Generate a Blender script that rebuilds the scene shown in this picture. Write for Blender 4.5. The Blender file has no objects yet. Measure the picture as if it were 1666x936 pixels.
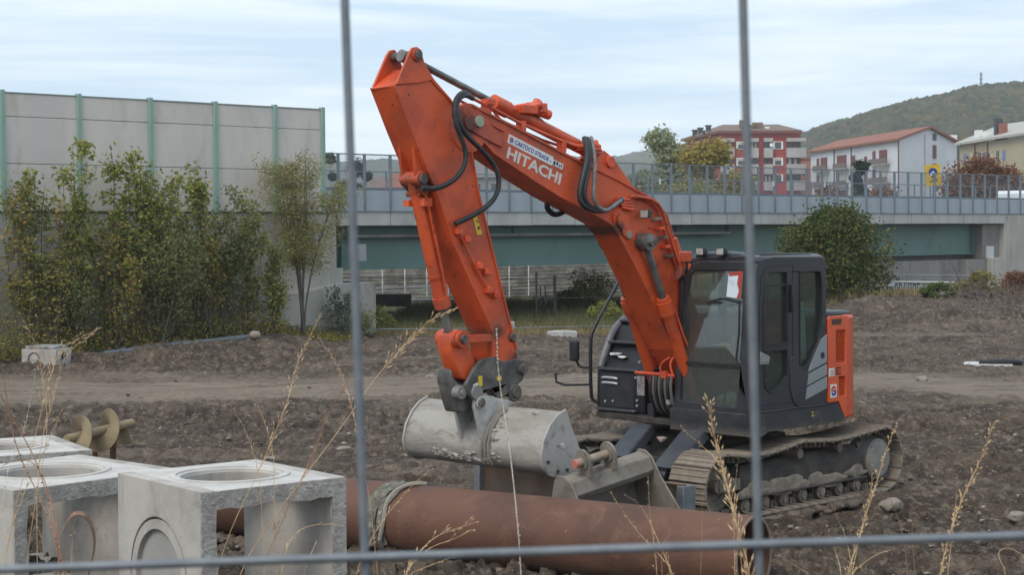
import bpy, bmesh, math, random
import numpy as np
from mathutils import Vector, Matrix, Euler
from mathutils.geometry import tessellate_polygon
R = math.radians
rnd = random.Random(7)
SC = bpy.context.scene
COL = SC.collection

# ------------------------------------------------------------------ camera, world, light
CAM_H = 3.094; FPX = 2800.0; PITCH = math.atan((468 - 376.6) / FPX); ROLL = R(0.4)
cd = bpy.data.cameras.new("camera"); cam = bpy.data.objects.new("camera", cd); COL.objects.link(cam)
cd.sensor_width = 36; cd.lens = FPX / 1666 * 36; cd.clip_start = 0.05; cd.clip_end = 6000
cam.matrix_world = Matrix.Translation((0, 0, CAM_H)) @ Matrix.Rotation(math.pi / 2 - PITCH, 4, 'X') @ Matrix.Rotation(-ROLL, 4, 'Z')
cd.dof.use_dof = True; cd.dof.focus_distance = 17.5; cd.dof.aperture_fstop = 22
SC.camera = cam
SC.render.resolution_x = 1024; SC.render.resolution_y = 576
SC.view_settings.view_transform = 'Standard'; SC.view_settings.look = 'None'
SC.view_settings.exposure = 0.47; SC.view_settings.gamma = 1
SC.cycles.use_denoising = True; SC.cycles.volume_bounces = 2
SC.cycles.max_bounces = 6; SC.cycles.transparent_max_bounces = 16

SUN_EL, SUN_AZ = R(48), R(215)     # azimuth from +Y clockwise: behind the camera, to its left
W = bpy.data.worlds.new("World"); SC.world = W; W.use_nodes = True
nt = W.node_tree; nt.nodes.clear()
def N(tree, t, **kw):
    n = tree.nodes.new(t)
    for k, v in kw.items(): setattr(n, k, v)
    return n
wo = N(nt, 'ShaderNodeOutputWorld'); bg = N(nt, 'ShaderNodeBackground'); bg.inputs[1].default_value = 0.1
sky = N(nt, 'ShaderNodeTexSky', sky_type='NISHITA', sun_disc=False, sun_elevation=SUN_EL, sun_rotation=SUN_AZ)
sky.air_density = 1.0; sky.dust_density = 1.5; sky.ozone_density = 1.0
tc = N(nt, 'ShaderNodeTexCoord'); mp = N(nt, 'ShaderNodeMapping'); mp.inputs['Scale'].default_value = (1.2, 1.2, 13.0)
mp.inputs['Rotation'].default_value = (R(3), R(-4), 0)
nz = N(nt, 'ShaderNodeTexNoise'); nz.inputs['Scale'].default_value = 3.0; nz.inputs['Detail'].default_value = 7
nz.inputs['Roughness'].default_value = .58; nz.inputs['Distortion'].default_value = .5
cr = N(nt, 'ShaderNodeValToRGB')
cr.color_ramp.elements[0].position = .40; cr.color_ramp.elements[0].color = (4.9, 6.6, 8.4, 1)
cr.color_ramp.elements[1].position = .60; cr.color_ramp.elements[1].color = (8.0, 8.9, 9.5, 1)
mx = N(nt, 'ShaderNodeMix', data_type='RGBA'); mx.inputs[0].default_value = .86
L = nt.links.new
L(tc.outputs['Generated'], mp.inputs[0]); L(mp.outputs[0], nz.inputs['Vector']); L(nz.outputs[0], cr.inputs[0])
L(sky.outputs[0], mx.inputs[6]); L(cr.outputs[0], mx.inputs[7]); L(mx.outputs[2], bg.inputs[0]); L(bg.outputs[0], wo.inputs[0])
sd = bpy.data.lights.new("sun", 'SUN'); sd.energy = 1.5; sd.angle = R(30); sd.color = (1, .92, .82)
sun = bpy.data.objects.new("sun", sd); COL.objects.link(sun)
sdir = Vector((math.sin(SUN_AZ) * math.cos(SUN_EL), math.cos(SUN_AZ) * math.cos(SUN_EL), math.sin(SUN_EL)))
sun.rotation_euler = sdir.to_track_quat('Z', 'Y').to_euler()

# ------------------------------------------------------------------ survey: a photo pixel at a known depth or height
def ray(x, y):
    c, s = math.cos(ROLL), math.sin(ROLL)
    U, V = x - 833, 468 - y
    u, v = U * c + V * s, -U * s + V * c
    d = (u / FPX, 1, v / FPX); t = PITCH
    return Vector((d[0], math.cos(t) * d[1] + math.sin(t) * d[2], -math.sin(t) * d[1] + math.cos(t) * d[2]))
def at(x, y, Y):
    d = ray(x, y); k = Y / d.y
    return Vector((d.x * k, Y, d.z * k + CAM_H))
def onz(x, y, z=0.0):
    d = ray(x, y); k = (z - CAM_H) / d.z
    return Vector((d.x * k, d.y * k, z))

# ------------------------------------------------------------------ materials
MATS = {}
def mat(name, col, rough=.7, metal=0.0, col2=None, nscale=4.0, lo=.35, hi=.65, dirt=None, dscale=3.0, dlo=.55, dhi=.7,
        bump=.0, bscale=40.0, spec=.5, island=None, transl=0.0, speck=None, coat=0.0, grease=None, zdirt=None, stretch=(1, 1, 1)):
    if name in MATS: return MATS[name]
    m = bpy.data.materials.new(name); m.use_nodes = True; t = m.node_tree; n = t.nodes; l = t.links.new
    b = n['Principled BSDF']; out = n['Material Output']
    tc = N(t, 'ShaderNodeTexCoord'); mp = N(t, 'ShaderNodeMapping'); mp.inputs['Scale'].default_value = stretch
    l(tc.outputs['Object'], mp.inputs[0]); vec = mp.outputs[0]
    def noise(sc, det=5, rough_=.6, dist=0):
        q = N(t, 'ShaderNodeTexNoise'); q.inputs['Scale'].default_value = sc; q.inputs['Detail'].default_value = det
        q.inputs['Roughness'].default_value = rough_; q.inputs['Distortion'].default_value = dist
        l(vec, q.inputs['Vector']); return q.outputs[0]
    def ramp(src, a, c):
        q = N(t, 'ShaderNodeMapRange', interpolation_type='SMOOTHSTEP'); q.inputs[1].default_value = a; q.inputs[2].default_value = c
        l(src, q.inputs[0]); return q.outputs[0]
    def mixc(f, A, B):
        q = N(t, 'ShaderNodeMix', data_type='RGBA')
        if isinstance(f, (int, float)): q.inputs[0].default_value = f
        else: l(f, q.inputs[0])
        for i, X in ((6, A), (7, B)):
            if isinstance(X, tuple): q.inputs[i].default_value = (*X[:3], 1)
            else: l(X, q.inputs[i])
        return q.outputs[2]
    c = tuple(col)
    rv = None
    if island:                      # a palette picked per piece (leaves, stones)
        g = N(t, 'ShaderNodeNewGeometry'); cr = N(t, 'ShaderNodeValToRGB')
        els = cr.color_ramp.elements
        while len(els) < len(island): els.new(.5)
        for i, cc in enumerate(island): els[i].position = i / (len(island) - 1); els[i].color = (*cc, 1)
        l(g.outputs['Random Per Island'], cr.inputs[0]); c = cr.outputs[0]
    if col2: c = mixc(ramp(noise(nscale), lo, hi), c, tuple(col2))
    if grease:                      # dark grease and rubbed dirt around pins
        for (px, pz, rr) in grease:
            sx = N(t, 'ShaderNodeVectorMath', operation='MULTIPLY'); l(tc.outputs['Object'], sx.inputs[0]); sx.inputs[1].default_value = (1, 0, 1)
            ds = N(t, 'ShaderNodeVectorMath', operation='DISTANCE'); l(sx.outputs[0], ds.inputs[0]); ds.inputs[1].default_value = (px, 0, pz)
            ad = N(t, 'ShaderNodeMath', operation='ADD'); l(ds.outputs['Value'], ad.inputs[0])
            nn = N(t, 'ShaderNodeMath', operation='MULTIPLY'); l(noise(9), nn.inputs[0]); nn.inputs[1].default_value = rr * 1.3; l(nn.outputs[0], ad.inputs[1])
            f = N(t, 'ShaderNodeMapRange', interpolation_type='SMOOTHSTEP'); l(ad.outputs[0], f.inputs[0])
            f.inputs[1].default_value = rr * .9; f.inputs[2].default_value = rr * 1.9; f.inputs[3].default_value = .85; f.inputs[4].default_value = 0
            c = mixc(f.outputs[0], c, (.03, .02, .016))
    if dirt: c = mixc(ramp(noise(dscale, 8, .68, .6), dlo, dhi), c, tuple(dirt))
    if zdirt:                       # mud thrown up from below: (z0, z1, colour)
        sp = N(t, 'ShaderNodeSeparateXYZ'); l(tc.outputs['Object'], sp.inputs[0])
        ad = N(t, 'ShaderNodeMath', operation='ADD'); l(sp.outputs[2], ad.inputs[0])
        nn = N(t, 'ShaderNodeMath', operation='MULTIPLY_ADD'); l(noise(5, 8, .7), nn.inputs[0]); nn.inputs[1].default_value = 1.4 * (zdirt[1] - zdirt[0]); nn.inputs[2].default_value = -.7 * (zdirt[1] - zdirt[0])
        l(nn.outputs[0], ad.inputs[1])
        q = N(t, 'ShaderNodeMapRange', interpolation_type='SMOOTHSTEP'); l(ad.outputs[0], q.inputs[0]); q.inputs[1].default_value = zdirt[0]; q.inputs[2].default_value = zdirt[1]; q.inputs[3].default_value = 1; q.inputs[4].default_value = 0
        c = mixc(q.outputs[0], c, tuple(zdirt[2]))
    if speck: c = mixc(ramp(noise(speck[1], 2, .5), speck[2], speck[2] + .03), c, tuple(speck[0]))
    if isinstance(c, tuple): b.inputs['Base Color'].default_value = (*c[:3], 1)
    else: l(c, b.inputs['Base Color'])
    b.inputs['Metallic'].default_value = metal; b.inputs['Specular IOR Level'].default_value = spec
    if coat: b.inputs['Coat Weight'].default_value = coat; b.inputs['Coat Roughness'].default_value = .25
    rr = N(t, 'ShaderNodeMapRange'); l(noise(6), rr.inputs[0]); rr.inputs[3].default_value = max(.03, rough - .12); rr.inputs[4].default_value = min(1, rough + .12)
    l(rr.outputs[0], b.inputs['Roughness'])
    if bump:
        bn = N(t, 'ShaderNodeBump'); bn.inputs['Strength'].default_value = min(1, bump); bn.inputs['Distance'].default_value = .02
        l(noise(bscale, 6, .65), bn.inputs['Height']); l(bn.outputs[0], b.inputs['Normal'])
    if transl:
        tr = N(t, 'ShaderNodeBsdfTranslucent'); ms = N(t, 'ShaderNodeMixShader'); ms.inputs[0].default_value = transl
        if not isinstance(c, tuple): l(c, tr.inputs[0])
        else: tr.inputs[0].default_value = (*c[:3], 1)
        l(b.outputs[0], ms.inputs[1]); l(tr.outputs[0], ms.inputs[2]); l(ms.outputs[0], out.inputs[0])
    MATS[name] = m; return m
def glass(name, tint, refl=.06, rough=.02, body=None, bodyfac=0.0):
    if name in MATS: return MATS[name]
    m = bpy.data.materials.new(name); m.use_nodes = True; t = m.node_tree; t.nodes.clear(); l = t.links.new
    out = N(t, 'ShaderNodeOutputMaterial'); tr = N(t, 'ShaderNodeBsdfTransparent'); tr.inputs[0].default_value = (*tint, 1)
    gl = N(t, 'ShaderNodeBsdfGlossy'); gl.inputs['Roughness'].default_value = rough; gl.inputs[0].default_value = (.9, .9, .9, 1)
    fr = N(t, 'ShaderNodeFresnel'); gg = N(t, 'ShaderNodeNewGeometry'); mm = N(t, 'ShaderNodeMapRange'); l(gg.outputs['Backfacing'], mm.inputs[0]); mm.inputs[3].default_value = 1.45; mm.inputs[4].default_value = 1 / 1.45; l(mm.outputs[0], fr.inputs[0])   # thin sheet: the same from both sides
    ad = N(t, 'ShaderNodeMath', operation='ADD'); l(fr.outputs[0], ad.inputs[0]); ad.inputs[1].default_value = refl
    ms = N(t, 'ShaderNodeMixShader'); l(ad.outputs[0], ms.inputs[0]); l(tr.outputs[0], ms.inputs[1]); l(gl.outputs[0], ms.inputs[2])
    sh = ms.outputs[0]
    if body:
        df = N(t, 'ShaderNodeBsdfDiffuse'); df.inputs[0].default_value = (*body, 1)
        m2 = N(t, 'ShaderNodeMixShader'); m2.inputs[0].default_value = bodyfac
        l(sh, m2.inputs[1]); l(df.outputs[0], m2.inputs[2]); sh = m2.outputs[0]
    l(sh, out.inputs[0]); MATS[name] = m; return m

MUD = (.105, .088, .07)
GR = [(4.12, 4.14, .20), (1.57, 2.98, .12), (1.97, 3.10, .11), (4.60, 3.54, .13), (3.45, 1.80, .15), (4.72, 4.75, .08), (3.7, 2.1, .10)]
orange = mat('orange_paint', (.60, .085, .020), .48, col2=(.44, .062, .02), nscale=2.6, lo=.42, hi=.6, dirt=(.30, .13, .08), dscale=2.6, dlo=.53, dhi=.76, grease=GR, speck=((.05, .03, .02), 22, .69), bump=.05, bscale=25)
orange2 = mat('orange_panel', (.62, .095, .022), .38, col2=(.58, .07, .02), nscale=3, dirt=(.32, .09, .045), dscale=4, dlo=.6, dhi=.8, coat=.15)
brightor = mat('orange_fitting', (.72, .10, .03), .45, col2=(.5, .06, .02), nscale=8)
darkpaint = mat('dark_grey_paint', (.019, .019, .023), .4, col2=(.028, .028, .032), nscale=3, dirt=(.09, .08, .07), dscale=5, dlo=.56, dhi=.8, spec=.5)
skirt = mat('dark_skirt', (.022, .022, .026), .48, col2=(.034, .034, .036), nscale=3, dirt=(.11, .095, .08), dscale=6, dlo=.52, dhi=.75, zdirt=(.88, 1.0, (.10, .085, .07)))
black = mat('black_plastic', (.012, .012, .014), .5, dirt=(.05, .045, .04), dscale=7, dlo=.6, dhi=.8)
rubber = mat('rubber_hose', (.018, .018, .02), .55, dirt=(.07, .06, .05), dscale=8, dlo=.55, dhi=.75)
greyhose = mat('grey_hose', (.12, .12, .12), .55, col2=(.2, .19, .18), nscale=12)
chrome = mat('steel_rod', (.22, .21, .20), .4, .5, col2=(.12, .11, .10), nscale=6)
silver = mat('silver_panel', (.27, .28, .29), .4, .3, dirt=(.17, .16, .15), dscale=5, dlo=.55, dhi=.8)
pinm = mat('pin_steel', (.16, .14, .12), .55, .3, col2=(.08, .06, .05), nscale=10)
couplerm = mat('coupler_steel', (.06, .058, .056), .5, .2, col2=(.13, .12, .11), nscale=6, dirt=(.18, .15, .12), dscale=6, dlo=.52, dhi=.7)
bucketm = mat('bucket_steel', (.36, .335, .295), .55, .1, col2=(.29, .265, .23), nscale=3, lo=.44, hi=.56, dirt=(.19, .16, .125), dscale=3.4, dlo=.52, dhi=.66, bump=.4, bscale=18, stretch=(1.6, .7, 1.6))
concsplash = mat('concrete_crust', (.42, .40, .36), .9, col2=(.2, .17, .14), nscale=14, bump=.8, bscale=30)
mudsteel = mat('muddy_steel', (.095, .078, .06), .85, col2=(.16, .132, .10), nscale=4, dirt=(.25, .205, .16), dscale=5, dlo=.48, dhi=.62, bump=.5, bscale=22)
shoem = mat('track_shoe_steel', (.20, .16, .12), .85, .0, col2=(.25, .205, .16), nscale=6, dirt=(.09, .07, .055), dscale=7, dlo=.54, dhi=.68, bump=.4, bscale=30)
darkmud = mat('dark_mud_frame', (.035, .03, .026), .85, col2=(.07, .058, .047), nscale=5, bump=.5, bscale=18)
stepm = mat('blade_arm_paint', (.04, .044, .052), .5, col2=(.06, .064, .072), nscale=5, dirt=(.2, .18, .16), dscale=9, dlo=.62, dhi=.75)
rust = mat('rusty_steel', (.135, .062, .038), .75, col2=(.095, .045, .03), nscale=1.6, dirt=(.17, .085, .052), dscale=3.4, dlo=.5, dhi=.72, zdirt=(.02, .2, (.12, .09, .065)), bump=.3, bscale=22, speck=((.3, .22, .18), 26, .74))
rustdark = mat('rust_dark', (.07, .035, .022), .85, col2=(.04, .025, .02), nscale=3, bump=.2, bscale=30)
bladem = mat('blade_steel', (.13, .085, .06), .6, .2, col2=(.08, .06, .045), nscale=2.5, dirt=(.12, .13, .14), dscale=3, dlo=.55, dhi=.7)
blueend = mat('blade_edge_steel', (.12, .14, .17), .5, .3, col2=(.2, .2, .2), nscale=6)
conc = mat('precast_concrete', (.46, .425, .38), .85, col2=(.37, .34, .305), nscale=2.6, dirt=(.24, .215, .185), dscale=2.6, dlo=.5, dhi=.75, bump=.25, bscale=50, speck=((.12, .11, .1), 38, .72))
conctop = mat('skylit_top_concrete', (.55, .52, .475), .8, col2=(.45, .42, .385), nscale=3.5, dirt=(.33, .30, .26), dscale=3, dlo=.58, dhi=.78, bump=.2, bscale=60)  # paler precast concrete for the tops, sky brightness painted into the colour
concrough = mat('broken_concrete', (.42, .39, .35), .95, col2=(.29, .265, .235), nscale=14, bump=1.0, bscale=36, dirt=(.5, .49, .47), dscale=9, dlo=.6, dhi=.7)
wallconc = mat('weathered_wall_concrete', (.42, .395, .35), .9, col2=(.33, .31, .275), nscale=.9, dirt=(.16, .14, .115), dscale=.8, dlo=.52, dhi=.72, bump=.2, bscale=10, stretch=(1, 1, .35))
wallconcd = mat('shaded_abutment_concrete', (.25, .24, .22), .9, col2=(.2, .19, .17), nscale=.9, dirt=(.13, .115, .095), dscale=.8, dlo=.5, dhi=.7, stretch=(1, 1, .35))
panelm = mat('barrier_panel_concrete', (.60, .545, .48), .9, col2=(.53, .49, .45), nscale=.6, lo=.4, hi=.6, dirt=(.42, .37, .31), dscale=1.3, dlo=.5, dhi=.8, bump=.15, bscale=30, stretch=(1, 1, .3))
fasciam = mat('fascia_concrete', (.44, .43, .40), .9, col2=(.36, .35, .325), nscale=1.2, dirt=(.2, .19, .17), dscale=1.5, dlo=.56, dhi=.75, stretch=(1, 1, .3))
greenpost = mat('green_barrier_post', (.25, .36, .305), .6, col2=(.2, .33, .27), nscale=1)
girderm = mat('green_girder_paint', (.11, .185, .16), .6, col2=(.125, .205, .18), nscale=.5, dirt=(.08, .125, .11), dscale=.7, dlo=.5, dhi=.75)
galv = mat('galvanised_steel', (.17, .20, .23), .5, .3, col2=(.22, .25, .28), nscale=2)
galvd = mat('dull_steel_post', (.15, .175, .20), .55, .2, col2=(.19, .215, .235), nscale=2)
parapetm = mat('grey_parapet_sheet', (.28, .315, .345), .6, .0, col2=(.33, .365, .39), nscale=.8, dirt=(.21, .23, .245), dscale=1.2, dlo=.5, dhi=.8)
asphalt = mat('asphalt', (.05, .05, .05), .9, col2=(.06, .06, .06), nscale=2)
pipegrey = mat('grey_pipe', (.09, .10, .11), .5, col2=(.13, .14, .15), nscale=1.2)
whitep = mat('white_paint', (.7, .7, .68), .6, col2=(.55, .55, .52), nscale=2)
windowd = mat('dark_window_glass', (.03, .035, .04), .15, spec=.8)
# ------------------------------------------------------------------ building helpers
def tag(o, label=None, cat=None, group=None, kind=None):
    if label: o['label'] = label
    if cat: o['category'] = cat
    if group: o['group'] = group
    if kind: o['kind'] = kind
    return o
def empty(name, loc=(0, 0, 0), rz=0.0, **kw):
    o = bpy.data.objects.new(name, None); COL.objects.link(o); o.location = loc; o.rotation_euler = (0, 0, rz)
    o.empty_display_size = .2
    return tag(o, **kw)
class MB:
    def __init__(s): s.v = []; s.f = []
    def add(s, vs, fs):
        n = len(s.v); s.v += [tuple(v) for v in vs]; s.f += [tuple(n + i for i in f) for f in fs]; return s
    def box(s, x0, x1, y0, y1, z0, z1, M=None):
        vs = [Vector((x, y, z)) for z in (z0, z1) for y in (y0, y1) for x in (x0, x1)]
        if M is not None: vs = [M @ v for v in vs]
        return s.add(vs, [(0, 2, 3, 1), (4, 5, 7, 6), (0, 1, 5, 4), (2, 6, 7, 3), (0, 4, 6, 2), (1, 3, 7, 5)])
    def obox(s, p0, p1, w, h, up=(0, 0, 1)):     # box beam from p0 to p1
        p0, p1 = Vector(p0), Vector(p1); d = (p1 - p0).normalized(); r = d.cross(Vector(up))
        if r.length < 1e-4: r = d.cross(Vector((0, 1, 0)))
        r.normalize(); u = r.cross(d)
        vs = []
        for p in (p0, p1):
            for a, b in ((-1, -1), (1, -1), (1, 1), (-1, 1)): vs.append(p + r * a * w / 2 + u * b * h / 2)
        return s.add(vs, [(3, 2, 1, 0), (4, 5, 6, 7), (0, 1, 5, 4), (1, 2, 6, 5), (2, 3, 7, 6), (3, 0, 4, 7)])
    def plate(s, outer, holes, y0, y1, F=None):  # polygon in (a, b) with holes, thick from y0 to y1; F maps (a, y, b) to a point
        F = F or (lambda a, y, b: Vector((a, y, b)))
        loops = [[Vector((a, b, 0)) for a, b in outer]] + [[Vector((a, b, 0)) for a, b in h] for h in holes]
        tris = tessellate_polygon(loops); flat = [v for lp in loops for v in lp]; n = len(flat)
        vs = [F(v.x, y0, v.y) for v in flat] + [F(v.x, y1, v.y) for v in flat]
        fs = [tuple(t) for t in tris] + [tuple(n + i for i in reversed(t)) for t in tris]
        k = 0
        for lp in loops:
            m = len(lp)
            for i in range(m): a, b = k + i, k + (i + 1) % m; fs.append((a, b, n + b, n + a))
            k += m
        return s.add(vs, fs)
    def cyl(s, p0, p1, r0, r1=None, n=20, cap=True):
        r1 = r0 if r1 is None else r1
        p0, p1 = Vector(p0), Vector(p1); d = (p1 - p0).normalized()
        a = d.orthogonal().normalized(); b = d.cross(a); vs = []
        for p, r in ((p0, r0), (p1, r1)):
            for i in range(n):
                t = 2 * math.pi * i / n; vs.append(p + (a * math.cos(t) + b * math.sin(t)) * r)
        fs = [(i, (i + 1) % n, n + (i + 1) % n, n + i) for i in range(n)]
        if cap: fs += [tuple(range(n - 1, -1, -1)), tuple(range(n, 2 * n))]
        return s.add(vs, fs)
    def ring(s, c, axis, r_out, r_in, h, n=40):
        c, d = Vector(c), Vector(axis).normalized(); a = d.orthogonal().normalized(); b = d.cross(a); vs = []
        for z, r in ((0, r_out), (h, r_out), (h, r_in), (0, r_in)):
            for i in range(n):
                t = 2 * math.pi * i / n; vs.append(c + d * z + (a * math.cos(t) + b * math.sin(t)) * r)
        fs = []
        for k in range(4):
            for i in range(n): fs.append((k * n + i, k * n + (i + 1) % n, ((k + 1) % 4) * n + (i + 1) % n, ((k + 1) % 4) * n + i))
        return s.add(vs, fs)
    def tube(s, pts, r, n=8, smooth=0, taper=None, cap=True):
        pts = [Vector(p) for p in pts]
        for _ in range(smooth):
            q = [pts[0]]
            for a, b in zip(pts, pts[1:]): q += [a * .75 + b * .25, a * .25 + b * .75]
            q.append(pts[-1]); pts = q
        m = len(pts); vs = []; a = None
        for i, p in enumerate(pts):
            d = (pts[min(i + 1, m - 1)] - pts[max(i - 1, 0)]).normalized()
            if a is None: a = d.orthogonal().normalized()
            else:
                a = a - d * a.dot(d); a = a.normalized() if a.length > 1e-6 else d.orthogonal().normalized()
            b = d.cross(a); rr = r if taper is None else r + (taper - r) * i / (m - 1)
            for k in range(n):
                t = 2 * math.pi * k / n; vs.append(p + (a * math.cos(t) + b * math.sin(t)) * rr)
        fs = [(i * n + k, i * n + (k + 1) % n, (i + 1) * n + (k + 1) % n, (i + 1) * n + k) for i in range(m - 1) for k in range(n)]
        if cap: fs += [tuple(range(n - 1, -1, -1)), tuple(range((m - 1) * n, m * n))]
        return s.add(vs, fs)
    def blob(s, c, rx, ry, rz, seed=0, sub=1, amp=.25):
        bm = bmesh.new(); bmesh.ops.create_icosphere(bm, subdivisions=sub, radius=1)
        q = random.Random(seed); vs = []
        for v in bm.verts:
            k = 1 + q.uniform(-amp, amp); vs.append((c[0] + v.co.x * rx * k, c[1] + v.co.y * ry * k, c[2] + v.co.z * rz * k))
        fs = [tuple(w.index for w in f.verts) for f in bm.faces]; bm.free()
        return s.add(vs, fs)
    def build(s, name, m, parent=None, bevel=0.0, smooth=35, seg=2, **kw):
        me = bpy.data.meshes.new(name); me.from_pydata(s.v, [], s.f); me.update()
        bm = bmesh.new(); bm.from_mesh(me); bmesh.ops.recalc_face_normals(bm, faces=bm.faces); bm.to_mesh(me); bm.free()
        me.materials.append(m)
        if smooth:
            for p in me.polygons: p.use_smooth = True
            me.set_sharp_from_angle(angle=R(smooth))
        o = bpy.data.objects.new(name, me); COL.objects.link(o); o.parent = parent
        if bevel:
            b = o.modifiers.new('bevel', 'BEVEL'); b.width = bevel; b.segments = seg; b.limit_method = 'ANGLE'; b.angle_limit = R(40)
        return tag(o, **kw)
def inst(o, parent=None, loc=None, rot=None, name=None, **kw):     # a copy that shares its mesh
    c = o.copy(); COL.objects.link(c)
    if parent is not None: c.parent = parent
    if loc is not None: c.location = loc
    if rot is not None: c.rotation_euler = rot
    return tag(c, **kw)
def npmesh(name, verts, faces, m, parent=None, smooth=False, **kw):  # big meshes from arrays; faces (n, k)
    me = bpy.data.meshes.new(name); verts = np.asarray(verts, np.float32); faces = np.asarray(faces, np.int32); k = faces.shape[1]
    me.vertices.add(len(verts)); me.vertices.foreach_set('co', verts.ravel())
    me.loops.add(faces.size); me.loops.foreach_set('vertex_index', faces.ravel())
    me.polygons.add(len(faces)); me.polygons.foreach_set('loop_start', np.arange(0, faces.size, k, dtype=np.int32))
    me.polygons.foreach_set('loop_total', np.full(len(faces), k, np.int32))
    me.update(calc_edges=True); me.materials.append(m)
    me.polygons.foreach_set('use_smooth', np.full(len(faces), smooth))
    o = bpy.data.objects.new(name, me); COL.objects.link(o); o.parent = parent
    return tag(o, **kw)
def text(name, s, m, parent, origin, d, up, height, width, depth=.002, fat=0.0):   # real letters lying on a surface
    cu = bpy.data.curves.new('letters', 'FONT'); cu.body = s; cu.size = 1; cu.extrude = .001; cu.offset = fat; cu.resolution_u = 3
    o = bpy.data.objects.new('letters', cu); COL.objects.link(o); bpy.context.view_layer.update()
    me = bpy.data.meshes.new_from_object(o); bpy.data.objects.remove(o)
    xs = [v.co.x for v in me.vertices]; ys = [v.co.y for v in me.vertices]; x0, x1, y0, y1 = min(xs), max(xs), min(ys), max(ys)
    d, up = Vector(d).normalized(), Vector(up).normalized(); nrm = d.cross(up); O = Vector(origin)
    for v in me.vertices:
        c = v.co.copy(); v.co = O + d * ((c.x - x0) / (x1 - x0) * width) + up * ((c.y - y0) / (y1 - y0) * height) + nrm * (depth * (1 if c.z > 0 else -1))
    me.materials.clear(); me.materials.append(m)
    q = bpy.data.objects.new(name, me); COL.objects.link(q); q.parent = parent
    return q

# ------------------------------------------------------------------ the ground
def _hash(ix, iy, seed):
    h = (ix.astype(np.int64) * 374761393 + iy.astype(np.int64) * 668265263 + seed * 974634777) & 0xffffffff
    h = ((h ^ (h >> 13)) * 1274126177) & 0xffffffff
    return ((h ^ (h >> 16)) & 0xffff) / 65535.0
def vnoise(x, y, seed=0):
    xi, yi = np.floor(x), np.floor(y); fx, fy = x - xi, y - yi; fx = fx * fx * (3 - 2 * fx); fy = fy * fy * (3 - 2 * fy)
    a, b, c, d = _hash(xi, yi, seed), _hash(xi + 1, yi, seed), _hash(xi, yi + 1, seed), _hash(xi + 1, yi + 1, seed)
    return (a * (1 - fx) + b * fx) * (1 - fy) + (c * (1 - fx) + d * fx) * fy
def fbm(x, y, octv=4, seed=0, g=.5):
    s = 0; a = 1; t = 0
    for i in range(octv): s = s + a * vnoise(x * 2 ** i + 13.7 * i, y * 2 ** i - 7.1 * i, seed + i); t += a; a *= g
    return s / t
def sstep(a, b, x):
    t = np.clip((x - a) / (b - a), 0, 1); return t * t * (3 - 2 * t)
def gz(X, Y):                       # the lie of the land, without the clods
    X = np.asarray(X, float); Y = np.asarray(Y, float)
    z = 1.35 * (1 - sstep(4.6, 9.5, Y)) * (Y > -60)
    z = z + .10 * (fbm(X * .22, Y * .22, 3, 5) - .5) * sstep(20, 26, Y)
    z = z + (.72 + .35 * (fbm(X * .5, Y * .5, 3, 9) - .5)) * sstep(6.5, 10.5, X - (Y - 46) * .12) * sstep(45, 53, Y) * (1 - sstep(60, 66, Y))
    z = z + (.10 + .2 * sstep(-12, -8, X)) * sstep(39.5, 43, Y) * (1 - sstep(-7.0, -4.5, X))
    z = z + .22 * (fbm(X * .7, Y * .7, 3, 77) - .45) * sstep(3.6, 5.2, X - (Y - 14) * .12) * sstep(13, 15, Y) * (1 - sstep(27, 30, Y))
    return z
def g1(x, y): return float(gz(x, y))
us = np.concatenate([-np.geomspace(.36, 14, 26)[::-1], np.linspace(-.345, .345, 640)[0:], np.geomspace(.36, 14, 26)])
ys = np.concatenate([np.linspace(-60, 5, 24), np.linspace(5.5, 8.8, 14), 1 / np.linspace(1 / 9.0, 1 / 84.0, 860), np.geomspace(88, 1900, 30)])
UU, YY = np.meshgrid(us, ys); XX = np.clip(UU * np.maximum(YY, 6.0), -2100 + UU, 2100 + UU)
nearx = (np.abs(UU) < .36) & (YY > 8.9) & (YY < 86)
lane = sstep(29.8, 32.4, YY + 4.5 * (fbm(XX * .3, YY * .5, 4, 21) - .5) - .02 * XX) * (1 - sstep(35.0, 38.2, YY + 6 * (fbm(XX * .3, YY * .5, 4, 22) - .5) - .02 * XX))
ang = .14                           # wheel ruts run a little across the picture
rx, ry = XX * math.cos(ang) - YY * math.sin(ang), XX * math.sin(ang) + YY * math.cos(ang)
clod = (np.abs(fbm(XX * 2.1, YY * 2.1, 3, 1) - .5) * 2) * .16 + (fbm(XX * 5.5, YY * 5.5, 4, 2, .66) - .5) * .17 + (fbm(XX * 13, YY * 13, 3, 3, .7) - .5) * .085
rut = (fbm(rx * .12, ry * 1.7, 3, 4) - .5) * .30
band = sstep(.52, .58, fbm(rx * .05, ry * .35, 2, 41)) * sstep(.35, .5, np.abs(np.sin(ry * 2.6)))      # tyre tracks with cleat prints
rut = rut + band * (.035 * np.sign(np.sin(rx * 22 + 4 * np.sin(ry * 2.6))) - .05)
tread = (fbm(rx * .6, ry * 5, 3, 14) - .5) * .05
patchy = sstep(.38, .62, fbm(XX * .35, YY * .5, 3, 31))
H = (clod * (.45 + .55 * patchy) + rut) * (1 - .6 * lane) + tread * (1 + .2 * lane) + .02 * (fbm(XX * 9, YY * 9, 3, 8) - .5)
ZZ = gz(XX, YY) + H * nearx * sstep(9, 10, YY) - .35 * sstep(75, 95, YY)
idx = np.arange(XX.size).reshape(XX.shape)
F4 = np.stack([idx[:-1, :-1], idx[:-1, 1:], idx[1:, 1:], idx[1:, :-1]], -1).reshape(-1, 4)
gm = bpy.data.materials.new('earth'); gm.use_nodes = True; t = gm.node_tree; b = t.nodes['Principled BSDF']; l = t.links.new
tcg = N(t, 'ShaderNodeTexCoord')
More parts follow.
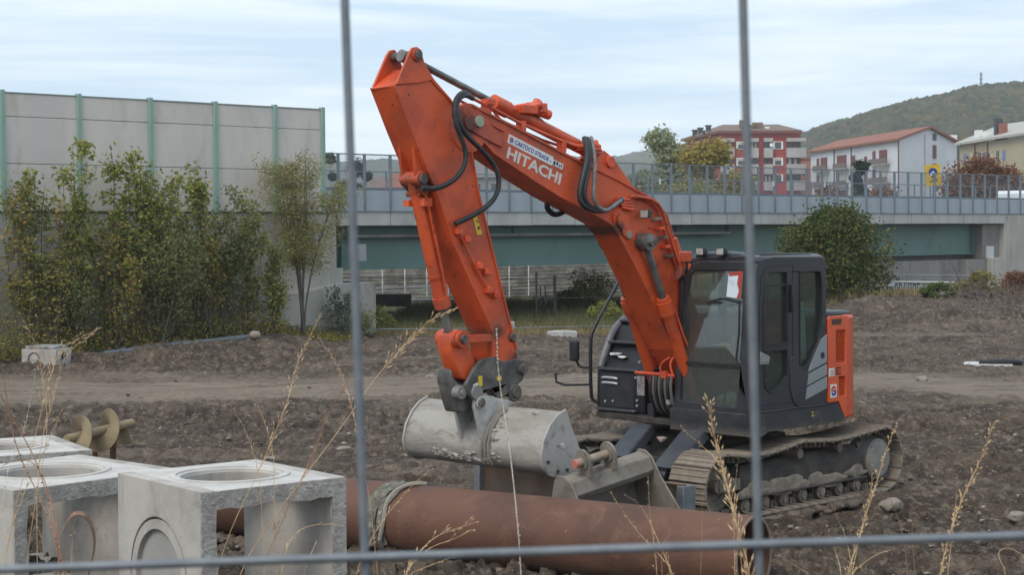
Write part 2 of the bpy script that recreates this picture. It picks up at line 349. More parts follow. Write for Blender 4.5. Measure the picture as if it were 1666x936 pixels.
def gnoise(sc, det=6, ro=.62, dist=0, scale=(1, 1, 1)):
    mpp = N(t, 'ShaderNodeMapping'); mpp.inputs['Scale'].default_value = scale; l(tcg.outputs['Object'], mpp.inputs[0])
    q = N(t, 'ShaderNodeTexNoise'); q.inputs['Scale'].default_value = sc; q.inputs['Detail'].default_value = det; q.inputs['Roughness'].default_value = ro
    q.inputs['Distortion'].default_value = dist; l(mpp.outputs[0], q.inputs['Vector']); return q.outputs[0]
def gramp(src, a, c, lo=0, hi=1):
    q = N(t, 'ShaderNodeMapRange', interpolation_type='SMOOTHSTEP'); q.inputs[1].default_value = a; q.inputs[2].default_value = c
    q.inputs[3].default_value = lo; q.inputs[4].default_value = hi; l(src, q.inputs[0]); return q.outputs[0]
def gmix(f, A, B):
    q = N(t, 'ShaderNodeMix', data_type='RGBA'); l(f, q.inputs[0])
    for i, X in ((6, A), (7, B)):
        if isinstance(X, tuple): q.inputs[i].default_value = (*X, 1)
        else: l(X, q.inputs[i])
    return q.outputs[2]
EARTH_D, EARTH_M, EARTH_L, EARTH_P = (.056, .041, .031), (.148, .11, .081), (.265, .21, .163), (.26, .21, .163)
c = gmix(gramp(gnoise(1.2, 8, .7), .38, .66), EARTH_D, EARTH_M)
c = gmix(gramp(gnoise(7, 6, .7, 0, (1, .6, 1)), .48, .72), c, EARTH_L)
c = gmix(gramp(gnoise(.35, 5, .6, .4, (.6, 1.6, 1)), .54, .7, 0, .6), c, EARTH_L)
c = gmix(gramp(gnoise(16, 5, .75, .3), .5, .62, 0, .75), c, (.05, .036, .026))
c = gmix(gramp(gnoise(11, 5, .75, .5), .56, .66, 0, .7), c, (.27, .215, .165))
la = N(t, 'ShaderNodeAttribute', attribute_name='lane'); nl = gnoise(2.2, 7, .7, 0, (.25, 1.6, 1))
ml = N(t, 'ShaderNodeMath', operation='MULTIPLY'); l(la.outputs['Fac'], ml.inputs[0]); l(gramp(nl, .3, .62, .25, 1), ml.inputs[1])
c = gmix(ml.outputs[0], c, EARTH_P)
c = gmix(gramp(gnoise(30, 3, .5), .66, .72, 0, .6), c, (.33, .29, .25))
wd = N(t, 'ShaderNodeAttribute', attribute_name='weeds')
mw = N(t, 'ShaderNodeMath', operation='MULTIPLY'); l(wd.outputs['Fac'], mw.inputs[0]); l(gramp(gnoise(.9, 6, .7), .3, .6), mw.inputs[1])
c = gmix(mw.outputs[0], c, (.07, .085, .03))
l(c, b.inputs['Base Color']); b.inputs['Roughness'].default_value = .95; b.inputs['Specular IOR Level'].default_value = .2
bn = N(t, 'ShaderNodeBump'); bn.inputs['Strength'].default_value = .9; bn.inputs['Distance'].default_value = .06
l(gnoise(20, 8, .75), bn.inputs['Height']); l(bn.outputs[0], b.inputs['Normal'])
ground = npmesh('ground', np.stack([XX, YY, ZZ], -1).reshape(-1, 3), F4, gm, smooth=True, kind='structure')
ground['label'] = 'rough brown churned-up earth with a pale driven lane'
for nm_, arr in (('lane', lane), ('weeds', sstep(50, 54, YY) * (1 - sstep(7, 10, XX - (YY - 46) * .12)))):
    at_ = ground.data.attributes.new(nm_, 'FLOAT', 'POINT'); at_.data.foreach_set('value', arr.ravel().astype(np.float32))
Hs = ZZ

# loose stones, uncountable
def ico(sub=1):
    bm = bmesh.new(); bmesh.ops.create_icosphere(bm, subdivisions=sub, radius=1)
    v = np.array([w.co[:] for w in bm.verts]); f = np.array([[w.index for w in q.verts] for q in bm.faces]); bm.free(); return v, f
rg = np.random.default_rng(5)
def scatter_stones(n, ylo, yhi, rlo, rhi, seed):
    rg = np.random.default_rng(seed); v, f = ico(1)
    Y = 1 / rg.uniform(1 / yhi, 1 / ylo, n); X = rg.uniform(-.33, .33, n) * Y
    k = (fbm(X * .8, Y * .8, 3, 55) > .47) & ((np.abs(Y - 34) > 3.6) | (rg.random(n) < .15)); X, Y = X[k], Y[k]; n = len(X)
    r = rlo + (rhi - rlo) * rg.random(n) ** 3.2; r = r * (.6 + .4 * np.clip(Y / 30, 0, 2.0))
    zc = gz(X, Y) + (.03 if seed == 3 else .0)
    sc = rg.uniform(.6, 1.3, (n, 1, 3)) * np.array([1.15, 1.15, .65]); P = v[None] * sc * (1 + rg.uniform(-.22, .22, (n, len(v), 1)))
    a = rg.uniform(0, 6.28, n); ca, sa = np.cos(a)[:, None], np.sin(a)[:, None]
    P = np.stack([P[..., 0] * ca - P[..., 1] * sa, P[..., 0] * sa + P[..., 1] * ca, P[..., 2]], -1) * r[:, None, None]
    P += np.stack([X, Y, zc], -1)[:, None]
    FF = f[None] + (np.arange(n) * len(v))[:, None, None]
    return P.reshape(-1, 3), FF.reshape(-1, 3)
stone_m = mat('loose_stones', (.2, .2, .2), .9, island=[(.14, .115, .09), (.2, .17, .14), (.16, .13, .105), (.30, .26, .22), (.18, .15, .12), (.42, .39, .35)], bump=.3, bscale=30)
P_, F_ = scatter_stones(3600, 10.5, 56, .005, .042, 3)
npmesh('loose_stones', P_, F_, stone_m, kind='stuff', label='small loose stones scattered over the churned earth')
clod_m = mat('earth_clods', (.1, .08, .06), .98, island=[(.06, .043, .031), (.105, .078, .057), (.15, .113, .083), (.085, .062, .045), (.20, .156, .118)], bump=.8, bscale=30)
P_, F_ = scatter_stones(20000, 10.5, 58, .008, .045, 4); npmesh('earth_clods', P_, F_, clod_m, smooth=True, kind='stuff', label='crumbly brown clods lying all over the churned earth')
# ------------------------------------------------------------------ the excavator (x forward, y to its left, z up)
EX = empty('excavator', (2.389, 19.684, 0.0), -(math.pi / 2 + .80), label='orange tracked excavator with black cab and ditching bucket, parked on the churned earth', cat='excavator')
def both(fn):
    for s in (1, -1): fn(s)
# --- undercarriage
def track_path(s):
    pts = []
    for i in range(13): t = -math.pi / 2 - math.pi * i / 12; pts.append((-1.44 + .365 * math.cos(t), .43 + .365 * math.sin(t)))    # rear, bottom to top
    for x, z in ((-1.15, .775), (-.8, .745), (-.45, .735), (-.1, .76), (.12, .775), (.4, .735), (.75, .70), (1.1, .705)): pts.append((x, z))
    for i in range(13): t = math.pi / 2 - math.pi * i / 12; pts.append((1.45 + .345 * math.cos(t), .41 + .345 * math.sin(t)))
    return pts
def resample(pts, step):
    pts = [Vector((p[0], 0, p[1])) for p in pts] + [Vector((pts[0][0], 0, pts[0][1]))]
    ln = [0]
    for a, b in zip(pts, pts[1:]): ln.append(ln[-1] + (b - a).length)
    n = round(ln[-1] / step); out = []
    for i in range(n):
        d = ln[-1] * i / n; k = max(j for j in range(len(ln) - 1) if ln[j] <= d); u = (d - ln[k]) / max(1e-6, ln[k + 1] - ln[k])
        out.append((pts[k].lerp(pts[k + 1], u), (pts[k + 1] - pts[k]).normalized()))
    return out
sb = MB(); sb.box(-.080, .080, -.25, .25, -.012, .010)
sb.v, sb.f = [], []; sb.box(-.082, .078, -.25, .25, -.012, .014)
for gx in (-.07, -.004, .056): sb.box(gx, gx + .018, -.246, .246, .014, .024)
sb.box(-.075, -.055, -.25, .25, -.03, -.012)
shoe0 = sb.build('track_shoe', shoem, None, bevel=.004, seg=1)
lb = MB(); lb.box(-.075, .055, -.085, -.05, -.085, -.012); lb.box(-.055, .075, .05, .085, -.085, -.012); lb.cyl((0, -.1, -.05), (0, .1, -.05), .022, n=8)
first = True
for s in (1, -1):
    yc = 1.0 * s
    tr = MB()
    tr.box(-1.15, 1.12, yc - .15, yc + .15, .26, .50); tr.box(-1.2, 1.2, yc - .18, yc + .18, .235, .262)
    tr.add([(-1.15, yc + .13, .50), (1.1, yc + .13, .50), (1.1, yc - .13, .50), (-1.15, yc - .13, .50), (-1.1, yc + .05, .62), (1.0, yc + .05, .58), (1.0, yc - .05, .58), (-1.1, yc - .05, .62)],
           [(0, 1, 5, 4), (1, 2, 6, 5), (2, 3, 7, 6), (3, 0, 4, 7), (4, 5, 6, 7)])
    tk = tr.build('track', darkmud, EX, bevel=.012)
    links = MB()
    for k, (p, d) in enumerate(resample(track_path(s), .172)):
        ang_ = math.atan2(d.z, d.x)      # going round clockwise seen from the left: outside is to the left of travel
        o = shoe0 if first else inst(shoe0, tk)
        first = False; o.parent = tk
        o.location = (p.x, yc, p.z); nx = Vector((-d.z, 0, d.x)) * 1
        xax = d; zax = Vector((d.z, 0, -d.x)); cen = Vector((0, 0, .42))
        if zax.dot(p - cen) < 0 and abs(p.x) > 1.3 or False: zax = -zax
        if abs(p.x) <= 1.3: zax = Vector((-d.z, 0, d.x)); zax = zax if zax.z * (1 if p.z > .4 else -1) > 0 else -zax
        yax = zax.cross(xax); M = Matrix((xax, yax, zax)).transposed().to_4x4(); M.translation = (p.x, yc, p.z)
        o.rotation_euler = M.to_euler()
        for (v0) in [0]:
            n0 = len(links.v); links.add([M @ Vector(v) for v in lb.v], lb.f)
    links.build('track_chain', mudsteel, tk)
    for i in range(7):
        x = -1.02 + i * .34; rr = MB()
        rr.cyl((x, yc - .15, .165), (x, yc + .15, .165), .075, n=16); rr.cyl((x, yc - .17, .165), (x, yc - .15, .165), .045, n=12); rr.cyl((x, yc + .15, .165), (x, yc + .17, .165), .045, n=12)
        rr.cyl((x, yc - .09, .165), (x, yc - .05, .165), .095, n=16); rr.cyl((x, yc + .05, .165), (x, yc + .09, .165), .095, n=16)
        rr.build('roller', mudsteel, tk)
    for x in (-.62, .12):
        rr = MB(); rr.cyl((x, yc - .05, .64), (x, yc + .2, .64), .055, n=14); rr.box(x - .03, x + .03, yc - .05, yc + .02, .5, .62); rr.build('carrier_roller', mudsteel, tk)
    sp = MB(); n_t = 18; prof = []
    for i in range(n_t * 2):
        r_ = .315 if i % 2 == 0 else .255; t_ = math.pi * i / n_t; prof.append((-1.44 + r_ * math.cos(t_), .43 + r_ * math.sin(t_)))
    sp.plate(prof, [], yc - .025, yc + .025)
    sk = sp.build('sprocket', mudsteel, tk)
    hb = MB(); hb.cyl((-1.44, yc - .12 * s, .43), (-1.44, yc + .15 * s, .43), .235, n=32); hb.cyl((-1.44, yc + .15 * s, .43), (-1.44, yc + .185 * s, .43), .225, .19, n=32)
    for k in range(8): t_ = k * math.pi / 4; hb.cyl((-1.44 + .205 * math.cos(t_), yc + .15 * s, .43 + .205 * math.sin(t_)), (-1.44 + .205 * math.cos(t_), yc + .175 * s, .43 + .205 * math.sin(t_)), .014, n=6)
    hb.build('final_drive', mat('dusty_hub', (.2, .185, .16), .8, col2=(.27, .25, .22), nscale=5, bump=.3), tk)
    idl = MB(); idl.ring((1.45, yc - .06, .41), (0, 1, 0), .29, .17, .12, 32); idl.cyl((1.45, yc - .045, .41), (1.45, yc + .045, .41), .20, n=24); idl.cyl((1.45, yc - .14, .41), (1.45, yc + .14, .41), .07, n=16)
    idl.box(1.1, 1.45, yc - .15, yc - .09, .35, .47); idl.box(1.1, 1.45, yc + .09, yc + .15, .35, .47)
    idl.build('idler', mudsteel, tk)
    cg = MB()      # caked mud on the side of the track frame
    q = random.Random(3)
    for i in range(34):
        x = -1.1 + 2.2 * q.random(); cg.blob((x, yc + .155 * s, .275 + .08 * q.random() ** 2), .10 + .12 * q.random(), .012, .03 + .05 * q.random(), i, 2, .07)
    cg.build('caked_mud', mat('caked_mud', (.27, .225, .18), .95, col2=(.18, .145, .11), nscale=8, bump=.7, bscale=24), tk)
xf = MB(); xf.box(-.75, .95, -.87, .87, .42, .62); xf.box(-.5, .6, -.55, .55, .60, .78); xf.box(.75, 1.15, -.75, .75, .38, .6)
xf.build('track_centre_frame', darkmud, EX, bevel=.03)
sr = MB(); sr.cyl((0, 0, .76), (0, 0, .93), .56, n=48); sr.build('slewing_ring', darkmud, EX)
# --- dozer blade
bl = MB(); prof = [(2.33, .02), (2.40, .0), (2.42, .12), (2.385, .30), (2.40, .5), (2.45, .575), (2.42, .59), (2.36, .52), (2.335, .3), (2.36, .12)]
bl.plate(prof, [], -1.5, 1.5)
blade = bl.build('dozer_blade', bladem, EX, bevel=.004, seg=1)
for s in (1, -1):
    m_ = MB(); m_.box(2.28, 2.47, s * 1.47 - .045, s * 1.47 + .045, -.01, .565); m_.build('blade_end_plate', blueend, blade, bevel=.008)
for s in (1, -1):
    a_ = MB(); y = s * .52
    for dy in (-.19, .19):
        pass
    ta, tb, ba, bb_, xe, ze_ = (.28, .60, .46, .74, 1.72, .60) if s > 0 else (-.45, -.17, -.30, -.02, 1.60, .64)
    a_.add([(1.0, ta, .93), (1.0, tb, .93), (xe, bb_, ze_), (xe, ba, ze_), (1.0, ta, .90), (1.0, tb, .90), (xe - .02, bb_, ze_ - .03), (xe - .02, ba, ze_ - .03)],
           [(0, 1, 2, 3), (7, 6, 5, 4), (0, 4, 5, 1), (1, 5, 6, 2), (2, 6, 7, 3), (3, 7, 4, 0)])
    a_.add([(1.0, tb, .93), (xe, bb_, ze_), (xe - .07, bb_ + .01, ze_ - .09), (.95, tb + .01, .84), (1.0, tb - .03, .93), (xe, bb_ - .03, ze_), (xe - .07, bb_ - .02, ze_ - .09), (.95, tb - .02, .84)],
           [(0, 1, 2, 3), (7, 6, 5, 4), (0, 4, 5, 1), (1, 5, 6, 2), (2, 6, 7, 3), (3, 7, 4, 0)])
    a_.build('step_plate', stepm, EX, bevel=.01)
    b_ = MB(); b_.obox((.8, y, .45), (2.33, y, .27), .17, .17); b_.cyl((1.68, y - .12, .50), (1.68, y + .12, .50), .065, n=16); b_.cyl((1.5, y, .5), (2.3, y, .42), .06, n=14)
    b_.build('blade_arm', darkpaint, EX, bevel=.015)
pk = MB(); pk.blob((1.18, .12, .80), .07, .05, .045, 4, 1, .4); pk.build('mud_lump', mat('pinkish_clay', (.38, .27, .24), .95, bump=.4), EX)

# --- turntable deck, side skirts, counterweight, tail
dk = MB()
dk.plate([(.82, -1.19), (.98, -.2), (.98, 1.18), (-.62, 1.16), (-1.0, .8), (-1.2, 0), (-1.0, -.8), (-.62, -1.19)], [], .93, 1.0, F=lambda a, y, b: Vector((a, b, y)))
dk.build('turntable_deck', darkmud, EX, bevel=.01)
skp = [(1.015, .895), (1.02, 1.0), (1.005, 1.14), (-.55, 1.14), (-.72, .965), (-.70, .935), (.72, .93), (.80, .895)]
m_ = MB(); m_.plate(skp, [], 1.15, 1.222); m_.plate([(1.0, 1.145), (1.0, 1.158), (-.54, 1.158), (-.54, 1.145)], [], 1.16, 1.232)
m_.build('side_skirt', skirt, EX, bevel=.012)
m_ = MB(); m_.box(.975, 1.02, .10, 1.16, .895, 1.145); m_.build('cab_base', skirt, EX, bevel=.012)
m_ = MB(); m_.box(-.10, -.055, 1.2, 1.2255, 1.035, 1.09); m_.build('yellow_label', mat('yellow_label', (.55, .38, .03), .6, col2=(.1, .08, .02), nscale=30, lo=.5, hi=.55), EX)
def arc(r, a0, a1, n=16): return [(-r * math.cos(R(a0 + (a1 - a0) * i / n)), r * math.sin(R(a0 + (a1 - a0) * i / n))) for i in range(n + 1)]
cwp = [(-.74, 1.2)] + arc(1.49, 52, -52, 22) + [(-.74, -1.2)]
m_ = MB(); m_.plate(cwp, [], .955, 2.13, F=lambda a, y, b: Vector((a, b, y)))
cw = m_.build('counterweight', orange2, EX, bevel=.06, seg=4)
m_ = MB(); m_.plate(arc(1.505, 50, -50, 22) + arc(1.46, -50, 50, 22), [], 1.06, 1.10, F=lambda a, y, b: Vector((a, b, y))); m_.build('counterweight_rib', orange2, cw)
# side engine panel with grilles
g1_ = [(-.51, 1.965), (-.69, 1.965), (-.69, 1.60), (-.51, 1.60)]; g2_ = [(-.57, 1.44), (-.69, 1.44), (-.69, 1.22), (-.57, 1.22)]
sp_ = [(-.365, 2.10), (-.40, 2.125), (-.735, 2.125), (-.735, 1.0), (-.69, .965), (-.56, 1.165), (-.365, 1.165)]
m_ = MB(); m_.plate(sp_, [g1_, g2_], 1.19, 1.225); ep = m_.build('engine_side_panel', orange2, EX, bevel=.006)
m_ = MB(); m_.box(-.72, -.38, 1.15, 1.17, 1.15, 2.08); m_.build('panel_backing', black, ep)
for z in [1.615 + i * .026 for i in range(14)]:
    m_ = MB(); m_.obox((-.51, 1.2, z), (-.69, 1.2, z), .018, .013, up=(0, .5, 1)); m_.build('grille_slat', orange2, ep, smooth=0)
for z in [1.232 + i * .026 for i in range(8)]:
    m_ = MB(); m_.obox((-.57, 1.2, z), (-.69, 1.2, z), .018, .013, up=(0, .5, 1)); m_.build('grille_slat', orange2, ep, smooth=0)
m_ = MB(); m_.plate([(-.43, 2.09), (-.62, 2.09), (-.60, 2.03), (-.43, 2.03)], [], 1.2, 1.229); m_.build('vent_strip', rustdark, ep)
m_ = MB(); m_.box(-.475, -.375, 1.2, 1.2285, 1.455, 1.545); m_.build('white_label', whitep, ep)
inkg = mat('label_ink', (.12, .12, .13), .7)
for k in range(4):
    m_ = MB(); m_.box(-.465, -.385 - .02 * (k % 2), 1.2, 1.2296, 1.468 + k * .018, 1.475 + k * .018); m_.build('label_line', inkg, ep)
m_ = MB(); m_.box(-.60, -.52, 1.2, 1.229, 1.47, 1.485); m_.box(-.60, -.52, 1.2, 1.229, 1.535, 1.55); m_.box(-.53, -.515, 1.2, 1.2292, 1.468, 1.552); m_.box(-.60, -.54, 1.2, 1.229, 1.505, 1.515); m_.build('handle_recess', rustdark, ep)
def logo(parent, F, rr):           # round red and blue swoosh badge on white
    m_ = MB(); m_.plate([(-rr, -rr * 1.25), (rr, -rr * 1.25), (rr, rr * 1.25), (-rr, rr * 1.25)], [], 0, .002, F=F); m_.build('badge_ground', whitep, parent, smooth=0)
    def sw(a0, a1, r0, r1, off, m2):
        q = MB(); out_ = [(r0 * rr * math.cos(R(a0 + (a1 - a0) * i / 14)) + off[0] * rr, r0 * rr * math.sin(R(a0 + (a1 - a0) * i / 14)) + off[1] * rr) for i in range(15)]
        inn = [(r1 * rr * math.cos(R(a1 - (a1 - a0) * i / 14)) + off[0] * rr, r1 * rr * math.sin(R(a1 - (a1 - a0) * i / 14)) + off[1] * rr) for i in range(15)]
        q.plate(out_ + inn, [], 0, .0045, F=F); q.build('badge_swoosh', m2, parent, smooth=0)
    red = mat('badge_red', (.55, .02, .03), .5); blu = mat('badge_blue', (.015, .025, .22), .5)
    sw(20, 200, .8, .38, (0, .12), red); sw(200, 380, .8, .38, (0, -.12), blu); sw(60, 170, .45, .12, (.05, -.2), red); sw(230, 350, .45, .12, (-.05, .25), blu)
logo(ep, lambda a, y, b: Vector((-.46 - a, 1.227 + y, 1.29 + b)), .06)
# engine hood behind the cab and the exhaust
m_ = MB(); m_.plate([(-.36, 1.0), (-.36, 2.12), (-.45, 2.17), (-.95, 2.17), (-.98, 1.0)], [], -1.16, 1.14); m_.build('engine_hood', darkpaint, EX, bevel=.03)
m_ = MB(); m_.cyl((-.8, -.5, 2.15), (-.8, -.5, 2.4), .05, n=16); m_.build('exhaust', black, EX)
# --- right-hand housing with steps
hs = MB()
hs.plate([(.78, .94), (.81, 1.05), (.80, 1.48), (.70, 1.56), (.66, 1.60), (.60, 1.72), (.45, 1.98), (.1, 2.12), (-.9, 2.12), (-.9, .94)], [], -1.2, -.46)
hs.build('tool_box_housing', black, EX, bevel=.025)
m_ = MB(); m_.plate([(.1, .95), (.62, .95), (.62, 1.5), (.4, 1.9), (.1, 1.95)], [], -.47, -.40); m_.build('housing_inner_panel', darkpaint, EX, bevel=.01)
m_ = MB(); m_.tube([(.80, -1.14, 1.5), (.66, -1.17, 1.72), (.52, -1.18, 1.94), (.25, -1.18, 2.10), (.0, -1.18, 2.16)], .045, 10, 2); m_.build('housing_edge_trim', mat('grey_trim', (.14, .145, .155), .45, col2=(.1, .1, .11), nscale=5), EX)
for z, x in ((1.50, .82), (1.80, .63), (2.04, .42), (1.035, .84)):
    m_ = MB(); m_.box(x - .16, x + .03, -1.16, -.55, z - .015, z + .012); m_.build('step_tread', mat('step_metal', (.07, .07, .072), .5, .3, dirt=(.2, .18, .16), dscale=6), EX, bevel=.005)
for z in (1.33, 1.39):
    m_ = MB(); m_.tube([(.815, -1.10, z), (.835, -1.06, z + .01), (.835, -.9, z + .01), (.815, -.86, z)], .016, 8, 1); m_.build('latch_handle', mat('bright_latch', (.5, .5, .5), .35, .5), EX)
m_ = MB(); m_.box(.795, .81, -1.14, -.62, 1.06, 1.46); m_.build('tool_box_door', darkpaint, EX, bevel=.01)
m_ = MB(); m_.box(.63, .65, -.445, -.395, 1.0, 1.0); m_.v = []; m_.f = []; m_.box(.62, .632, -.62, -.47, 1.12, 1.36)
m_.box(.805, .816, -.56, -.45, 1.22, 1.44); m_.build('warning_plate', mat('faded_plate', (.35, .33, .32), .6, col2=(.2, .15, .14), nscale=18), EX)
for (yy, zz) in ((-.56, 1.10), (-.56, 1.16), (-.58, 1.42), (-1.05, 1.12), (-.93, 1.13), (-.52, 1.6)):
    m_ = MB(); m_.cyl((.80, yy, zz), (.825, yy, zz), .014, n=8); m_.build('bolt', mat('bright_bolt', (.45, .44, .42), .5, .4), EX)
m_ = MB(); m_.blob((.66, -1.0, 1.66), .05, .09, .02, 8, 1, .4); m_.blob((.68, -.9, 1.63), .03, .07, .02, 9, 1, .4); m_.build('bird_droppings', whitep, EX)
# handrail, mirror
m_ = MB(); m_.tube([(.30, -1.26, 2.6), (.34, -1.26, 2.5), (.80, -1.27, 1.93), (.83, -1.27, 1.80), (.83, -1.27, 1.18), (.80, -1.25, 1.10), (.7, -1.1, 1.07), (.78, -.7, 1.05)], .022, 10, 1)
hr = m_.build('handrail', black, EX)
m_ = MB(); m_.tube([(.83, -1.27, 1.50), (.92, -1.36, 1.50), (.95, -1.38, 1.58)], .014, 8, 1); m_.tube([(.83, -1.27, 1.30), (1.14, -1.52, 1.30), (1.15, -1.53, 1.44)], .014, 8, 1); m_.build('mirror_bracket', black, EX)
m_ = MB(); M = Matrix.Translation((.97, -1.40, 1.70)) @ Matrix.Rotation(R(-12), 4, 'Z'); m_.box(-.03, .03, -.075, .075, -.125, .125, M); mi = m_.build('side_mirror', black, EX, bevel=.03, seg=4)
m_ = MB(); m_.box(-.034, -.031, -.06, .06, -.11, .11, M); m_.build('mirror_glass', mat('mirror', (.6, .6, .6), .03, 1), mi)

# --- cab
cab_in = .20; cabL = 1.215
outer = [(1.01, 1.12), (1.005, 1.6), (.975, 2.4), (.95, 2.60), (.90, 2.72), (.80, 2.785), (.6, 2.805), (-.27, 2.795), (-.33, 2.76), (-.345, 2.6), (-.345, 1.14)]
w1 = [(.80, 1.865), (.79, 2.27), (.765, 2.50), (.72, 2.61), (.66, 2.635), (.385, 2.635), (.375, 1.865)]
w1b = [(.80, 1.80), (.77, 1.42), (.70, 1.36), (.60, 1.355), (.375, 1.50), (.375, 1.80)]
w2 = [(.15, 2.635), (-.215, 2.635), (-.25, 2.55), (-.255, 2.1), (-.20, 1.85), (-.05, 1.66), (.02, 1.60), (.15, 1.59)]
m_ = MB(); m_.plate(outer, [w1, w1b, w2], cabL - .055, cabL); cab = m_.build('cab', darkpaint, EX, bevel=.012)
m_ = MB(); m_.plate(outer, [[(.85, 1.3), (.85, 2.6), (.3, 2.62), (.3, 1.3)], [(.2, 1.6), (.2, 2.62), (-.25, 2.62), (-.25, 1.6)]], cab_in, cab_in + .05); m_.build('cab_right_wall', darkpaint, cab, bevel=.01)
gl = glass('cab_glass', (.66, .74, .70), .05, body=(.20, .22, .21), bodyfac=.16)
glr = glass('cab_side_glass', (.72, .80, .76), .04, body=(.14, .18, .16), bodyfac=.10)
for w in (w1, w1b, w2):
    m_ = MB(); m_.plate(w, [], cabL - .035, cabL - .030); m_.build('side_window', glr, cab, smooth=0)
    m_ = MB(); pw_ = [(a, cabL + .001, b) for a, b in w]; m_.tube(pw_ + pw_[:2], .011, 6); m_.build('window_gasket', black, cab)
m_ = MB(); m_.box(.36, .78, cabL - .03, cabL + .004, 2.49, 2.505); m_.build('window_bar', black, cab)
m_ = MB(); m_.box(.375, .80, cabL - .03, cabL + .008, 1.81, 1.855); m_.build('window_bar', black, cab)
m_ = MB(); m_.tube([(.62, cabL - .1, 1.87), (.57, cabL - .1, 2.49)], .006, 6); m_.build('window_strut', black, cab)
# door outline, handle, pillar
doorp = [(.865, 1.22), (.865, 2.30), (.83, 2.58), (.76, 2.68), (.66, 2.71), (.27, 2.71), (.27, 1.62), (.285, 1.45), (.26, 1.33), (.19, 1.25), (.30, 1.22)]
doori = [(a * .975 + .014, b * .985 + .03) for a, b in doorp]
m_ = MB(); m_.plate(doorp, [doori], cabL - .01, cabL + .004); m_.build('door_seam', black, cab, smooth=0)
m_ = MB(); m_.plate([(.255, 1.72), (.33, 1.70), (.335, 1.36), (.28, 1.22), (.17, 1.15), (.06, 1.22), (.0, 1.50), (.10, 1.56), (.2, 1.62)], [], cabL - .01, cabL + .012); m_.build('door_latch_panel', darkpaint, cab, bevel=.008)
m_ = MB(); m_.box(.30, .33, cabL, cabL + .04, 2.2, 2.5); m_.build('grab_handle', black, cab, bevel=.01)
m_ = MB(); m_.plate([(.86, 1.66), (.72, 1.66), (.70, 1.74), (.86, 1.80)], [], cabL, cabL + .02); m_.box(.76, .85, cabL, cabL + .03, 1.69, 1.70); m_.build('door_handle', mat('grey_handle', (.25, .25, .25), .4, .3), cab, bevel=.004)
# silver side panel in three bands
S = [(-.335, 1.92), (-.20, 1.84), (-.10, 1.70), (-.03, 1.60), (.015, 1.49), (.05, 1.33), (.075, 1.24), (-.335, 1.33)]
m_ = MB(); m_.plate([(-.345, 1.93), (-.20, 1.86), (-.11, 1.72), (-.03, 1.60), (0.0, 1.53), (-.345, 1.62)], [], cabL - .01, cabL + .010); m_.build('silver_side_panel', silver, cab, bevel=.004)
m_ = MB(); m_.plate([(.005, 1.505), (.035, 1.38), (-.345, 1.48), (-.345, 1.60)], [], cabL - .01, cabL + .010); m_.build('silver_side_panel', silver, cab, bevel=.004)
m_ = MB(); m_.plate([(.04, 1.36), (.085, 1.22), (-.345, 1.33), (-.345, 1.46)], [], cabL - .01, cabL + .010); m_.build('silver_side_panel', silver, cab, bevel=.004)
m_ = MB(); m_.cyl((-.255, cabL, 1.70), (-.255, cabL + .014, 1.70), .036, n=20); m_.build('lock_cap', black, cab)
# front: slightly raked frame, windscreen in two sheets
FX = lambda z: 1.012 - .035 * (z - 1.1) - .03 * max(0, z - 2.3)
FF = lambda a, y, b: Vector((FX(b) + y, a, b))
fo = [(.13, 1.0), (.19, 1.9), (.27, 2.60), (.36, 2.73), (.5, 2.76), (1.1, 2.76), (1.19, 2.72), (1.215, 2.6), (1.215, 1.0)]
fh1 = [(.235, 1.66), (.30, 2.30), (.345, 2.60), (.40, 2.655), (1.05, 2.655), (1.075, 2.60), (1.06, 1.66)]
fh2 = [(.20, 1.27), (.232, 1.635), (1.058, 1.635), (1.03, 1.24), (.99, 1.205), (.24, 1.235)]
m_ = MB(); m_.plate(fo, [fh1, fh2], -.05, .006, F=FF); m_.build('cab_front_frame', darkpaint, cab, bevel=.014, seg=3)
m_ = MB(); m_.plate(fh1, [], -.02, -.015, F=FF); ws = m_.build('windscreen', gl, cab, smooth=0)
m_ = MB(); m_.plate(fh2, [], -.025, -.02, F=FF); m_.build('lower_windscreen', gl, cab, smooth=0)
m_ = MB(); m_.tube([(FX(1.7) + .02, 1.02, 1.7), (FX(2.0) + .03, 1.06, 2.0), (FX(2.35) + .02, 1.05, 2.33)], .012, 6); m_.tube([(FX(2.3) + .025, 1.04, 2.32), (FX(2.36) + .02, .8, 2.36), (FX(2.33) + .015, .66, 2.33)], .008, 6); m_.box(FX(2.33) + .0, FX(2.33) + .02, .60, .76, 2.30, 2.325); m_.build('wiper', black, cab)
m_ = MB(); m_.plate([(.88, 2.64), (1.07, 2.655), (1.055, 2.36), (.86, 2.38)], [], .0, .006, F=FF); m_.build('reflection_sheet', mat('painted_sky_reflection', (.62, .68, .72), .2, .1, col2=(.40, .44, .46), nscale=5, lo=.5, hi=.7), cab, smooth=0)  # flat added sheet, the windscreen's sky reflection painted into its colour
m_ = MB(); m_.plate([(1.02, 2.654), (1.07, 2.655), (1.055, 2.36), (1.0, 2.365), (1.03, 2.45), (1.0, 2.52)], [], .006, .009, F=FF); m_.plate([(.89, 2.60), (1.02, 2.61), (1.02, 2.652), (.88, 2.64)], [], .006, .0085, F=FF); m_.build('red_reflection_edge', mat('painted_red_reflection', (.36, .05, .04), .5), cab, smooth=0)  # red rim of the same painted reflection
m_ = MB(); m_.box(FX(1.65) - .03, FX(1.65) + .012, .215, 1.075, 1.633, 1.662); m_.build('screen_divider', black, cab)
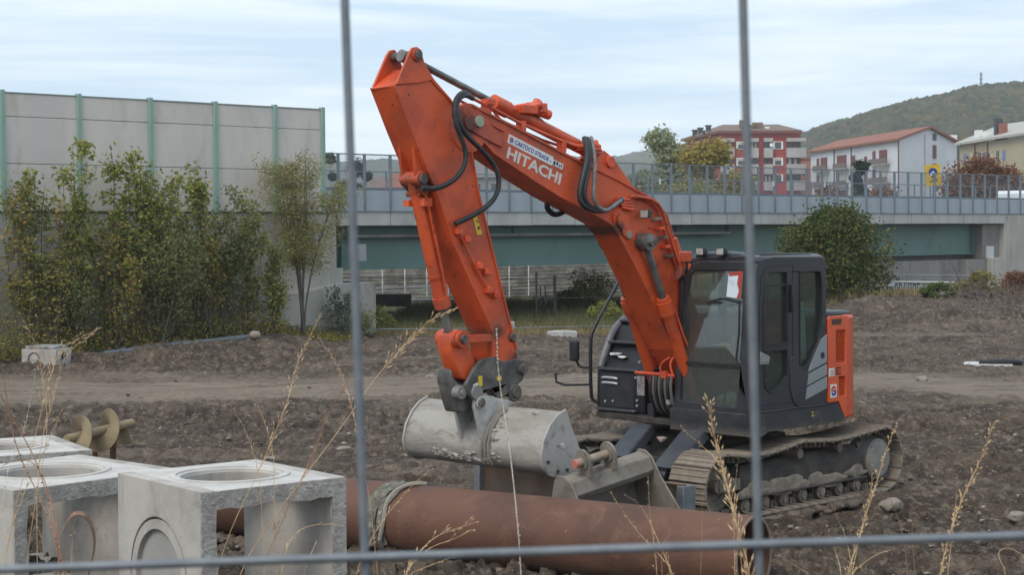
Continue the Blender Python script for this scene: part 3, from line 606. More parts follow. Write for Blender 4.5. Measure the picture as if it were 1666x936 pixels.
# roof and lamps
m_ = MB(); m_.plate([(.27, 2.70), (.33, 2.77), (.5, 2.81), (1.1, 2.825), (1.19, 2.80), (1.222, 2.74)], [], -.33, .88, F=lambda a, y, b: Vector((y, a, b))); m_.build('cab_roof', darkpaint, cab, bevel=.02, seg=3)
for y in (.98, 1.10): m_ = MB(); m_.obox((.70, y, 2.825), (-.2, y, 2.82), .03, .03); m_.build('roof_rib', darkpaint, cab, bevel=.01)
m_ = MB(); m_.tube([(.86, .34, 2.80), (.84, .36, 2.83), (.82, .95, 2.84), (.8, 1.0, 2.80)], .028, 10, 1); m_.build('lamp_bar', mat('bar_grey', (.10, .12, .13), .4, .2), cab)
lampg = glass('lamp_glass', (.8, .8, .8), .2, .1, body=(.75, .75, .72), bodyfac=.5)
def lamp(c, par, sz=.062):
    x, y, z = c
    q = MB(); q.add([(x, y - sz, z - sz * .8), (x, y + sz, z - sz * .8), (x, y + sz, z + sz * .8), (x, y - sz, z + sz * .8), (x - .09, y - sz * .6, z - sz * .5), (x - .09, y + sz * .6, z - sz * .5), (x - .09, y + sz * .6, z + sz * .5), (x - .09, y - sz * .6, z + sz * .5)],
        [(0, 1, 2, 3), (4, 7, 6, 5), (0, 4, 5, 1), (1, 5, 6, 2), (2, 6, 7, 3), (3, 7, 4, 0)])
    o = q.build('work_lamp', black, par, bevel=.006)
    return o, (x, y, z, sz)
for y in (.46, .74):
    o, (x, y_, z, sz) = lamp((.93, y, 2.86), cab, .058)
    q = MB(); q.box(x - .02, x + .006, y_ - sz * .8, y_ + sz * .8, z - sz * .6, z + sz * .6); q.build('lamp_lens', mat('lamp_lens', (.6, .6, .58), .15, .3, col2=(.35, .35, .33), nscale=20), o, bevel=.004)
m_ = MB(); m_.cyl((1.0, .19, 2.64), (1.01, .19, 2.64), .085, n=24); m_.build('cab_guard_disc', mat('faded_disc', (.30, .10, .09), .5), cab)
# inside the cab
seatm = mat('seat_cloth', (.03, .032, .03), .9, col2=(.05, .055, .05), nscale=9)
m_ = MB(); m_.box(-.15, .38, .45, .98, 1.30, 1.44); m_.add([(-.15, .47, 1.44), (-.15, .96, 1.44), (-.28, .96, 2.1), (-.28, .47, 2.1), (.0, .47, 1.44), (.0, .96, 1.44), (-.16, .94, 2.1), (-.16, .49, 2.1)], [(0, 1, 2, 3), (4, 7, 6, 5), (0, 4, 5, 1), (1, 5, 6, 2), (2, 6, 7, 3), (3, 7, 4, 0)])
m_.box(-.26, -.16, .58, .85, 2.12, 2.32); m_.build('operator_seat', seatm, cab, bevel=.04, seg=3)
m_ = MB(); m_.box(-.2, .45, .28, .43, 1.05, 1.52); m_.box(-.2, .45, 1.0, 1.12, 1.05, 1.52); m_.build('seat_console', black, cab, bevel=.02)
for y in (.36, 1.05): m_ = MB(); m_.cyl((.40, y, 1.5), (.44, y, 1.70), .015, n=8); m_.blob((.445, y, 1.73), .03, .03, .06, 2, 2, .02); m_.build('joystick', black, cab)
for y in (.62, .80): m_ = MB(); m_.tube([(.72, y, 1.05), (.70, y, 1.4), (.62, y, 1.62)], .014, 8, 1); m_.build('travel_lever', black, cab)
m_ = MB(); m_.box(.6, .66, .30, .50, 1.62, 1.82); m_.build('monitor', black, cab, bevel=.01)
m_ = MB(); m_.blob((.0, .75, 1.9), .13, .22, .2, 36, 2, .1); m_.blob((-.05, .75, 2.2), .1, .17, .13, 37, 2, .1); m_.build('red_reflection_lumps', mat('red_reflection_tone', (.33, .07, .06), .9, col2=(.2, .05, .05), nscale=5), cab)  # added red lumps standing in for a reddish reflection in the glass
m_ = MB(); m_.plate([(-.2, 1.62), (.1, 1.62), (.08, 2.28), (-.16, 2.30)], [], 1.02, 1.06); m_.build('seat_cover', mat('pale_cover', (.42, .50, .46), .9, col2=(.32, .4, .37), nscale=4), cab, bevel=.02)
m_ = MB(); m_.blob((.55, .50, 1.80), .06, .10, .05, 31, 2, .12); m_.blob((.52, .36, 1.78), .05, .09, .05, 32, 2, .12); m_.blob((.5, .62, 1.86), .05, .06, .07, 35, 2, .12); m_.build('yellow_gloves', mat('yellow_cloth', (.42, .30, .05), .9, col2=(.3, .2, .05)), cab)
m_ = MB(); m_.blob((.45, .5, 1.18), .16, .17, .12, 33, 2, .12); m_.blob((.3, .9, 1.2), .14, .14, .12, 34, 2, .12); m_.build('rag_pile', mat('pale_rag', (.25, .32, .28), .95, col2=(.4, .45, .42), nscale=6), cab)
m_ = MB(); m_.plate([(.25, 1.15), (1.16, 1.15), (1.16, 1.55), (.25, 1.55)], [], -.34, -.31, F=lambda a, y, b: Vector((y, a, b))); m_.plate([(.22, 1.5), (1.17, 1.5), (1.17, 2.7), (.25, 2.7)], [[(.32, 1.6), (1.08, 1.6), (1.08, 2.6), (.32, 2.6)]], -.345, -.31, F=lambda a, y, b: Vector((y, a, b)))
m_.box(-.3, .98, .22, 1.17, 1.0, 1.06); m_.build('cab_back_wall', darkpaint, cab)
m_ = MB(); m_.plate([(.32, 1.6), (1.08, 1.6), (1.08, 2.6), (.32, 2.6)], [], -.33, -.325, F=lambda a, y, b: Vector((y, a, b))); m_.build('rear_window', glr, cab, smooth=0)
m_ = MB(); m_.box(-.25, .0, .36, .9, 2.40, 2.72); m_.v = []; m_.f = []; m_.box(-.2, .12, .4, 1.0, 1.9, 1.92)

# --- boom
BW = .17
btop = [(4.13, 4.27), (4.02, 4.32), (3.81, 4.25), (3.52, 4.155), (2.86, 3.925), (2.45, 3.79), (1.95, 3.64), (1.35, 3.42), (1.15, 3.26), (1.0, 2.93), (.80, 2.55), (.30, 1.55), (.18, 1.35)]
bbot = [(.22, 1.12), (.42, 1.12), (.86, 1.55), (1.04, 1.78), (1.43, 2.40), (1.80, 2.93), (1.93, 3.08), (2.06, 3.18), (2.30, 3.27), (2.83, 3.46), (3.20, 3.62), (3.74, 3.87), (3.86, 3.97), (4.09, 4.05), (4.16, 4.12)]
m_ = MB(); m_.plate(btop + bbot, [], -BW, BW); boom = m_.build('boom', orange, EX, bevel=.006, seg=1)
def ribbon(pts, y0, y1, th, name, m, par):
    q = MB()
    for a, b in zip(pts, pts[1:]):
        d = Vector((b[0] - a[0], 0, b[1] - a[1])).normalized(); nn = Vector((-d.z, 0, d.x)) * th / 2
        A, B = Vector((a[0], 0, a[1])) - d * .001, Vector((b[0], 0, b[1])) + d * .001
        vs = [Vector((p.x, y, p.z)) + nn * s for p in (A, B) for y in (y0, y1) for s in (-1, 1)]
        q.add(vs, [(0, 1, 3, 2), (4, 6, 7, 5), (0, 4, 5, 1), (2, 3, 7, 6), (0, 2, 6, 4), (1, 5, 7, 3)])
    return q.build(name, m, par, smooth=0)
ribbon(btop[1:11], -BW - .018, BW + .018, .022, 'boom_top_flange', orange, boom)
ribbon(bbot[3:13], -BW - .018, BW + .018, .022, 'boom_bottom_flange', orange, boom)
def disc(name, x, z, y0, y1, r, m, par, n=28, r1=None):
    q = MB(); q.cyl((x, y0, z), (x, y1, z), r, r1, n=n); return q.build(name, m, par, bevel=.005, seg=1)
disc('boom_end_boss', 4.05, 4.16, -.20, .20, .085, orange, boom)
disc('boom_end_pin', 3.96, 4.165, .17, .225, .055, mat('greenish_cap', (.30, .33, .24), .5), boom)
m_ = MB(); m_.plate([(4.06, 4.26), (3.90, 4.22), (3.62, 4.02), (3.66, 3.93), (4.0, 4.05), (4.12, 4.10)], [], .165, .195); m_.build('boom_end_cheek', orange, boom, bevel=.005)
m_ = MB(); m_.obox((3.90, .185, 4.06), (3.62, .185, 3.93), .012, .02); m_.obox((3.78, .185, 4.15), (3.60, .185, 4.09), .012, .02); m_.build('weld_rib', orange, boom)
# elbow: reinforcing plates and pins
m_ = MB(); m_.plate([(2.02, 3.28), (1.92, 3.34), (1.84, 3.27), (1.72, 3.1), (1.30, 2.42), (1.15, 2.1), (1.24, 2.06), (1.62, 2.62), (1.90, 2.98), (2.02, 3.12)], [], .165, .20); m_.build('elbow_reinforcement', orange, boom, bevel=.008)
disc('elbow_pin_boss', 1.90, 3.20, .17, .225, .085, orange, boom); disc('elbow_pin', 1.81, 3.05, .19, .235, .045, mat('grease_cap', (.24, .2, .15), .5), boom)
m_ = MB(); m_.plate([(1.97, 3.24), (1.85, 3.24), (1.75, 3.04), (1.82, 2.99), (1.9, 3.05)], [], .195, .222); m_.build('pin_lock_plate', orange, boom, bevel=.006)
# arm cylinder bracket on the boom's back
m_ = MB()
for y in (-.12, .12): m_.plate([(2.35, 3.74), (2.10, 3.94), (1.95, 3.86), (1.60, 3.52), (1.9, 3.62)], [], y - .02, y + .02)
m_.build('cylinder_bracket', orange, boom, bevel=.006)
disc('bracket_pin', 2.02, 3.82, -.16, .17, .062, brightor, boom)
m_ = MB(); m_.cyl((3.55, 0, 4.37), (2.10, 0, 3.90), .070, n=24); m_.cyl((3.58, 0, 4.38), (3.38, 0, 4.315), .086, n=24); m_.cyl((2.22, 0, 3.93), (2.02, 0, 3.84), .085, n=20)
acyl = m_.build('arm_cylinder', orange, EX)
m_ = MB(); m_.cyl((4.70, 0, 4.76), (3.5, 0, 4.355), .034, n=16); m_.cyl((4.78, 0, 4.77), (4.62, 0, 4.73), .06, n=16); m_.build('cylinder_rod', chrome, acyl)
m_ = MB(); m_.box(3.05, 3.28, -.08, .12, 4.28, 4.37); m_.cyl((3.16, -.1, 4.34), (3.0, .12, 4.38), .045, n=12); m_.cyl((3.12, .0, 4.36), (2.83, .06, 4.28), .05, n=12); m_.cyl((3.0, .02, 4.36), (2.97, .02, 4.44), .04, n=10); m_.box(2.90, 3.02, -.02, .1, 4.3, 4.4); m_.cyl((3.32, .05, 4.31), (3.42, .05, 4.36), .035, n=10); m_.build('holding_valve', brightor, acyl, bevel=.01)
m_ = MB(); m_.box(2.28, 2.42, .02, .15, 3.93, 4.0); m_.cyl((2.30, .1, 4.0), (2.30, .1, 4.06), .025, n=8); m_.cyl((2.20, .08, 3.99), (2.12, .08, 3.97), .04, n=10); m_.cyl((2.25, .05, 4.0), (2.12, .05, 4.03), .03, n=10); m_.build('valve_block', brightor, acyl, bevel=.008)
# hard lines along the boom
m_ = MB()
for y, dz in ((.10, 0), (.14, -.02), (-.12, 0)): m_.tube([(3.98, y, 4.41 + dz), (3.70, y, 4.32 + dz), (3.35, y, 4.20 + dz), (2.75, y, 4.035 + dz), (2.5, y, 3.985 + dz), (2.15, y, 3.96 + dz)], .016, 8)
m_.tube([(3.68, .12, 4.28), (3.6, .14, 4.19), (3.52, .15, 4.16), (3.35, .14, 4.13)], .014, 8, 1); m_.build('hydraulic_pipe', orange, boom)
m_ = MB(); m_.box(3.66, 3.82, -.13, .13, 4.20, 4.36); m_.v = []; m_.f = []
for y in (.12,): m_.obox((3.82, y, 4.20), (3.76, y, 4.36), .05, .12); m_.box(3.70, 3.80, .06, .17, 4.34, 4.40)
m_.build('pipe_clamp', brightor, boom, bevel=.005)
for x, z in ((3.30, 4.10), (2.72, 3.93)): m_ = MB(); m_.box(x - .02, x + .03, .07, .17, z - .03, z + .10); m_.build('pipe_clamp', brightor, boom, bevel=.005)
m_ = MB(); m_.tube([(3.0, -.04, 4.30), (2.8, -.04, 4.18), (2.5, -.04, 4.0), (2.3, -.04, 3.96)], .03, 8, 1); m_.build('hydraulic_hose', rubber, acyl)
# hoses
def hose(pts, r, m=rubber, par=None): q = MB(); q.tube(pts, r, 8, 3); return q.build('hydraulic_hose', m, par or boom)
hose([(3.97, .12, 4.40), (4.12, .2, 4.44), (4.26, .26, 4.42), (4.36, .28, 4.31), (4.36, .3, 4.13), (4.28, .3, 3.99), (4.22, .3, 3.86), (4.24, .3, 3.72), (4.36, .28, 3.58), (4.56, .24, 3.50), (4.70, .2, 3.51)], .026)
hose([(4.0, .16, 4.39), (4.18, .24, 4.42), (4.31, .27, 4.35), (4.35, .3, 4.20), (4.24, .3, 4.03), (4.02, .3, 3.89), (3.82, .3, 3.72), (3.78, .3, 3.56), (3.85, .3, 3.40), (4.05, .27, 3.27), (4.30, .22, 3.17)], .026)
hose([(2.36, .1, 4.06), (2.42, .18, 3.99), (2.49, .26, 3.83), (2.59, .28, 3.63), (2.64, .28, 3.45), (2.58, .28, 3.35), (2.40, .28, 3.30), (2.2, .27, 3.31), (2.05, .24, 3.36), (1.92, .22, 3.42)], .03)
hose([(2.32, .1, 4.06), (2.38, .18, 3.99), (2.45, .26, 3.81), (2.54, .29, 3.6), (2.58, .29, 3.45), (2.50, .29, 3.35), (2.38, .28, 3.31)], .026)
hose([(2.26, .1, 4.07), (2.32, .18, 3.99), (2.37, .26, 3.83), (2.43, .3, 3.6), (2.45, .3, 3.43), (2.36, .3, 3.32), (2.22, .29, 3.30), (2.06, .26, 3.37), (1.9, .22, 3.43)], .022, greyhose)
hose([(2.62, -.12, 3.50), (2.64, -.2, 3.36), (2.55, -.2, 3.27), (2.42, -.2, 3.27), (2.28, -.18, 3.36)], .03)
m_ = MB()
for k in range(4): m_.cyl((1.96 - .02 * k, .2, 3.43 - .03 * k), (1.78 - .02 * k, .2, 3.42 - .035 * k), .018, n=8)
m_.build('hose_fitting', brightor, boom)
# lamp on the boom, pipes down the back of the boom
o, (x, y_, z, sz) = lamp((1.62, .27, 3.27), boom, .062)
q = MB(); q.box(x - .02, x + .006, y_ - sz * .82, y_ + sz * .82, z - sz * .65, z + sz * .65); q.build('lamp_lens', MATS['lamp_lens'], o, bevel=.004)
m_ = MB()
for k, (y, off) in enumerate(((.20, 0), (.235, .05), (.17, .1))):
    m_.tube([(1.75 - off, y, 3.46), (1.45 - off, y, 3.42), (1.30 - off * .6, y, 3.30), (1.18 - off * .5, y, 3.02), (1.02 - off * .5, y, 2.70), (.9 - off * .5, y, 2.5)], .017, 8, 1)
m_.build('hydraulic_pipe', orange, boom)
m_ = MB(); m_.cyl((1.06, .19, 3.0), (.88, .19, 2.63), .05, n=14); m_.build('pilot_accumulator', orange, boom)
for k in range(5): m_ = MB(); m_.box(1.33 - .05 * k, 1.40 - .05 * k, .17, .27, 3.20 - .1 * k, 3.235 - .1 * k); m_.build('pipe_clamp', brightor if k % 2 else mudsteel, boom, bevel=.004)
hose([(1.28, -.02, 3.38), (1.12, -.02, 3.36), (1.05, -.02, 3.2), (1.07, -.02, 3.0)], .035)
m_ = MB(); m_.box(.80, 1.02, .05, .25, 2.74, 2.86); m_.cyl((.86, .2, 2.72), (.80, .26, 2.6), .05, n=12); m_.build('swivel_block', brightor, boom, bevel=.012)
# lettering
dv, uv = (-.946, 0, -.325), (-.325, 0, .946)
cream = mat('cream_lettering', (.62, .58, .52), .6, speck=((.62, .068, .02), 60, .64)); navy = mat('navy_ink', (.01, .02, .2), .5); inkb = mat('black_ink', (.02, .02, .02), .6)
text('lettering', 'HITACHI', cream, boom, (3.565, BW + .001, 3.825), dv, uv, .118, .80, fat=.03)
st = MB(); o0 = Vector((3.55, BW + .001, 3.975)); D_, U_ = Vector(dv).normalized(), Vector(uv).normalized()
def onstrip(a, b, h=0.0): return o0 + D_ * a + U_ * b + Vector((0, h, 0))
def strip(a0, a1, b0, b1, h, name, m):
    q = MB(); q.add([onstrip(a0, b0, h), onstrip(a1, b0, h), onstrip(a1, b1, h), onstrip(a0, b1, h), onstrip(a0, b0, -.001), onstrip(a1, b0, -.001), onstrip(a1, b1, -.001), onstrip(a0, b1, -.001)], [(0, 1, 2, 3), (0, 4, 5, 1), (1, 5, 6, 2), (2, 6, 7, 3), (3, 7, 4, 0)]); return q.build(name, m, boom, smooth=0)
strip(.0, .66, .0, .092, .002, 'decal_strip', whitep); strip(.65, .82, .012, .072, .0025, 'decal_strip', whitep)
text('lettering', 'CARTOCO STRADE', navy, boom, onstrip(.10, .022, .002), dv, uv, .045, .50, fat=.012)
for k, (a, w_, b0, b1) in enumerate(((.62, .02, .03, .04), (.675, .03, .02, .06), (.72, .025, .03, .066), (.76, .012, .02, .05), (.785, .015, .03, .06))): strip(a, a + w_, b0, b1, .0042, 'decal_smudge', inkb)
logo(boom, lambda a, y, b: onstrip(.045 + a, .046 + b * .8, .0015 + y), .034)
m_ = MB(); m_.add([(4.03, .181, 3.27), (3.97, .181, 3.25), (3.90, .181, 3.07), (3.965, .181, 3.06), (4.03, .186, 3.27), (3.97, .186, 3.25), (3.90, .186, 3.07), (3.965, .186, 3.06)], [(4, 5, 6, 7), (0, 1, 5, 4), (1, 2, 6, 5), (2, 3, 7, 6), (3, 0, 4, 7)])
ystk = mat('yellow_sticker', (.60, .44, .02), .5)

# --- arm
AW = .165
arm_o = [(4.79, 4.79), (4.74, 4.83), (4.68, 4.80), (4.62, 4.66), (4.53, 4.54), (4.30, 4.35), (4.14, 4.15), (4.04, 3.90), (3.95, 3.49), (3.86, 3.21), (3.55, 2.24), (3.40, 1.78), (3.36, 1.70), (3.43, 1.66), (3.72, 1.75), (3.76, 1.85),
         (3.76, 2.10), (4.25, 2.94), (4.49, 3.49), (4.80, 4.06), (4.99, 4.46)]
body = [(5.0, 4.46), (4.74, 4.64), (4.64, 4.66), (4.53, 4.54)] + arm_o[5:]
m_ = MB(); m_.plate(body[::1], [], -AW, AW); arm = m_.build('arm', orange, EX, bevel=.006, seg=1)
for s in (1, -1):
    m_ = MB(); m_.plate([(4.99, 4.47), (4.82, 4.78), (4.78, 4.83), (4.72, 4.84), (4.67, 4.79), (4.62, 4.66), (4.53, 4.54), (4.7, 4.5)], [], s * AW - .015, s * AW + .015); m_.build('arm_top_lug', orange, arm, bevel=.006)
disc('arm_top_pin', 4.735, 4.765, -AW - .04, AW + .055, .042, pinm, arm); disc('arm_top_pin_cap', 4.735, 4.765, AW + .015, AW + .04, .06, orange, arm)
m_ = MB(); m_.tube([(5.01, -AW, 4.45), (5.0, AW, 4.46), (4.92, AW + .004, 4.52), (4.72, AW + .004, 4.64), (4.66, AW + .004, 4.645), (4.58, AW + .004, 4.57), (4.42, AW + .004, 4.44)], .012, 6, 1); m_.build('arm_weld_bead', brightor, arm)
ribbon([(4.62, 4.655), (4.53, 4.545), (4.30, 4.355), (4.14, 4.155), (4.04, 3.905), (3.95, 3.495), (3.86, 3.215), (3.55, 2.245), (3.44, 1.92)], -AW - .014, AW + .014, .02, 'arm_front_flange', orange, arm)
ribbon([(5.0, 4.46), (4.80, 4.06), (4.49, 3.49), (4.25, 2.94), (3.76, 2.10)], -AW - .014, AW + .014, .02, 'arm_back_flange', orange, arm)
disc('arm_pivot_plate', 4.06, 4.10, -AW - .012, AW + .012, .24, orange, arm, n=40)
m_.v = []; m_.f = []
m_ = MB(); m_.add([(4.03, AW + .001, 3.27), (3.965, AW + .001, 3.245), (3.895, AW + .001, 3.07), (3.96, AW + .001, 3.06), (4.03, AW + .005, 3.27), (3.965, AW + .005, 3.245), (3.895, AW + .005, 3.07), (3.96, AW + .005, 3.06)], [(4, 5, 6, 7), (0, 1, 5, 4), (1, 2, 6, 5), (2, 3, 7, 6), (3, 0, 4, 7)]); stk = m_.build('warning_sticker', ystk, arm, smooth=0)
m_ = MB()
for a, b in (((3.98, 3.20), (3.95, 3.19)), ((3.955, 3.14), (3.925, 3.12)), ((3.95, 3.11), (3.94, 3.15))): m_.obox((a[0], AW + .006, a[1]), (b[0], AW + .006, b[1]), .012, .003, up=(0, 1, 0))
m_.build('sticker_pictogram', inkb, stk, smooth=0)
m_ = MB(); m_.tube([(4.26, AW + .02, 3.16), (4.20, AW + .03, 3.05), (3.98, AW + .03, 2.70), (3.80, AW + .03, 2.47)], .013, 8); m_.build('grease_pipe', orange, arm)
for x, z in ((4.24, 3.10), (4.13, 3.02), (3.97, 2.76), (3.87, 2.70), (3.84, 2.52), (3.75, 2.47)): m_ = MB(); m_.box(x - .04, x + .03, AW, AW + .06, z - .03, z + .025); m_.cyl((x, AW + .03, z - .04), (x, AW + .03, z + .04), .02, n=8); m_.build('pipe_clamp', brightor, arm, bevel=.005)
# bucket cylinder on the arm's back
m_ = MB(); m_.plate([(4.56, 3.56), (4.46, 3.50), (4.80, 4.05), (4.97, 4.38), (4.75, 3.9)], [], -.05, .05); m_.v = []; m_.f = []
for y in (-.10, .10): m_.plate([(4.98, 4.40), (4.80, 4.05), (4.50, 3.50), (4.56, 3.45), (4.66, 3.52), (4.70, 3.62), (4.74, 4.0)], [], y - .016, y + .016)
m_.build('cylinder_lug', orange, arm, bevel=.005)
disc('cylinder_pin', 4.63, 3.60, -.15, .16, .05, pinm, arm); disc('cylinder_boss', 4.63, 3.60, -.13, .135, .075, orange, arm)
m_ = MB(); m_.cyl((4.61, 0, 3.52), (4.30, 0, 2.44), .066, n=24); m_.cyl((4.30, 0, 2.46), (4.265, 0, 2.36), .082, n=24); m_.cyl((4.63, 0, 3.60), (4.60, 0, 3.48), .07, n=20); m_.cyl((4.37, 0, 2.68), (4.362, 0, 2.65), .075, n=24); m_.cyl((4.60, .09, 3.46), (4.60, -.12, 3.46), .03, n=10)
m_.box(4.50, 4.60, .04, .12, 3.34, 3.42); m_.box(4.54, 4.66, -.12, -.04, 3.34, 3.40); m_.tube([(4.66, .1, 3.50), (4.58, .12, 3.44), (4.52, .1, 3.3), (4.36, .09, 2.75), (4.30, .09, 2.50)], .014, 8)
bcyl = m_.build('bucket_cylinder', orange, EX)
m_ = MB(); m_.cyl((4.28, 0, 2.40), (4.18, 0, 2.06), .042, n=16); m_.build('cylinder_rod', chrome, bcyl)
# linkage
m_ = MB()
for y in (-.135, .135): m_.obox((4.17, y, 2.05), (3.52, y, 2.04), .04, .075); m_.cyl((3.50, y - .03, 2.04), (3.50, y + .03, 2.04), .06, n=18); m_.cyl((4.15, y - .03, 2.05), (4.15, y + .03, 2.05), .085, n=20)
m_.build('idler_link', orange, EX, bevel=.004)
disc('link_pin', 4.15, 2.05, -.2, .195, .045, pinm, EX); disc('link_pin', 3.50, 2.04, -.19, .2, .04, pinm, EX)
m_ = MB(); m_.plate([(4.25, 2.10), (4.10, 2.13), (4.04, 2.02), (3.93, 1.82), (3.90, 1.68), (3.98, 1.62), (4.12, 1.66), (4.20, 1.80), (4.27, 2.0)], [], -.095, .095); m_.build('connecting_link', orange, EX, bevel=.012)
m_ = MB(); m_.cyl((4.16, -.125, 2.05), (4.16, -.05, 2.05), .09, n=20); m_.cyl((4.16, .05, 2.05), (4.16, .125, 2.05), .09, n=20); m_.build('link_bush', orange, EX)
# quick coupler
m_ = MB()
for y in (-.155, .155): m_.plate([(4.14, 1.60), (4.02, 1.76), (3.92, 1.84), (3.74, 1.86), (3.62, 1.80), (3.44, 1.82), (3.34, 1.80), (3.30, 1.72), (3.36, 1.60), (3.60, 1.46), (3.70, 1.44), (3.80, 1.54), (3.98, 1.46), (4.10, 1.50)], [], y - .022, y + .022)
m_.box(3.55, 4.0, -.14, .14, 1.50, 1.60); cp = m_.build('quick_coupler', couplerm, EX, bevel=.008)
m_ = MB(); m_.plate([(4.24, 1.77), (4.20, 1.66), (4.12, 1.60), (4.0, 1.60), (3.97, 1.42), (4.02, 1.33), (4.16, 1.33), (4.22, 1.48), (4.265, 1.64)], [], -.11, .09); m_.build('coupler_hook', couplerm, cp, bevel=.02)
m_ = MB(); m_.cyl((4.17, .08, 1.53), (4.17, .16, 1.53), .075, .065, n=22); m_.cyl((4.17, .15, 1.53), (4.17, .175, 1.53), .03, n=12); m_.cyl((4.0, .12, 1.52), (4.0, .2, 1.52), .075, n=18); m_.build('coupler_boss', mat('pale_steel', (.22, .21, .2), .45, .3, dirt=(.12, .1, .08), dscale=7), cp, bevel=.006)
disc('arm_tip_pin', 3.375, 1.715, -.22, .225, .055, pinm, cp); disc('coupler_pin', 3.47, 1.48, -.2, .215, .05, pinm, cp); disc('pin_collar', 3.47, 1.48, .15, .19, .085, couplerm, cp)
m_ = MB(); m_.box(3.92, 3.97, .1775, .182, 1.58, 1.68); m_.box(3.66, 3.72, .1775, .182, 1.62, 1.66); m_.build('yellow_label', ystk, cp, smooth=0)
m_ = MB(); m_.plate([(4.04, 1.60), (3.98, 1.62), (3.98, 1.55), (4.04, 1.53)], [], .1775, .182); m_.build('white_label', whitep, cp, smooth=0)

# --- ditching bucket
outer_b = [(3.61, 1.36), (3.70, 1.325), (3.80, 1.24), (3.89, 1.11), (3.93, .96), (3.91, .86), (3.84, .785), (3.74, .755), (3.55, .765), (3.27, .80)]
inner_b = [(a + (3.55 - a) * .05, b + (1.02 - b) * .05) for a, b in outer_b]
m_ = MB(); m_.plate(outer_b + inner_b[::-1], [], -1.0, 1.0); bk = m_.build('ditching_bucket', bucketm, EX, smooth=40)
for s in (1, -1):
    m_ = MB(); m_.plate([(3.60, 1.385), (3.72, 1.335), (3.82, 1.25), (3.905, 1.12), (3.945, .96), (3.925, .85), (3.85, .77), (3.74, .735), (3.55, .745), (3.25, .785), (3.27, .83), (3.42, 1.0), (3.52, 1.2)], [], s * 1.0 - .014, s * 1.0 + .014)
    sp = m_.build('bucket_side_plate', mat('bucket_plate_steel', (.38, .36, .335), .45, .2, dirt=(.18, .16, .14), dscale=4, dlo=.52, dhi=.7), bk, bevel=.004)
    for (x, z) in ((3.86, .90), (3.73, .80), (3.60, .80), (3.42, .83)):
        q = MB(); q.cyl((x, s * 1.014, z), (x, s * 1.03, z), .016, n=8); q.build('bolt', rustdark, sp)
m_ = MB(); m_.box(3.22, 3.42, -1.0, 1.0, .772, .79); m_.build('cutting_edge', mudsteel, bk)
m_ = MB(); m_.box(3.66, 3.70, 1.014, 1.02, 1.0, 1.0); m_.v = []; m_.f = []; m_.blob((3.66, 1.014, 1.03), .07, .006, .035, 3, 2, .3); m_.build('side_plate_mud', concsplash, bk)
for y in (-.13, .16):
    m_ = MB(); m_.plate([(4.02, 1.47), (3.97, 1.50), (3.90, 1.49), (3.60, 1.42), (3.45, 1.38), (3.60, 1.34), (3.84, 1.0), (3.93, 1.05), (3.98, 1.22), (4.03, 1.38)], [], y - .02, y + .02); m_.build('bucket_ear', mat('pale_bucket_paint', (.52, .50, .47), .5, col2=(.3, .29, .27), nscale=5), bk, bevel=.006)
disc('bucket_pin', 3.955, 1.42, -.19, .22, .045, pinm, bk); disc('pin_collar', 3.955, 1.42, .18, .205, .06, mat('pale_collar', (.4, .39, .37), .5), bk)
def shellpt(t, y, off=.008):      # a point on the outer skin
    n = len(outer_b) - 1; i = min(int(t * n), n - 1); u = t * n - i
    a, b = Vector((outer_b[i][0], 0, outer_b[i][1])), Vector((outer_b[i + 1][0], 0, outer_b[i + 1][1])); p = a.lerp(b, u); d = (b - a).normalized(); nn = Vector((-d.z, 0, d.x))
    if nn.dot(p - Vector((3.55, 0, 1.02))) < 0: nn = -nn
    p = p + nn * off; p.y = y; return p
m_ = MB(); q = random.Random(12)
for i in range(150):
    if i < 80: t_, y = .55 + .03 * q.gauss(0, 1), -.55 + q.random() * .65
    elif i < 145: t_, y = .15 + .42 * q.random(), .2 + .3 * q.random() * q.random()
    else: t_, y = q.random() * .6, -.3 + 1.2 * q.random()
    p = shellpt(min(.95, max(.02, t_)), y, -.004); r = .010 + .024 * q.random() ** 2; m_.blob(p, r * .8, r * 2.2, r * .8, i, 1, .3)
m_.build('concrete_crust', concsplash, bk, kind='stuff')
m_ = MB()
for k, y in enumerate((.22, .26, .30)):
    m_.tube([shellpt(t_ / 10, y + .02 * math.sin(t_ + k) - .05 * t_ / 10, .02) for t_ in range(1, 7)], .016, 6)
m_.build('cable_remnant', mat('dusty_cable', (.2, .18, .15), .9, bump=.5), bk)

# --- boom cylinders, one on each side
for s in (1, -1):
    y = .26 * s; top = Vector((1.60, y, 2.97)); base = Vector((.72, y, 1.10)); d = (top - base).normalized(); L_ = (top - base).length
    m_ = MB(); m_.cyl(base, base + d * (L_ * .62), .068, n=24); m_.cyl(base + d * (L_ * .58), base + d * (L_ * .655), .088, n=24); m_.cyl(base + d * (L_ * .655), base + d * (L_ * .675), .075, n=20); m_.cyl((base.x, y - .07, base.z), (base.x, y + .07, base.z), .095, n=20)
    bc = m_.build('boom_cylinder', orange, EX)
    m_ = MB(); m_.cyl(base + d * L_ * .66, top, .04, n=18); m_.cyl((top.x, y - .07, top.z), (top.x, y + .08, top.z), .09, n=22); m_.cyl((top.x, y + .08 * s, top.z), (top.x, y + .13 * s, top.z), .045, n=14); m_.build('cylinder_rod', chrome, bc)
    q = MB(); q.cyl((top.x, y - .065, top.z), (top.x, y + .075, top.z), .094, n=22); q.build('rod_eye', couplerm, bc)
    m_ = MB(); m_.tube([base + d * L_ * .6 + Vector((-.08, .05 * s, 0)), base + d * L_ * .4 + Vector((-.09, .05 * s, 0)), base + d * L_ * .3 + Vector((-.14, .05 * s, .02)), base + d * L_ * .18 + Vector((-.2, 0, 0))], .014, 8, 1); m_.build('cylinder_pipe', brightor, bc)
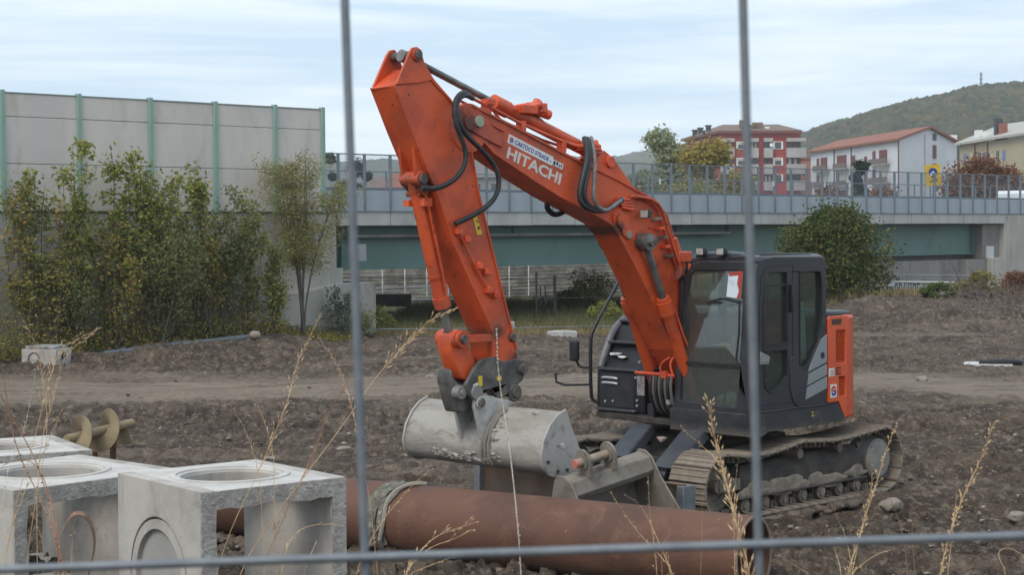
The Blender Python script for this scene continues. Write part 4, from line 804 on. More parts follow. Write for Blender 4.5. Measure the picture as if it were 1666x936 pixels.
disc('boom_cylinder_pin', 1.57, 2.98, -.36, .40, .042, pinm, boom)
# machine front: bracket, pipes and hoses at the boom foot
m_ = MB(); m_.box(.2, .95, -.21, -.19, .98, 1.55); m_.box(.2, .95, .19, .21, .98, 1.55); m_.box(.62, .86, -.37, -.21, .95, 1.14); m_.box(.62, .86, .21, .37, .95, 1.14); m_.build('boom_foot_bracket', darkpaint, EX, bevel=.01)
m_ = MB(); m_.tube([(1.02, -.40, 1.50), (1.03, 0, 1.50), (1.02, .17, 1.49)], .022, 8); m_.box(.98, 1.06, .0, .08, 1.46, 1.54); m_.tube([(1.02, -.02, 1.5), (1.02, -.04, 1.6), (1.0, .05, 1.68), (.9, .1, 1.70)], .014, 8, 2); m_.tube([(1.02, .15, 1.5), (1.02, .1, 1.62), (.98, .13, 1.70), (.9, .15, 1.72)], .014, 8, 2); m_.build('pipe_manifold', brightor, EX, bevel=.004)
for k in range(8):
    y = -.16 + k * .042; m_ = MB(); m_.tube([(1.02, y, 1.50), (1.06, y + .01, 1.38), (1.03, y - .01 + .02 * (k % 2), 1.22), (.95, y, 1.08), (.8, y, 1.02)], .017, 8, 2); m_.build('hydraulic_hose', [rubber, mat('dusty_hose', (.13, .11, .09), .8)][k % 2], EX)
m_ = MB(); m_.blob((1.0, .08, 1.2), .05, .03, .05, 5, 1, .3); m_.build('bright_fitting', mat('bright_bolt', (.45, .44, .42)), EX)
# ------------------------------------------------------------------ concrete chambers, pipe, auger, spare bucket
def chamber(near, a_right, Lf, Ls, Hh, label, wall=.11, hole=.35, side_hole=True, skew=90, rough_seed=1, through=True):
    ch = empty('concrete_chamber', (near[0], near[1], g1(near[0], near[1]) - .02), a_right, label=label, cat='concrete chamber', group='precast concrete chambers in the left foreground')
    cs = [(hole * math.cos(2 * math.pi * i / 40) + Lf / 2, hole * math.sin(2 * math.pi * i / 40) + Ls / 2) for i in range(40)]
    T = lambda a, y, b: Vector((a, b, y))
    m_ = MB(); m_.plate([(wall, 0), (Lf - wall, 0), (Lf - wall, Ls), (wall, Ls)], [cs], Hh - wall, Hh - .001, F=T); m_.build('top_slab', conctop, ch, bevel=.006)
    m_ = MB(); m_.ring((Lf / 2, Ls / 2, Hh - .015), (0, 0, 1), hole + .075, hole + .03, .025, 40); m_.build('hole_rim', conctop, ch)
    m_ = MB(); m_.ring((Lf / 2, Ls / 2, Hh - wall + .002), (0, 0, 1), hole + .012, hole - .012, wall - .03, 40); m_.build('hole_lining', conc, ch)
    zc, rr = Hh - .66, .42
    circ = lambda r, z=zc: [(Ls / 2 + r * math.cos(2 * math.pi * i / 40), z + r * math.sin(2 * math.pi * i / 40)) for i in range(40)]
    for k, x0 in enumerate((0, Lf - wall)):
        FL = lambda a, y, b, x0=x0: Vector((x0 + y, a, b))
        m_ = MB(); m_.plate([(0, 0), (Ls, 0), (Ls, Hh), (0, Hh)], [circ(rr)] if k == 0 else [], 0, wall, F=FL); sw = m_.build('side_wall', conc, ch, bevel=.005)
        if k: continue
        m_ = MB(); m_.plate(circ(rr - .018), [circ(rr - .085)], .0, wall - .02, F=FL); m_.build('knockout_ring', conc, sw)
        m_ = MB(); m_.plate(circ(rr - .08), [], .035, wall - .03, F=FL); m_.build('knockout_disc', mat('smooth_knockout', (.33, .315, .29), .85, col2=(.29, .275, .25), nscale=3), sw)
    m_ = MB(); m_.box(wall, Lf - wall, .0, Ls, .0, .08); m_.build('bottom_slab', conc, ch)
    # broken edge round the open front
    q = random.Random(rough_seed); m_ = MB(); n = 16
    o_ = [(.0, .0), (Lf, .0), (Lf, Hh - .004), (0, Hh - .004)]
    inn = [(wall + q.uniform(-.01, .012), .08)] + [(wall + q.uniform(-.012, .012), .08 + (Hh - wall - .1) * i / 8) for i in range(1, 9)] + [(wall + (Lf - 2 * wall) * i / n, Hh - wall - .005 + q.uniform(-.025, .004)) for i in range(1, n)] + [(Lf - wall + q.uniform(-.012, .012), Hh - wall - .02 - (Hh - wall - .1) * i / 8) for i in range(0, 9)]
    m_.plate(o_, [inn], -.022, -.001); m_.build('broken_edge', concrough, ch)
    m_ = MB()
    for i in range(40):
        x = q.random() * Lf; z = Hh - q.random() * wall if q.random() < .6 else q.random() * Hh
        if z < Hh - wall: x = q.choice((q.random() * wall, Lf - q.random() * wall))
        m_.blob((x, -.02, min(z, Hh - .04)), .010 + .016 * q.random(), .007, .008 + .014 * q.random(), i, 1, .4)
    m_.build('broken_aggregate', concrough, ch, kind='stuff')
    return ch
ZT = 1.2
def fitrect(pn, pr, pl, ZT=1.2):           # near corner, right corner, left-rear corner
    n, r_, l_ = (onz(*q, ZT) for q in (pn, pr, pl)); f = (r_ - n); s_ = (l_ - n); af = math.atan2(f.y, f.x); as_ = math.atan2(s_.y, s_.x)
    a = (af + as_ - math.pi / 2) / 2
    return n, a, f.length, s_.length
n_, a_, lf, ls = fitrect((325, 797), (555, 770), (200, 765), 1.4)
chA = chamber(n_, a_, lf, ls, 1.4, 'nearest concrete chamber, rusty pipe showing through its open front', rough_seed=2)
n_, a_, lf, ls = fitrect((20, 794), (262, 757), (-150, 752))
chB = chamber(n_, a_, 1.52, 1.42, ZT, 'concrete chamber with round lid hole left of the nearest one, its open side facing front', rough_seed=5, hole=.42)
n_ = onz(-95, 745, ZT)
chC = chamber(n_, math.atan2(*(lambda v: (v.y, v.x))(onz(149, 728, ZT) - n_)), (onz(149, 728, ZT) - n_).length, 1.3, ZT, 'rearmost concrete chamber at the left, just in front of the auger', rough_seed=7)
# curled dry leaf blade standing in front of the second chamber comes with the grasses

pd = (Vector((2.02, 14.42, 0)) - Vector((-3.3, 17.9, 0))); pl_ = pd.length; pipe = empty('rusty_pipe', (-3.3, 17.9, g1(-1, 16) - .01), math.atan2(pd.y, pd.x), label='long rust-brown steel pipe lying on the earth in front of the excavator', cat='pipe')
m_ = MB(); m_.ring((0, 0, .345), (1, 0, 0), .345, .328, pl_, 56); m_.build('pipe_shell', rust, pipe, smooth=50)
m_ = MB(); m_.ring((pl_ - .002, 0, .345), (1, 0, 0), .347, .326, .012, 56); m_.build('cut_rim', mat('cut_rust', (.24, .16, .12), .8), pipe)
m_ = MB(); m_.ring((2.55, 0, .345), (1, 0, 0), .349, .34, .014, 48); m_.build('weld_seam', rust, pipe)
spx = empty('lifting_sling', (-3.3, 17.9, g1(-1, 16) - .01), math.atan2(pd.y, pd.x), label='dirty grey webbing sling looped over the rusty pipe', cat='sling')
def loop(x0, a0, a1, w, lean, seed):
    q = random.Random(seed); M_ = MB(); pts = []
    for i in range(15):
        t_ = R(a0 + (a1 - a0) * i / 14); r = .352 + .012 * q.random() + (.02 if i in (0, 14) else 0); pts.append(Vector((x0 + lean * math.cos(t_) + .012 * q.uniform(-1, 1), -r * math.cos(t_) , .345 + r * math.sin(t_))))
    for a, b in zip(pts, pts[1:]):
        d = (b - a); c_ = (a + b) / 2; rad = Vector((0, c_.y, c_.z - .345)).normalized(); M_.obox(a - d * .1, b + d * .1, w, .007, up=rad)
    return M_
sling_m = mat('sling_webbing', (.20, .19, .15), .95, col2=(.11, .10, .08), nscale=9, dirt=(.33, .31, .26), dscale=12, dlo=.55, dhi=.65, bump=.6, bscale=60)
for k, (x0, a0, a1, w, ln) in enumerate(((2.60, -35, 120, .085, -.10), (2.71, -45, 110, .09, -.14), (2.83, -30, 125, .08, -.16), (2.76, -52, 80, .07, -.2))):
    loop(x0, a0, a1, w, ln, k).build('sling_strand', sling_m, spx, smooth=0)
m_ = MB(); m_.tube([(2.92, .05, .70), (2.84, -.1, .715), (2.74, -.2, .66), (2.70, -.3, .55), (2.72, -.36, .40), (2.68, -.38, .2)], .02, 6, 2); m_.build('knotted_end', mat('pale_rope', (.3, .27, .22), .95, bump=.8), spx)

# auger on stakes
A0_, A1_ = at(108, 716, 18.4), at(215, 689, 19.3); ax = (A1_ - A0_).normalized(); Lx = (A1_ - A0_).length
ag = empty('auger', (A0_.x, A0_.y, A0_.z), 0, label='beige painted drilling auger with two broad helical flights, propped behind the chambers', cat='auger')
beige = mat('beige_paint', (.27, .205, .115), .75, col2=(.21, .16, .095), nscale=5, dirt=(.16, .12, .08), dscale=6, dlo=.52, dhi=.72, bump=.2)
m_ = MB(); m_.cyl((0, 0, 0), ax * Lx, .052, n=20); m_.cyl(ax * Lx, ax * (Lx + .0), .05, .03); m_.build('shaft', beige, ag)
ua = ax.orthogonal().normalized(); ub = ax.cross(ua)
for c0 in (.06,):
    vs, fs = [], []; n = 96
    for i in range(n + 1):
        t_ = i / n; an = -2 * math.pi * 2.05 * t_ + 2.2; rad = ua * math.cos(an) + ub * math.sin(an); base = ax * (.04 + (Lx - .16) * t_); ro = .225
        for rr_, off in ((.045, 0), (ro, 0), (ro, .012), (.045, .012)): vs.append(base + rad * rr_ + ax * off)
    for i in range(n):
        for k in range(4): fs.append((4 * i + k, 4 * i + (k + 1) % 4, 4 * i + 4 + (k + 1) % 4, 4 * i + 4 + k))
    q = MB(); q.add(vs, fs); q.build('helical_flight', beige, ag)
st0 = at(168, 705, 18.9); gzz = g1(st0.x, st0.y)
pr_ = empty('auger_prop', (st0.x, st0.y, gzz), .3, label='pair of rusty steel stakes holding up the auger', cat='stake')
for dx in (-.05, .07): m_ = MB(); m_.box(dx - .035, dx + .03, -.02, .02, -.1, st0.z - gzz - .02, Matrix.Rotation(R(3 if dx > 0 else -4), 4, 'Y')); m_.build('stake', mat('orange_rust', (.19, .09, .045), .9, col2=(.1, .05, .03), nscale=8), pr_, bevel=.004)
for k, (x, y, Y, lab) in enumerate(((48, 712, 19.5, 'short rusty stake behind the rearmost chamber'), (228, 722, 19, 'short rusty peg to the right of the auger'))):
    p = at(x, y, Y); zz = g1(p.x, p.y); m_ = MB(); m_.box(-.035, .035, -.02, .02, -.1, .22); m_.box(-.04, .04, -.05, -.02, -.1, (p.z - zz) * .6); o = m_.build('rusty_stake', MATS['orange_rust'], None, bevel=.004, label=lab, cat='stake'); o.location = (p.x, p.y, zz)

# spare bucket standing in front of the blade
Abk, Bbk = at(922, 786, 15.95), at(1052, 742, 16.5); wv = (Bbk - Abk); Wb = wv.length; wx = wv.normalized(); by_ = Vector((-wx.y, wx.x, 0)).normalized(); bz_ = wx.cross(by_)
M = Matrix((wx, by_, bz_)).transposed().to_4x4(); M.translation = Abk
sbk = bpy.data.objects.new('spare_bucket', None); COL.objects.link(sbk); sbk.matrix_world = M
tag(sbk, 'dusty grey digging bucket with a pin through its ears, between rusty pipe and blade', 'bucket')
bm2 = mat('dusty_bucket_steel', (.235, .21, .175), .8, col2=(.18, .155, .125), nscale=4, dirt=(.11, .09, .07), dscale=4, dlo=.54, dhi=.7, bump=.3, bscale=26)
# local: x along the bucket's width, y away from the viewer, z up; side profile in (y, z)
P2 = lambda x: (lambda a, y, b: Vector((x + y, a, b)))
m_ = MB(); m_.plate([(-.06, .0), (.10, .04), (.16, -.02), (.16, -.10), (-.04, -.19), (-.09, -.13)], [], 0, Wb, F=P2(0)); m_.build('top_beam', bm2, sbk, bevel=.008)
m_ = MB(); bp_ = [(.14, .0), (.24, -.15), (.28, -.35), (.24, -.60), (.12, -.80)]; bi_ = [(a - .02, b) for a, b in bp_]
m_.plate(bp_ + bi_[::-1], [], 0, Wb, F=P2(0)); m_.build('bucket_shell', bm2, sbk)
for k, x in enumerate((-.012, Wb - .004)):
    m_ = MB(); sp2 = [(-.07, -.0), (.02, .055), (.12, .055), (.18, .0), (.28, -.2), (.30, -.4), (.24, -.66), (.12, -.86), (-.62, -.86), (-.58, -.76), (-.36, -.46), (-.16, -.18)]
    m_.plate(sp2, [], 0, .018, F=P2(x)); m_.build('bucket_side_plate', bm2, sbk, bevel=.003)
for x in (.20, .50):
    m_ = MB(); circ_ = [(-.02 + .115 * math.cos(R(a)), .15 + .115 * math.sin(R(a))) for a in range(-20, 201, 20)]
    m_.plate([(-.11, .0)] + [(.12, .0)] + circ_, [], 0, .03, F=P2(x)); m_.build('pin_ear', bm2, sbk, bevel=.004)
    m_ = MB(); m_.ring((x - .012, -.02, .15), (1, 0, 0), .08, .04, .055, 24); m_.build('ear_bush', bm2, sbk)
m_ = MB(); m_.cyl((.13, -.02, .15), (.56, -.02, .15), .042, n=18); pn = m_.build('bucket_pin', mat('dusty_pin', (.3, .24, .18), .7, col2=(.2, .15, .11), nscale=8), sbk)
m_ = MB(); m_.cyl((.10, -.02, .15), (.135, -.02, .15), .043, n=18); m_.build('pin_head', mat('pink_pin_head', (.5, .17, .13), .6), pn)
# rusty beam piece under the ditching bucket
bA = at(783, 800, 16.9); zb = g1(bA.x, bA.y)
m_ = MB(); m_.box(0, .09, -.06, .06, .0, .50); m_.box(-.12, .32, -.1, .1, .13, .16); o = m_.build('steel_offcut', mat('blue_grey_steel', (.085, .1, .12), .6, .2, col2=(.12, .10, .08), nscale=6), None, bevel=.006, label='upright blue-grey steel offcut under the ditching bucket', cat='steel profile'); o.location = (bA.x - .1, bA.y, zb); o.rotation_euler = (0, 0, R(-42))

# ------------------------------------------------------------------ smaller things on the earth
def gobj(mb, name, m, X, Y, rz, label, cat, dz=0, **kw):
    o = mb.build(name, m, None, label=label, cat=cat, **kw); o.location = (X, Y, g1(X, Y) + dz); o.rotation_euler = (0, 0, rz); return o
p = at(76, 597, 41.2); cb = empty('drain_box', (p.x, p.y, g1(p.x, p.y) - .12), R(-12), label='small square concrete drain box by the shrubs, with arched knockouts', cat='concrete box', group=None)
TT = lambda a, y, b: Vector((a, b, y))
m_ = MB(); m_.plate([(-.44, -.4), (.44, -.4), (.44, .4), (-.44, .4)], [[(-.34, -.3), (.34, -.3), (.34, .3), (-.34, .3)]], 0, .42, F=TT); m_.build('box_walls', conc, cb, bevel=.008)
m_ = MB(); m_.box(-.38, .38, -.34, .34, .42, .5); m_.build('box_lid', mat('lid_pale', (.34, .33, .31), .9, col2=(.05, .05, .05), nscale=3), cb, bevel=.02)
for x in (-.12, ):
    m_ = MB(); m_.plate([(x + .16 * math.cos(R(a)), .16 + .2 * math.sin(R(a))) for a in range(0, 181, 15)], [[(x + .125 * math.cos(R(a)), .165 + .165 * math.sin(R(a))) for a in range(0, 181, 15)]], -.41, -.395); m_.build('arched_knockout', mat('shadow_joint', (.06, .055, .05), .9), cb)
m_ = MB(); m_.plate([(.13 * math.cos(R(a)), .16 + .19 * math.sin(R(a))) for a in range(0, 181, 15)], [], .395, .41 + .036, F=lambda a, y, b: Vector((y, a, b))); m_.build('arched_knockout', MATS['shadow_joint'], cb)
# grey pipe by the shrubs
a_, b_ = at(168, 577, 42.0), at(408, 549, 45.3)
m_ = MB(); m_.ring((0, 0, 0), (b_ - a_), .085, .07, (b_ - a_).length, 20); m_.ring((b_ - a_) * .42, (b_ - a_), .10, .08, .35, 20)
o = m_.build('plastic_pipe', mat('blue_grey_plastic', (.07, .095, .11), .55, col2=(.1, .12, .13), nscale=1), None, label='long blue-grey plastic pipe lying along the foot of the shrubs', cat='pipe'); o.location = a_
p = at(415, 554, 45.2); m_ = MB(); m_.blob((0, 0, .1), .16, .13, .12, 2, 2, .12); gobj(m_, 'pale_stone', mat('pale_stone', (.3, .26, .22), .95, col2=(.22, .18, .15), nscale=6, bump=.5), p.x, p.y, 0, 'pale rounded rock at the end of the blue-grey pipe', 'rock')
p = onz(914, 550, 0); m_ = MB(); m_.plate([(-.42, 0), (.40, 0), (.43, .2), (-.41, .2)], [], -.3, .3); m_.ring((0, 0, .19), (0, 0, 1), .3, .24, .03, 24); gobj(m_, 'concrete_slab', mat('slab_pale', (.5, .49, .46), .9, col2=(.36, .34, .31), nscale=4), p.x, p.y, R(4), 'pale concrete cover slab lying beyond the excavator arm', 'concrete slab', bevel=.02)
p = onz(1606, 594, .08); m_ = MB(); m_.plate([(-.55, -.35), (.5, -.4), (.55, .3), (-.45, .36)], [], 0, .05, F=TT); sl = gobj(m_, 'white_board', mat('white_board', (.62, .62, .6), .7, col2=(.4, .38, .35), nscale=4), p.x, p.y, R(-10), 'white board lying on the earth at the right edge', 'board', dz=.07, bevel=.006)
m_ = MB(); m_.tube([(-.2, -.28, .1), (.3, -.3, .12), (.62, -.25, .11), (.72, .0, .08)], .065, 10, 2); gobj(m_, 'black_pipe_offcut', black, p.x, p.y, R(-10), 'black corrugated pipe offcut resting on the white board', 'pipe', dz=.05)
p = onz(830, 540, .1); m_ = MB(); m_.box(-.12, .12, -.1, .1, 0, .42); gobj(m_, 'concrete_post', wallconc, p.x, p.y, .2, 'short grey concrete post beyond the arm tip', 'post', bevel=.02)
q = random.Random(91)
rockm = mat('field_rock', (.27, .235, .195), .95, col2=(.18, .15, .12), nscale=5, bump=.6, bscale=20)
RK = [(1450, 826, .13, 'flat rock in the earth right of the track'), (1655, 838, .09, 'pale rock at the far right, above the wire'), (1585, 880, .10, 'pale stone below the horizontal wire at the right'), (1230, 860, .1, 'rock beside the right end of the rusty pipe'),
      (1540, 520, .2, 'tan rock on the dark mound near the brush'), (440, 752, .10, 'pale rock behind the nearest chamber'), (700, 615, .10, 'pale lump in the driven lane left of the bucket'), (1500, 620, .12, 'clod beside the lane at the right'), (560, 735, .09, 'rock midway between the chamber and the ditching bucket')]
for k, (x, y, r, lab) in enumerate(RK):
    p = onz(x, y, 0.02); m_ = MB(); m_.blob((0, 0, r * .35), r * q.uniform(1, 1.5), r, r * .65, k, 2, .13); gobj(m_, 'rock', rockm, p.x, p.y, q.random() * 3, lab, 'rock')

# ------------------------------------------------------------------ the viaduct (its face runs along D from P0)
AZ = math.atan(2937 / 2800); D = Vector((math.sin(AZ), math.cos(AZ), 0)); P0 = Vector((-5.39, 50, 0)); NB = Vector((-D.y, D.x, 0))   # NB points away from us
BR = math.atan2(D.y, D.x)
def bro(name, label=None, cat=None, **kw): return empty(name, P0, BR, label=label, cat=cat, **kw)      # local x along the road, y away, z up
GB = -.35
wall = bro('retaining_wall', 'weathered grey concrete retaining wall under the noise barrier, at the left', 'wall')
m_ = MB(); m_.box(-30, .38, .0, .5, GB - .5, 3.66); m_.box(-.1, .38, .5, 11.5, GB - .5, 3.28); m_.build('wall_face', wallconc, wall, bevel=.02)
m_ = MB(); m_.plate([(-4.6, GB - .5), (1.56, GB - .5), (1.56, 1.62), (.2, 1.62), (-1.1, 1.40), (-4.6, 1.42)], [], -.35, .02); m_.build('plinth', wallconc, wall, bevel=.02)
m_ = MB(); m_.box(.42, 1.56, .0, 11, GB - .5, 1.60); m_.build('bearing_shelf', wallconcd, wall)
m_ = MB(); m_.box(.4, .85, .3, .9, 1.6, 2.05); m_.build('bearing_block', wallconc, wall, bevel=.01)
m_ = MB(); m_.box(-30, .38, -.02, .0, 3.645, 3.70); m_.build('dark_joint', MATS['shadow_joint'], wall)
m_ = MB(); m_.plate([(1.05, 2.25), (1.42, 2.25), (1.40, 2.75), (1.1, 2.75)], [], -.1, -.06); m_.build('junction_box', mat('grey_box', (.28, .29, .3), .6), wall)
ww = mat('rain_streak', (.14, .125, .10), .95, col2=(.2, .18, .15), nscale=3)
nb = bro('noise_barrier', 'tall beige concrete-panel noise barrier with green posts, at the left', 'noise barrier')
posts = [-.12, -1.80, -3.80, -5.85, -7.97, -10.1, -12.3, -14.5, -16.7, -18.9, -21.1, -23.3, -25.5, -27.7, -29.9]
m_ = MB(); m_.box(-.06, .06, -.10, .06, 3.66, 6.72); pz = m_.build('green_post', greenpost, nb, bevel=.008); pz.location.x = posts[0]
for x in posts[1:]: inst(pz, nb, (x, 0, 0))
q = random.Random(4)
for a, b in zip(posts[1:], posts):
    for z0, z1 in ((3.70, 4.878), (4.892, 6.056), (6.07, 6.64)):
        m_ = MB(); m_.box(a + .05, b - .05, -.02 + q.uniform(-.006, .006), .10, z0, z1); m_.build('barrier_panel', panelm, nb, bevel=.006)
m_ = MB(); m_.box(posts[-1], posts[0], .045, .07, 3.68, 6.64); m_.build('barrier_backing', wallconcd, nb)
m_ = MB(); m_.box(posts[-1], posts[0], -.04, .11, 6.645, 6.675); m_.build('top_capping', mat('capping_green', (.22, .27, .24), .6), nb)

br = bro('road_bridge', 'road bridge with pale concrete edge beam and green steel girder', 'bridge')
x = .44; q = random.Random(2)
while x < 37.2:
    w_ = 1.98; m_ = MB(); m_.box(x + .014, min(x + w_, 37.4) - .014, -.02, .45, 3.29 + q.uniform(-.006, .006), 3.70); m_.build('edge_beam_segment', fasciam, br, bevel=.008); x += w_
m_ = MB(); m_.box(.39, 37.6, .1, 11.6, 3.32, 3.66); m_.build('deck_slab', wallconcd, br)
m_ = MB(); m_.box(-30, 80, .35, 11.4, 3.665, 3.72); m_.build('road_surface', asphalt, br)
for y, lab in ((.75, 1), (4.2, 0), (7.6, 0), (10.6, 0)):
    m_ = MB(); m_.box(.55, 36.0 - (0 if y > 1 else 0), y, y + .03, 2.0, 3.32); m_.box(.55, 36.0, y - .2, y + .22, 1.965, 2.0); m_.box(.55, 36.0, y - .2, y + .22, 3.285, 3.318); gd = m_.build('main_girder', girderm, br)
    if y < 1:
        xx = 1.0
        for xx in (1.0, 35.85): m_ = MB(); m_.box(xx, xx + .03, y - .19, y, 2.0, 3.285); m_.build('stiffener', girderm, gd)
m_ = MB(); m_.tube([(1.2, .45, 2.98), (19.0, .45, 2.98)], .055, 12); m_.build('drain_pipe', mat('pale_drain_pipe', (.26, .25, .22), .7, col2=(.18, .17, .15), nscale=1), br)
for xx in (1.25, 4.0, 8.0, 12.0, 16.0, 18.9): m_ = MB(); m_.box(xx, xx + .02, .43, .6, 2.98, 3.3); m_.build('pipe_hanger', galvd, br)
m_ = MB(); m_.box(36.1, 60, 4.0, 11.5, GB - .5, 3.31); m_.box(37.42, 75, -.03, .6, GB - .5, 3.70)
abt = bro('right_abutment', 'grey concrete abutment and wing wall at the right end of the bridge', 'abutment')
m_.v = []; m_.f = []; m_.box(37.42, 75, -.03, .6, GB - .5, 3.71); m_.build('pillar', wallconc, abt, bevel=.03)
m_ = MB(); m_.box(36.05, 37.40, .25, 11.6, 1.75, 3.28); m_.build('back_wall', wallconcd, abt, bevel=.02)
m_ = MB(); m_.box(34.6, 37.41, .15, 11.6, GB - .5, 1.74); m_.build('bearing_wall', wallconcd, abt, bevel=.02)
m_ = MB(); m_.box(36.2, 37.405, -.14, .148, GB - .5, 1.80); m_.build('low_pier', wallconc, abt, bevel=.02)
m_ = MB(); m_.box(36.25, 36.75, .1, .24, 1.76, 2.3); m_.build('white_cabinet', mat('white_cabinet', (.5, .5, .5), .6), abt, bevel=.02)
# wall receding under the bridge, with graffiti on it
gw = bro('graffiti_wall', 'low shaded concrete wall under the bridge, sprayed with black and white graffiti', 'wall')
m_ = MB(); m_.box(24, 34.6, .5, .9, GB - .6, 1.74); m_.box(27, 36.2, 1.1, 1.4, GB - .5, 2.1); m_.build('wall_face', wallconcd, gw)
gb_, gwm = mat('black_spray', (.015, .015, .018), .8), mat('white_spray', (.42, .43, .45), .8)
q = random.Random(6)
def stroke(pts, w, m, yy=.49):
    M_ = MB()
    for (a, b), (c_, d_) in zip(pts, pts[1:]): M_.obox((a, yy, b), (c_, yy, d_), w, .008, up=(0, 1, 0))
    return M_.build('graffiti_stroke', m, gw, smooth=0)
m_ = MB(); m_.plate([(26.6, -.05), (28.0, -.1), (31.6, -.05), (31.7, .72), (30.0, .85), (27.6, .92), (26.8, .8)], [], .485, .49); m_.build('graffiti_ground', gwm, gw, smooth=0)
for i in range(15):
    x = 26.7 + i * .33; k = q.randrange(4); z0 = .12; z1 = .68 + q.random() * .2
    if k == 0: pts = [(x, z0), (x + .02, z1), (x + .22, z1 - .1)]
    elif k == 1: pts = [(x, z1), (x + .12, z0), (x + .25, z1)]
    elif k == 2: pts = [(x, z0), (x + .05, z1), (x + .2, z1), (x + .22, z0), (x, z0)]
    else: pts = [(x, z1), (x + .25, z1), (x + .12, z1), (x + .12, z0)]
    stroke(pts, .06, gb_, .478)
for i in range(7):
    x = 26.2 + i * .55; stroke([(x, .9 + .2 * q.random()), (x + .25, 1.15), (x + .4, .85), (x + .5, 1.1)], .05, gb_, .48)
# guard fence of metal sheets and mesh on the bridge
fn = bro('bridge_fence', 'grey steel fence with solid lower sheets and mesh above, along the near bridge edge', 'fence')
meshm = bpy.data.materials.new('fence_mesh_screen'); meshm.use_nodes = True; t = meshm.node_tree; t.nodes.clear(); l = t.links.new
_o, _t, _d, _m = N(t, 'ShaderNodeOutputMaterial'), N(t, 'ShaderNodeBsdfTransparent'), N(t, 'ShaderNodeBsdfDiffuse'), N(t, 'ShaderNodeMixShader')
_t.inputs[0].default_value = (.93, .95, .97, 1); _d.inputs[0].default_value = (.24, .27, .30, 1); _m.inputs[0].default_value = .2
l(_t.outputs[0], _m.inputs[1]); l(_d.outputs[0], _m.inputs[2]); l(_m.outputs[0], _o.inputs[0])
m_ = MB(); m_.box(-.03, .03, -.055, .03, 3.70, 5.42); m_.box(-.06, .06, -.07, .05, 3.70, 3.73); fp = m_.build('fence_post', galvd, fn, bevel=.004); fp.location = (.46, 0, 0)
m_ = MB(); m_.box(.035, .965, -.015, .01, 3.735, 4.34); sh = m_.build('parapet_sheet', parapetm, fn, bevel=.003); sh.location = (.46, 0, 0)
m_ = MB(); m_.add([(.03, -.01, 4.36), (.97, -.01, 4.36), (.97, -.01, 5.39), (.03, -.01, 5.39)], [(0, 1, 2, 3)]); ms = m_.build('mesh_screen', meshm, fn, smooth=0); ms.location = (.46, 0, 0)
q = random.Random(8)
for i in range(1, 72):
    inst(fp, fn, (.46 + i * .9815, 0, 0))
for i in range(0, 71):
    if i: inst(sh, fn, (.46 + i * .9815, q.uniform(-.006, .006), 0)); inst(ms, fn, (.46 + i * .9815, 0, 0))
m_ = MB(); m_.box(-.1, .43, -.015, .01, 3.735, 4.34); m_.build('parapet_sheet', parapetm, fn)
m_ = MB(); m_.add([(-.1, -.01, 4.36), (.43, -.01, 4.36), (.43, -.01, 5.39), (-.1, -.01, 5.39)], [(0, 1, 2, 3)]); m_.build('mesh_screen', meshm, fn)
m_ = MB(); m_.box(-.1, 70, -.03, .01, 5.385, 5.42); m_.build('top_rail', galvd, fn)
m_ = MB(); m_.box(-.1, 70, .012, .03, 4.35, 4.385); m_.build('middle_rail', galvd, fn)
m_ = MB(); m_.box(-.1, 70, -.05, -.022, 3.70, 3.735); m_.build('bottom_rail', galvd, fn)
ff = bro('far_bridge_fence', 'second grey steel fence along the far edge of the bridge, seen through the near one', 'fence')
m_ = MB(); m_.box(-.025, .025, -.03, .03, 3.72, 5.42); f2 = m_.build('fence_post', galvd, ff); f2.location = (-2, 11.2, 0)
for i in range(1, 55): inst(f2, ff, (-2 + i * 1.5, 11.2, 0))
m_ = MB(); m_.box(-2, 79, 11.18, 11.22, 5.38, 5.42); m_.box(-2, 79, 11.19, 11.21, 4.4, 4.44); m_.build('rail', galvd, ff)
m_ = MB(); m_.box(-2, 79, 11.19, 11.21, 3.72, 4.35); m_.build('parapet_sheet', parapetm, ff)
gr = bro('guard_rail', 'grey crash barrier along the road on the bridge', 'guard rail')
m_ = MB(); m_.box(-.5, 70, 1.2, 1.24, 4.32, 4.46); m_.build('beam', galv, gr)
for i in range(36): m_ = MB(); m_.box(i * 2, i * 2 + .1, 1.24, 1.3, 3.7, 4.45); m_.build('rail_post', galvd, gr)
# small white notices on the fence
q = MB(); q.box(-.055, .055, -.025, -.018, 4.72, 4.9)
n0 = None
for k, (x, lab) in enumerate(((1040 + 33, 'small white notice on the bridge fence below the pale poplar'), (1258, 'small white notice on the bridge fence before the red building'), (1341, 'small white notice on the bridge fence at the left end of the white house'), (1382, 'small white notice on the bridge fence before the small conifer'), (567, 'small white notice on the bridge fence behind the left vertical wire'))):
    d = ray(x, 300); kk = (P0.x * D.y - P0.y * D.x) / (d.x * D.y - d.y * D.x); pt = d * kk; s_ = (pt - P0).dot(D)
    o = q.build('notice', whitep, None, label=lab, cat='notice', group='notices on the bridge fence') if n0 is None else inst(n0, None, label=lab)
    n0 = n0 or o; o.location = P0 + D * s_; o.rotation_euler = (0, 0, BR)
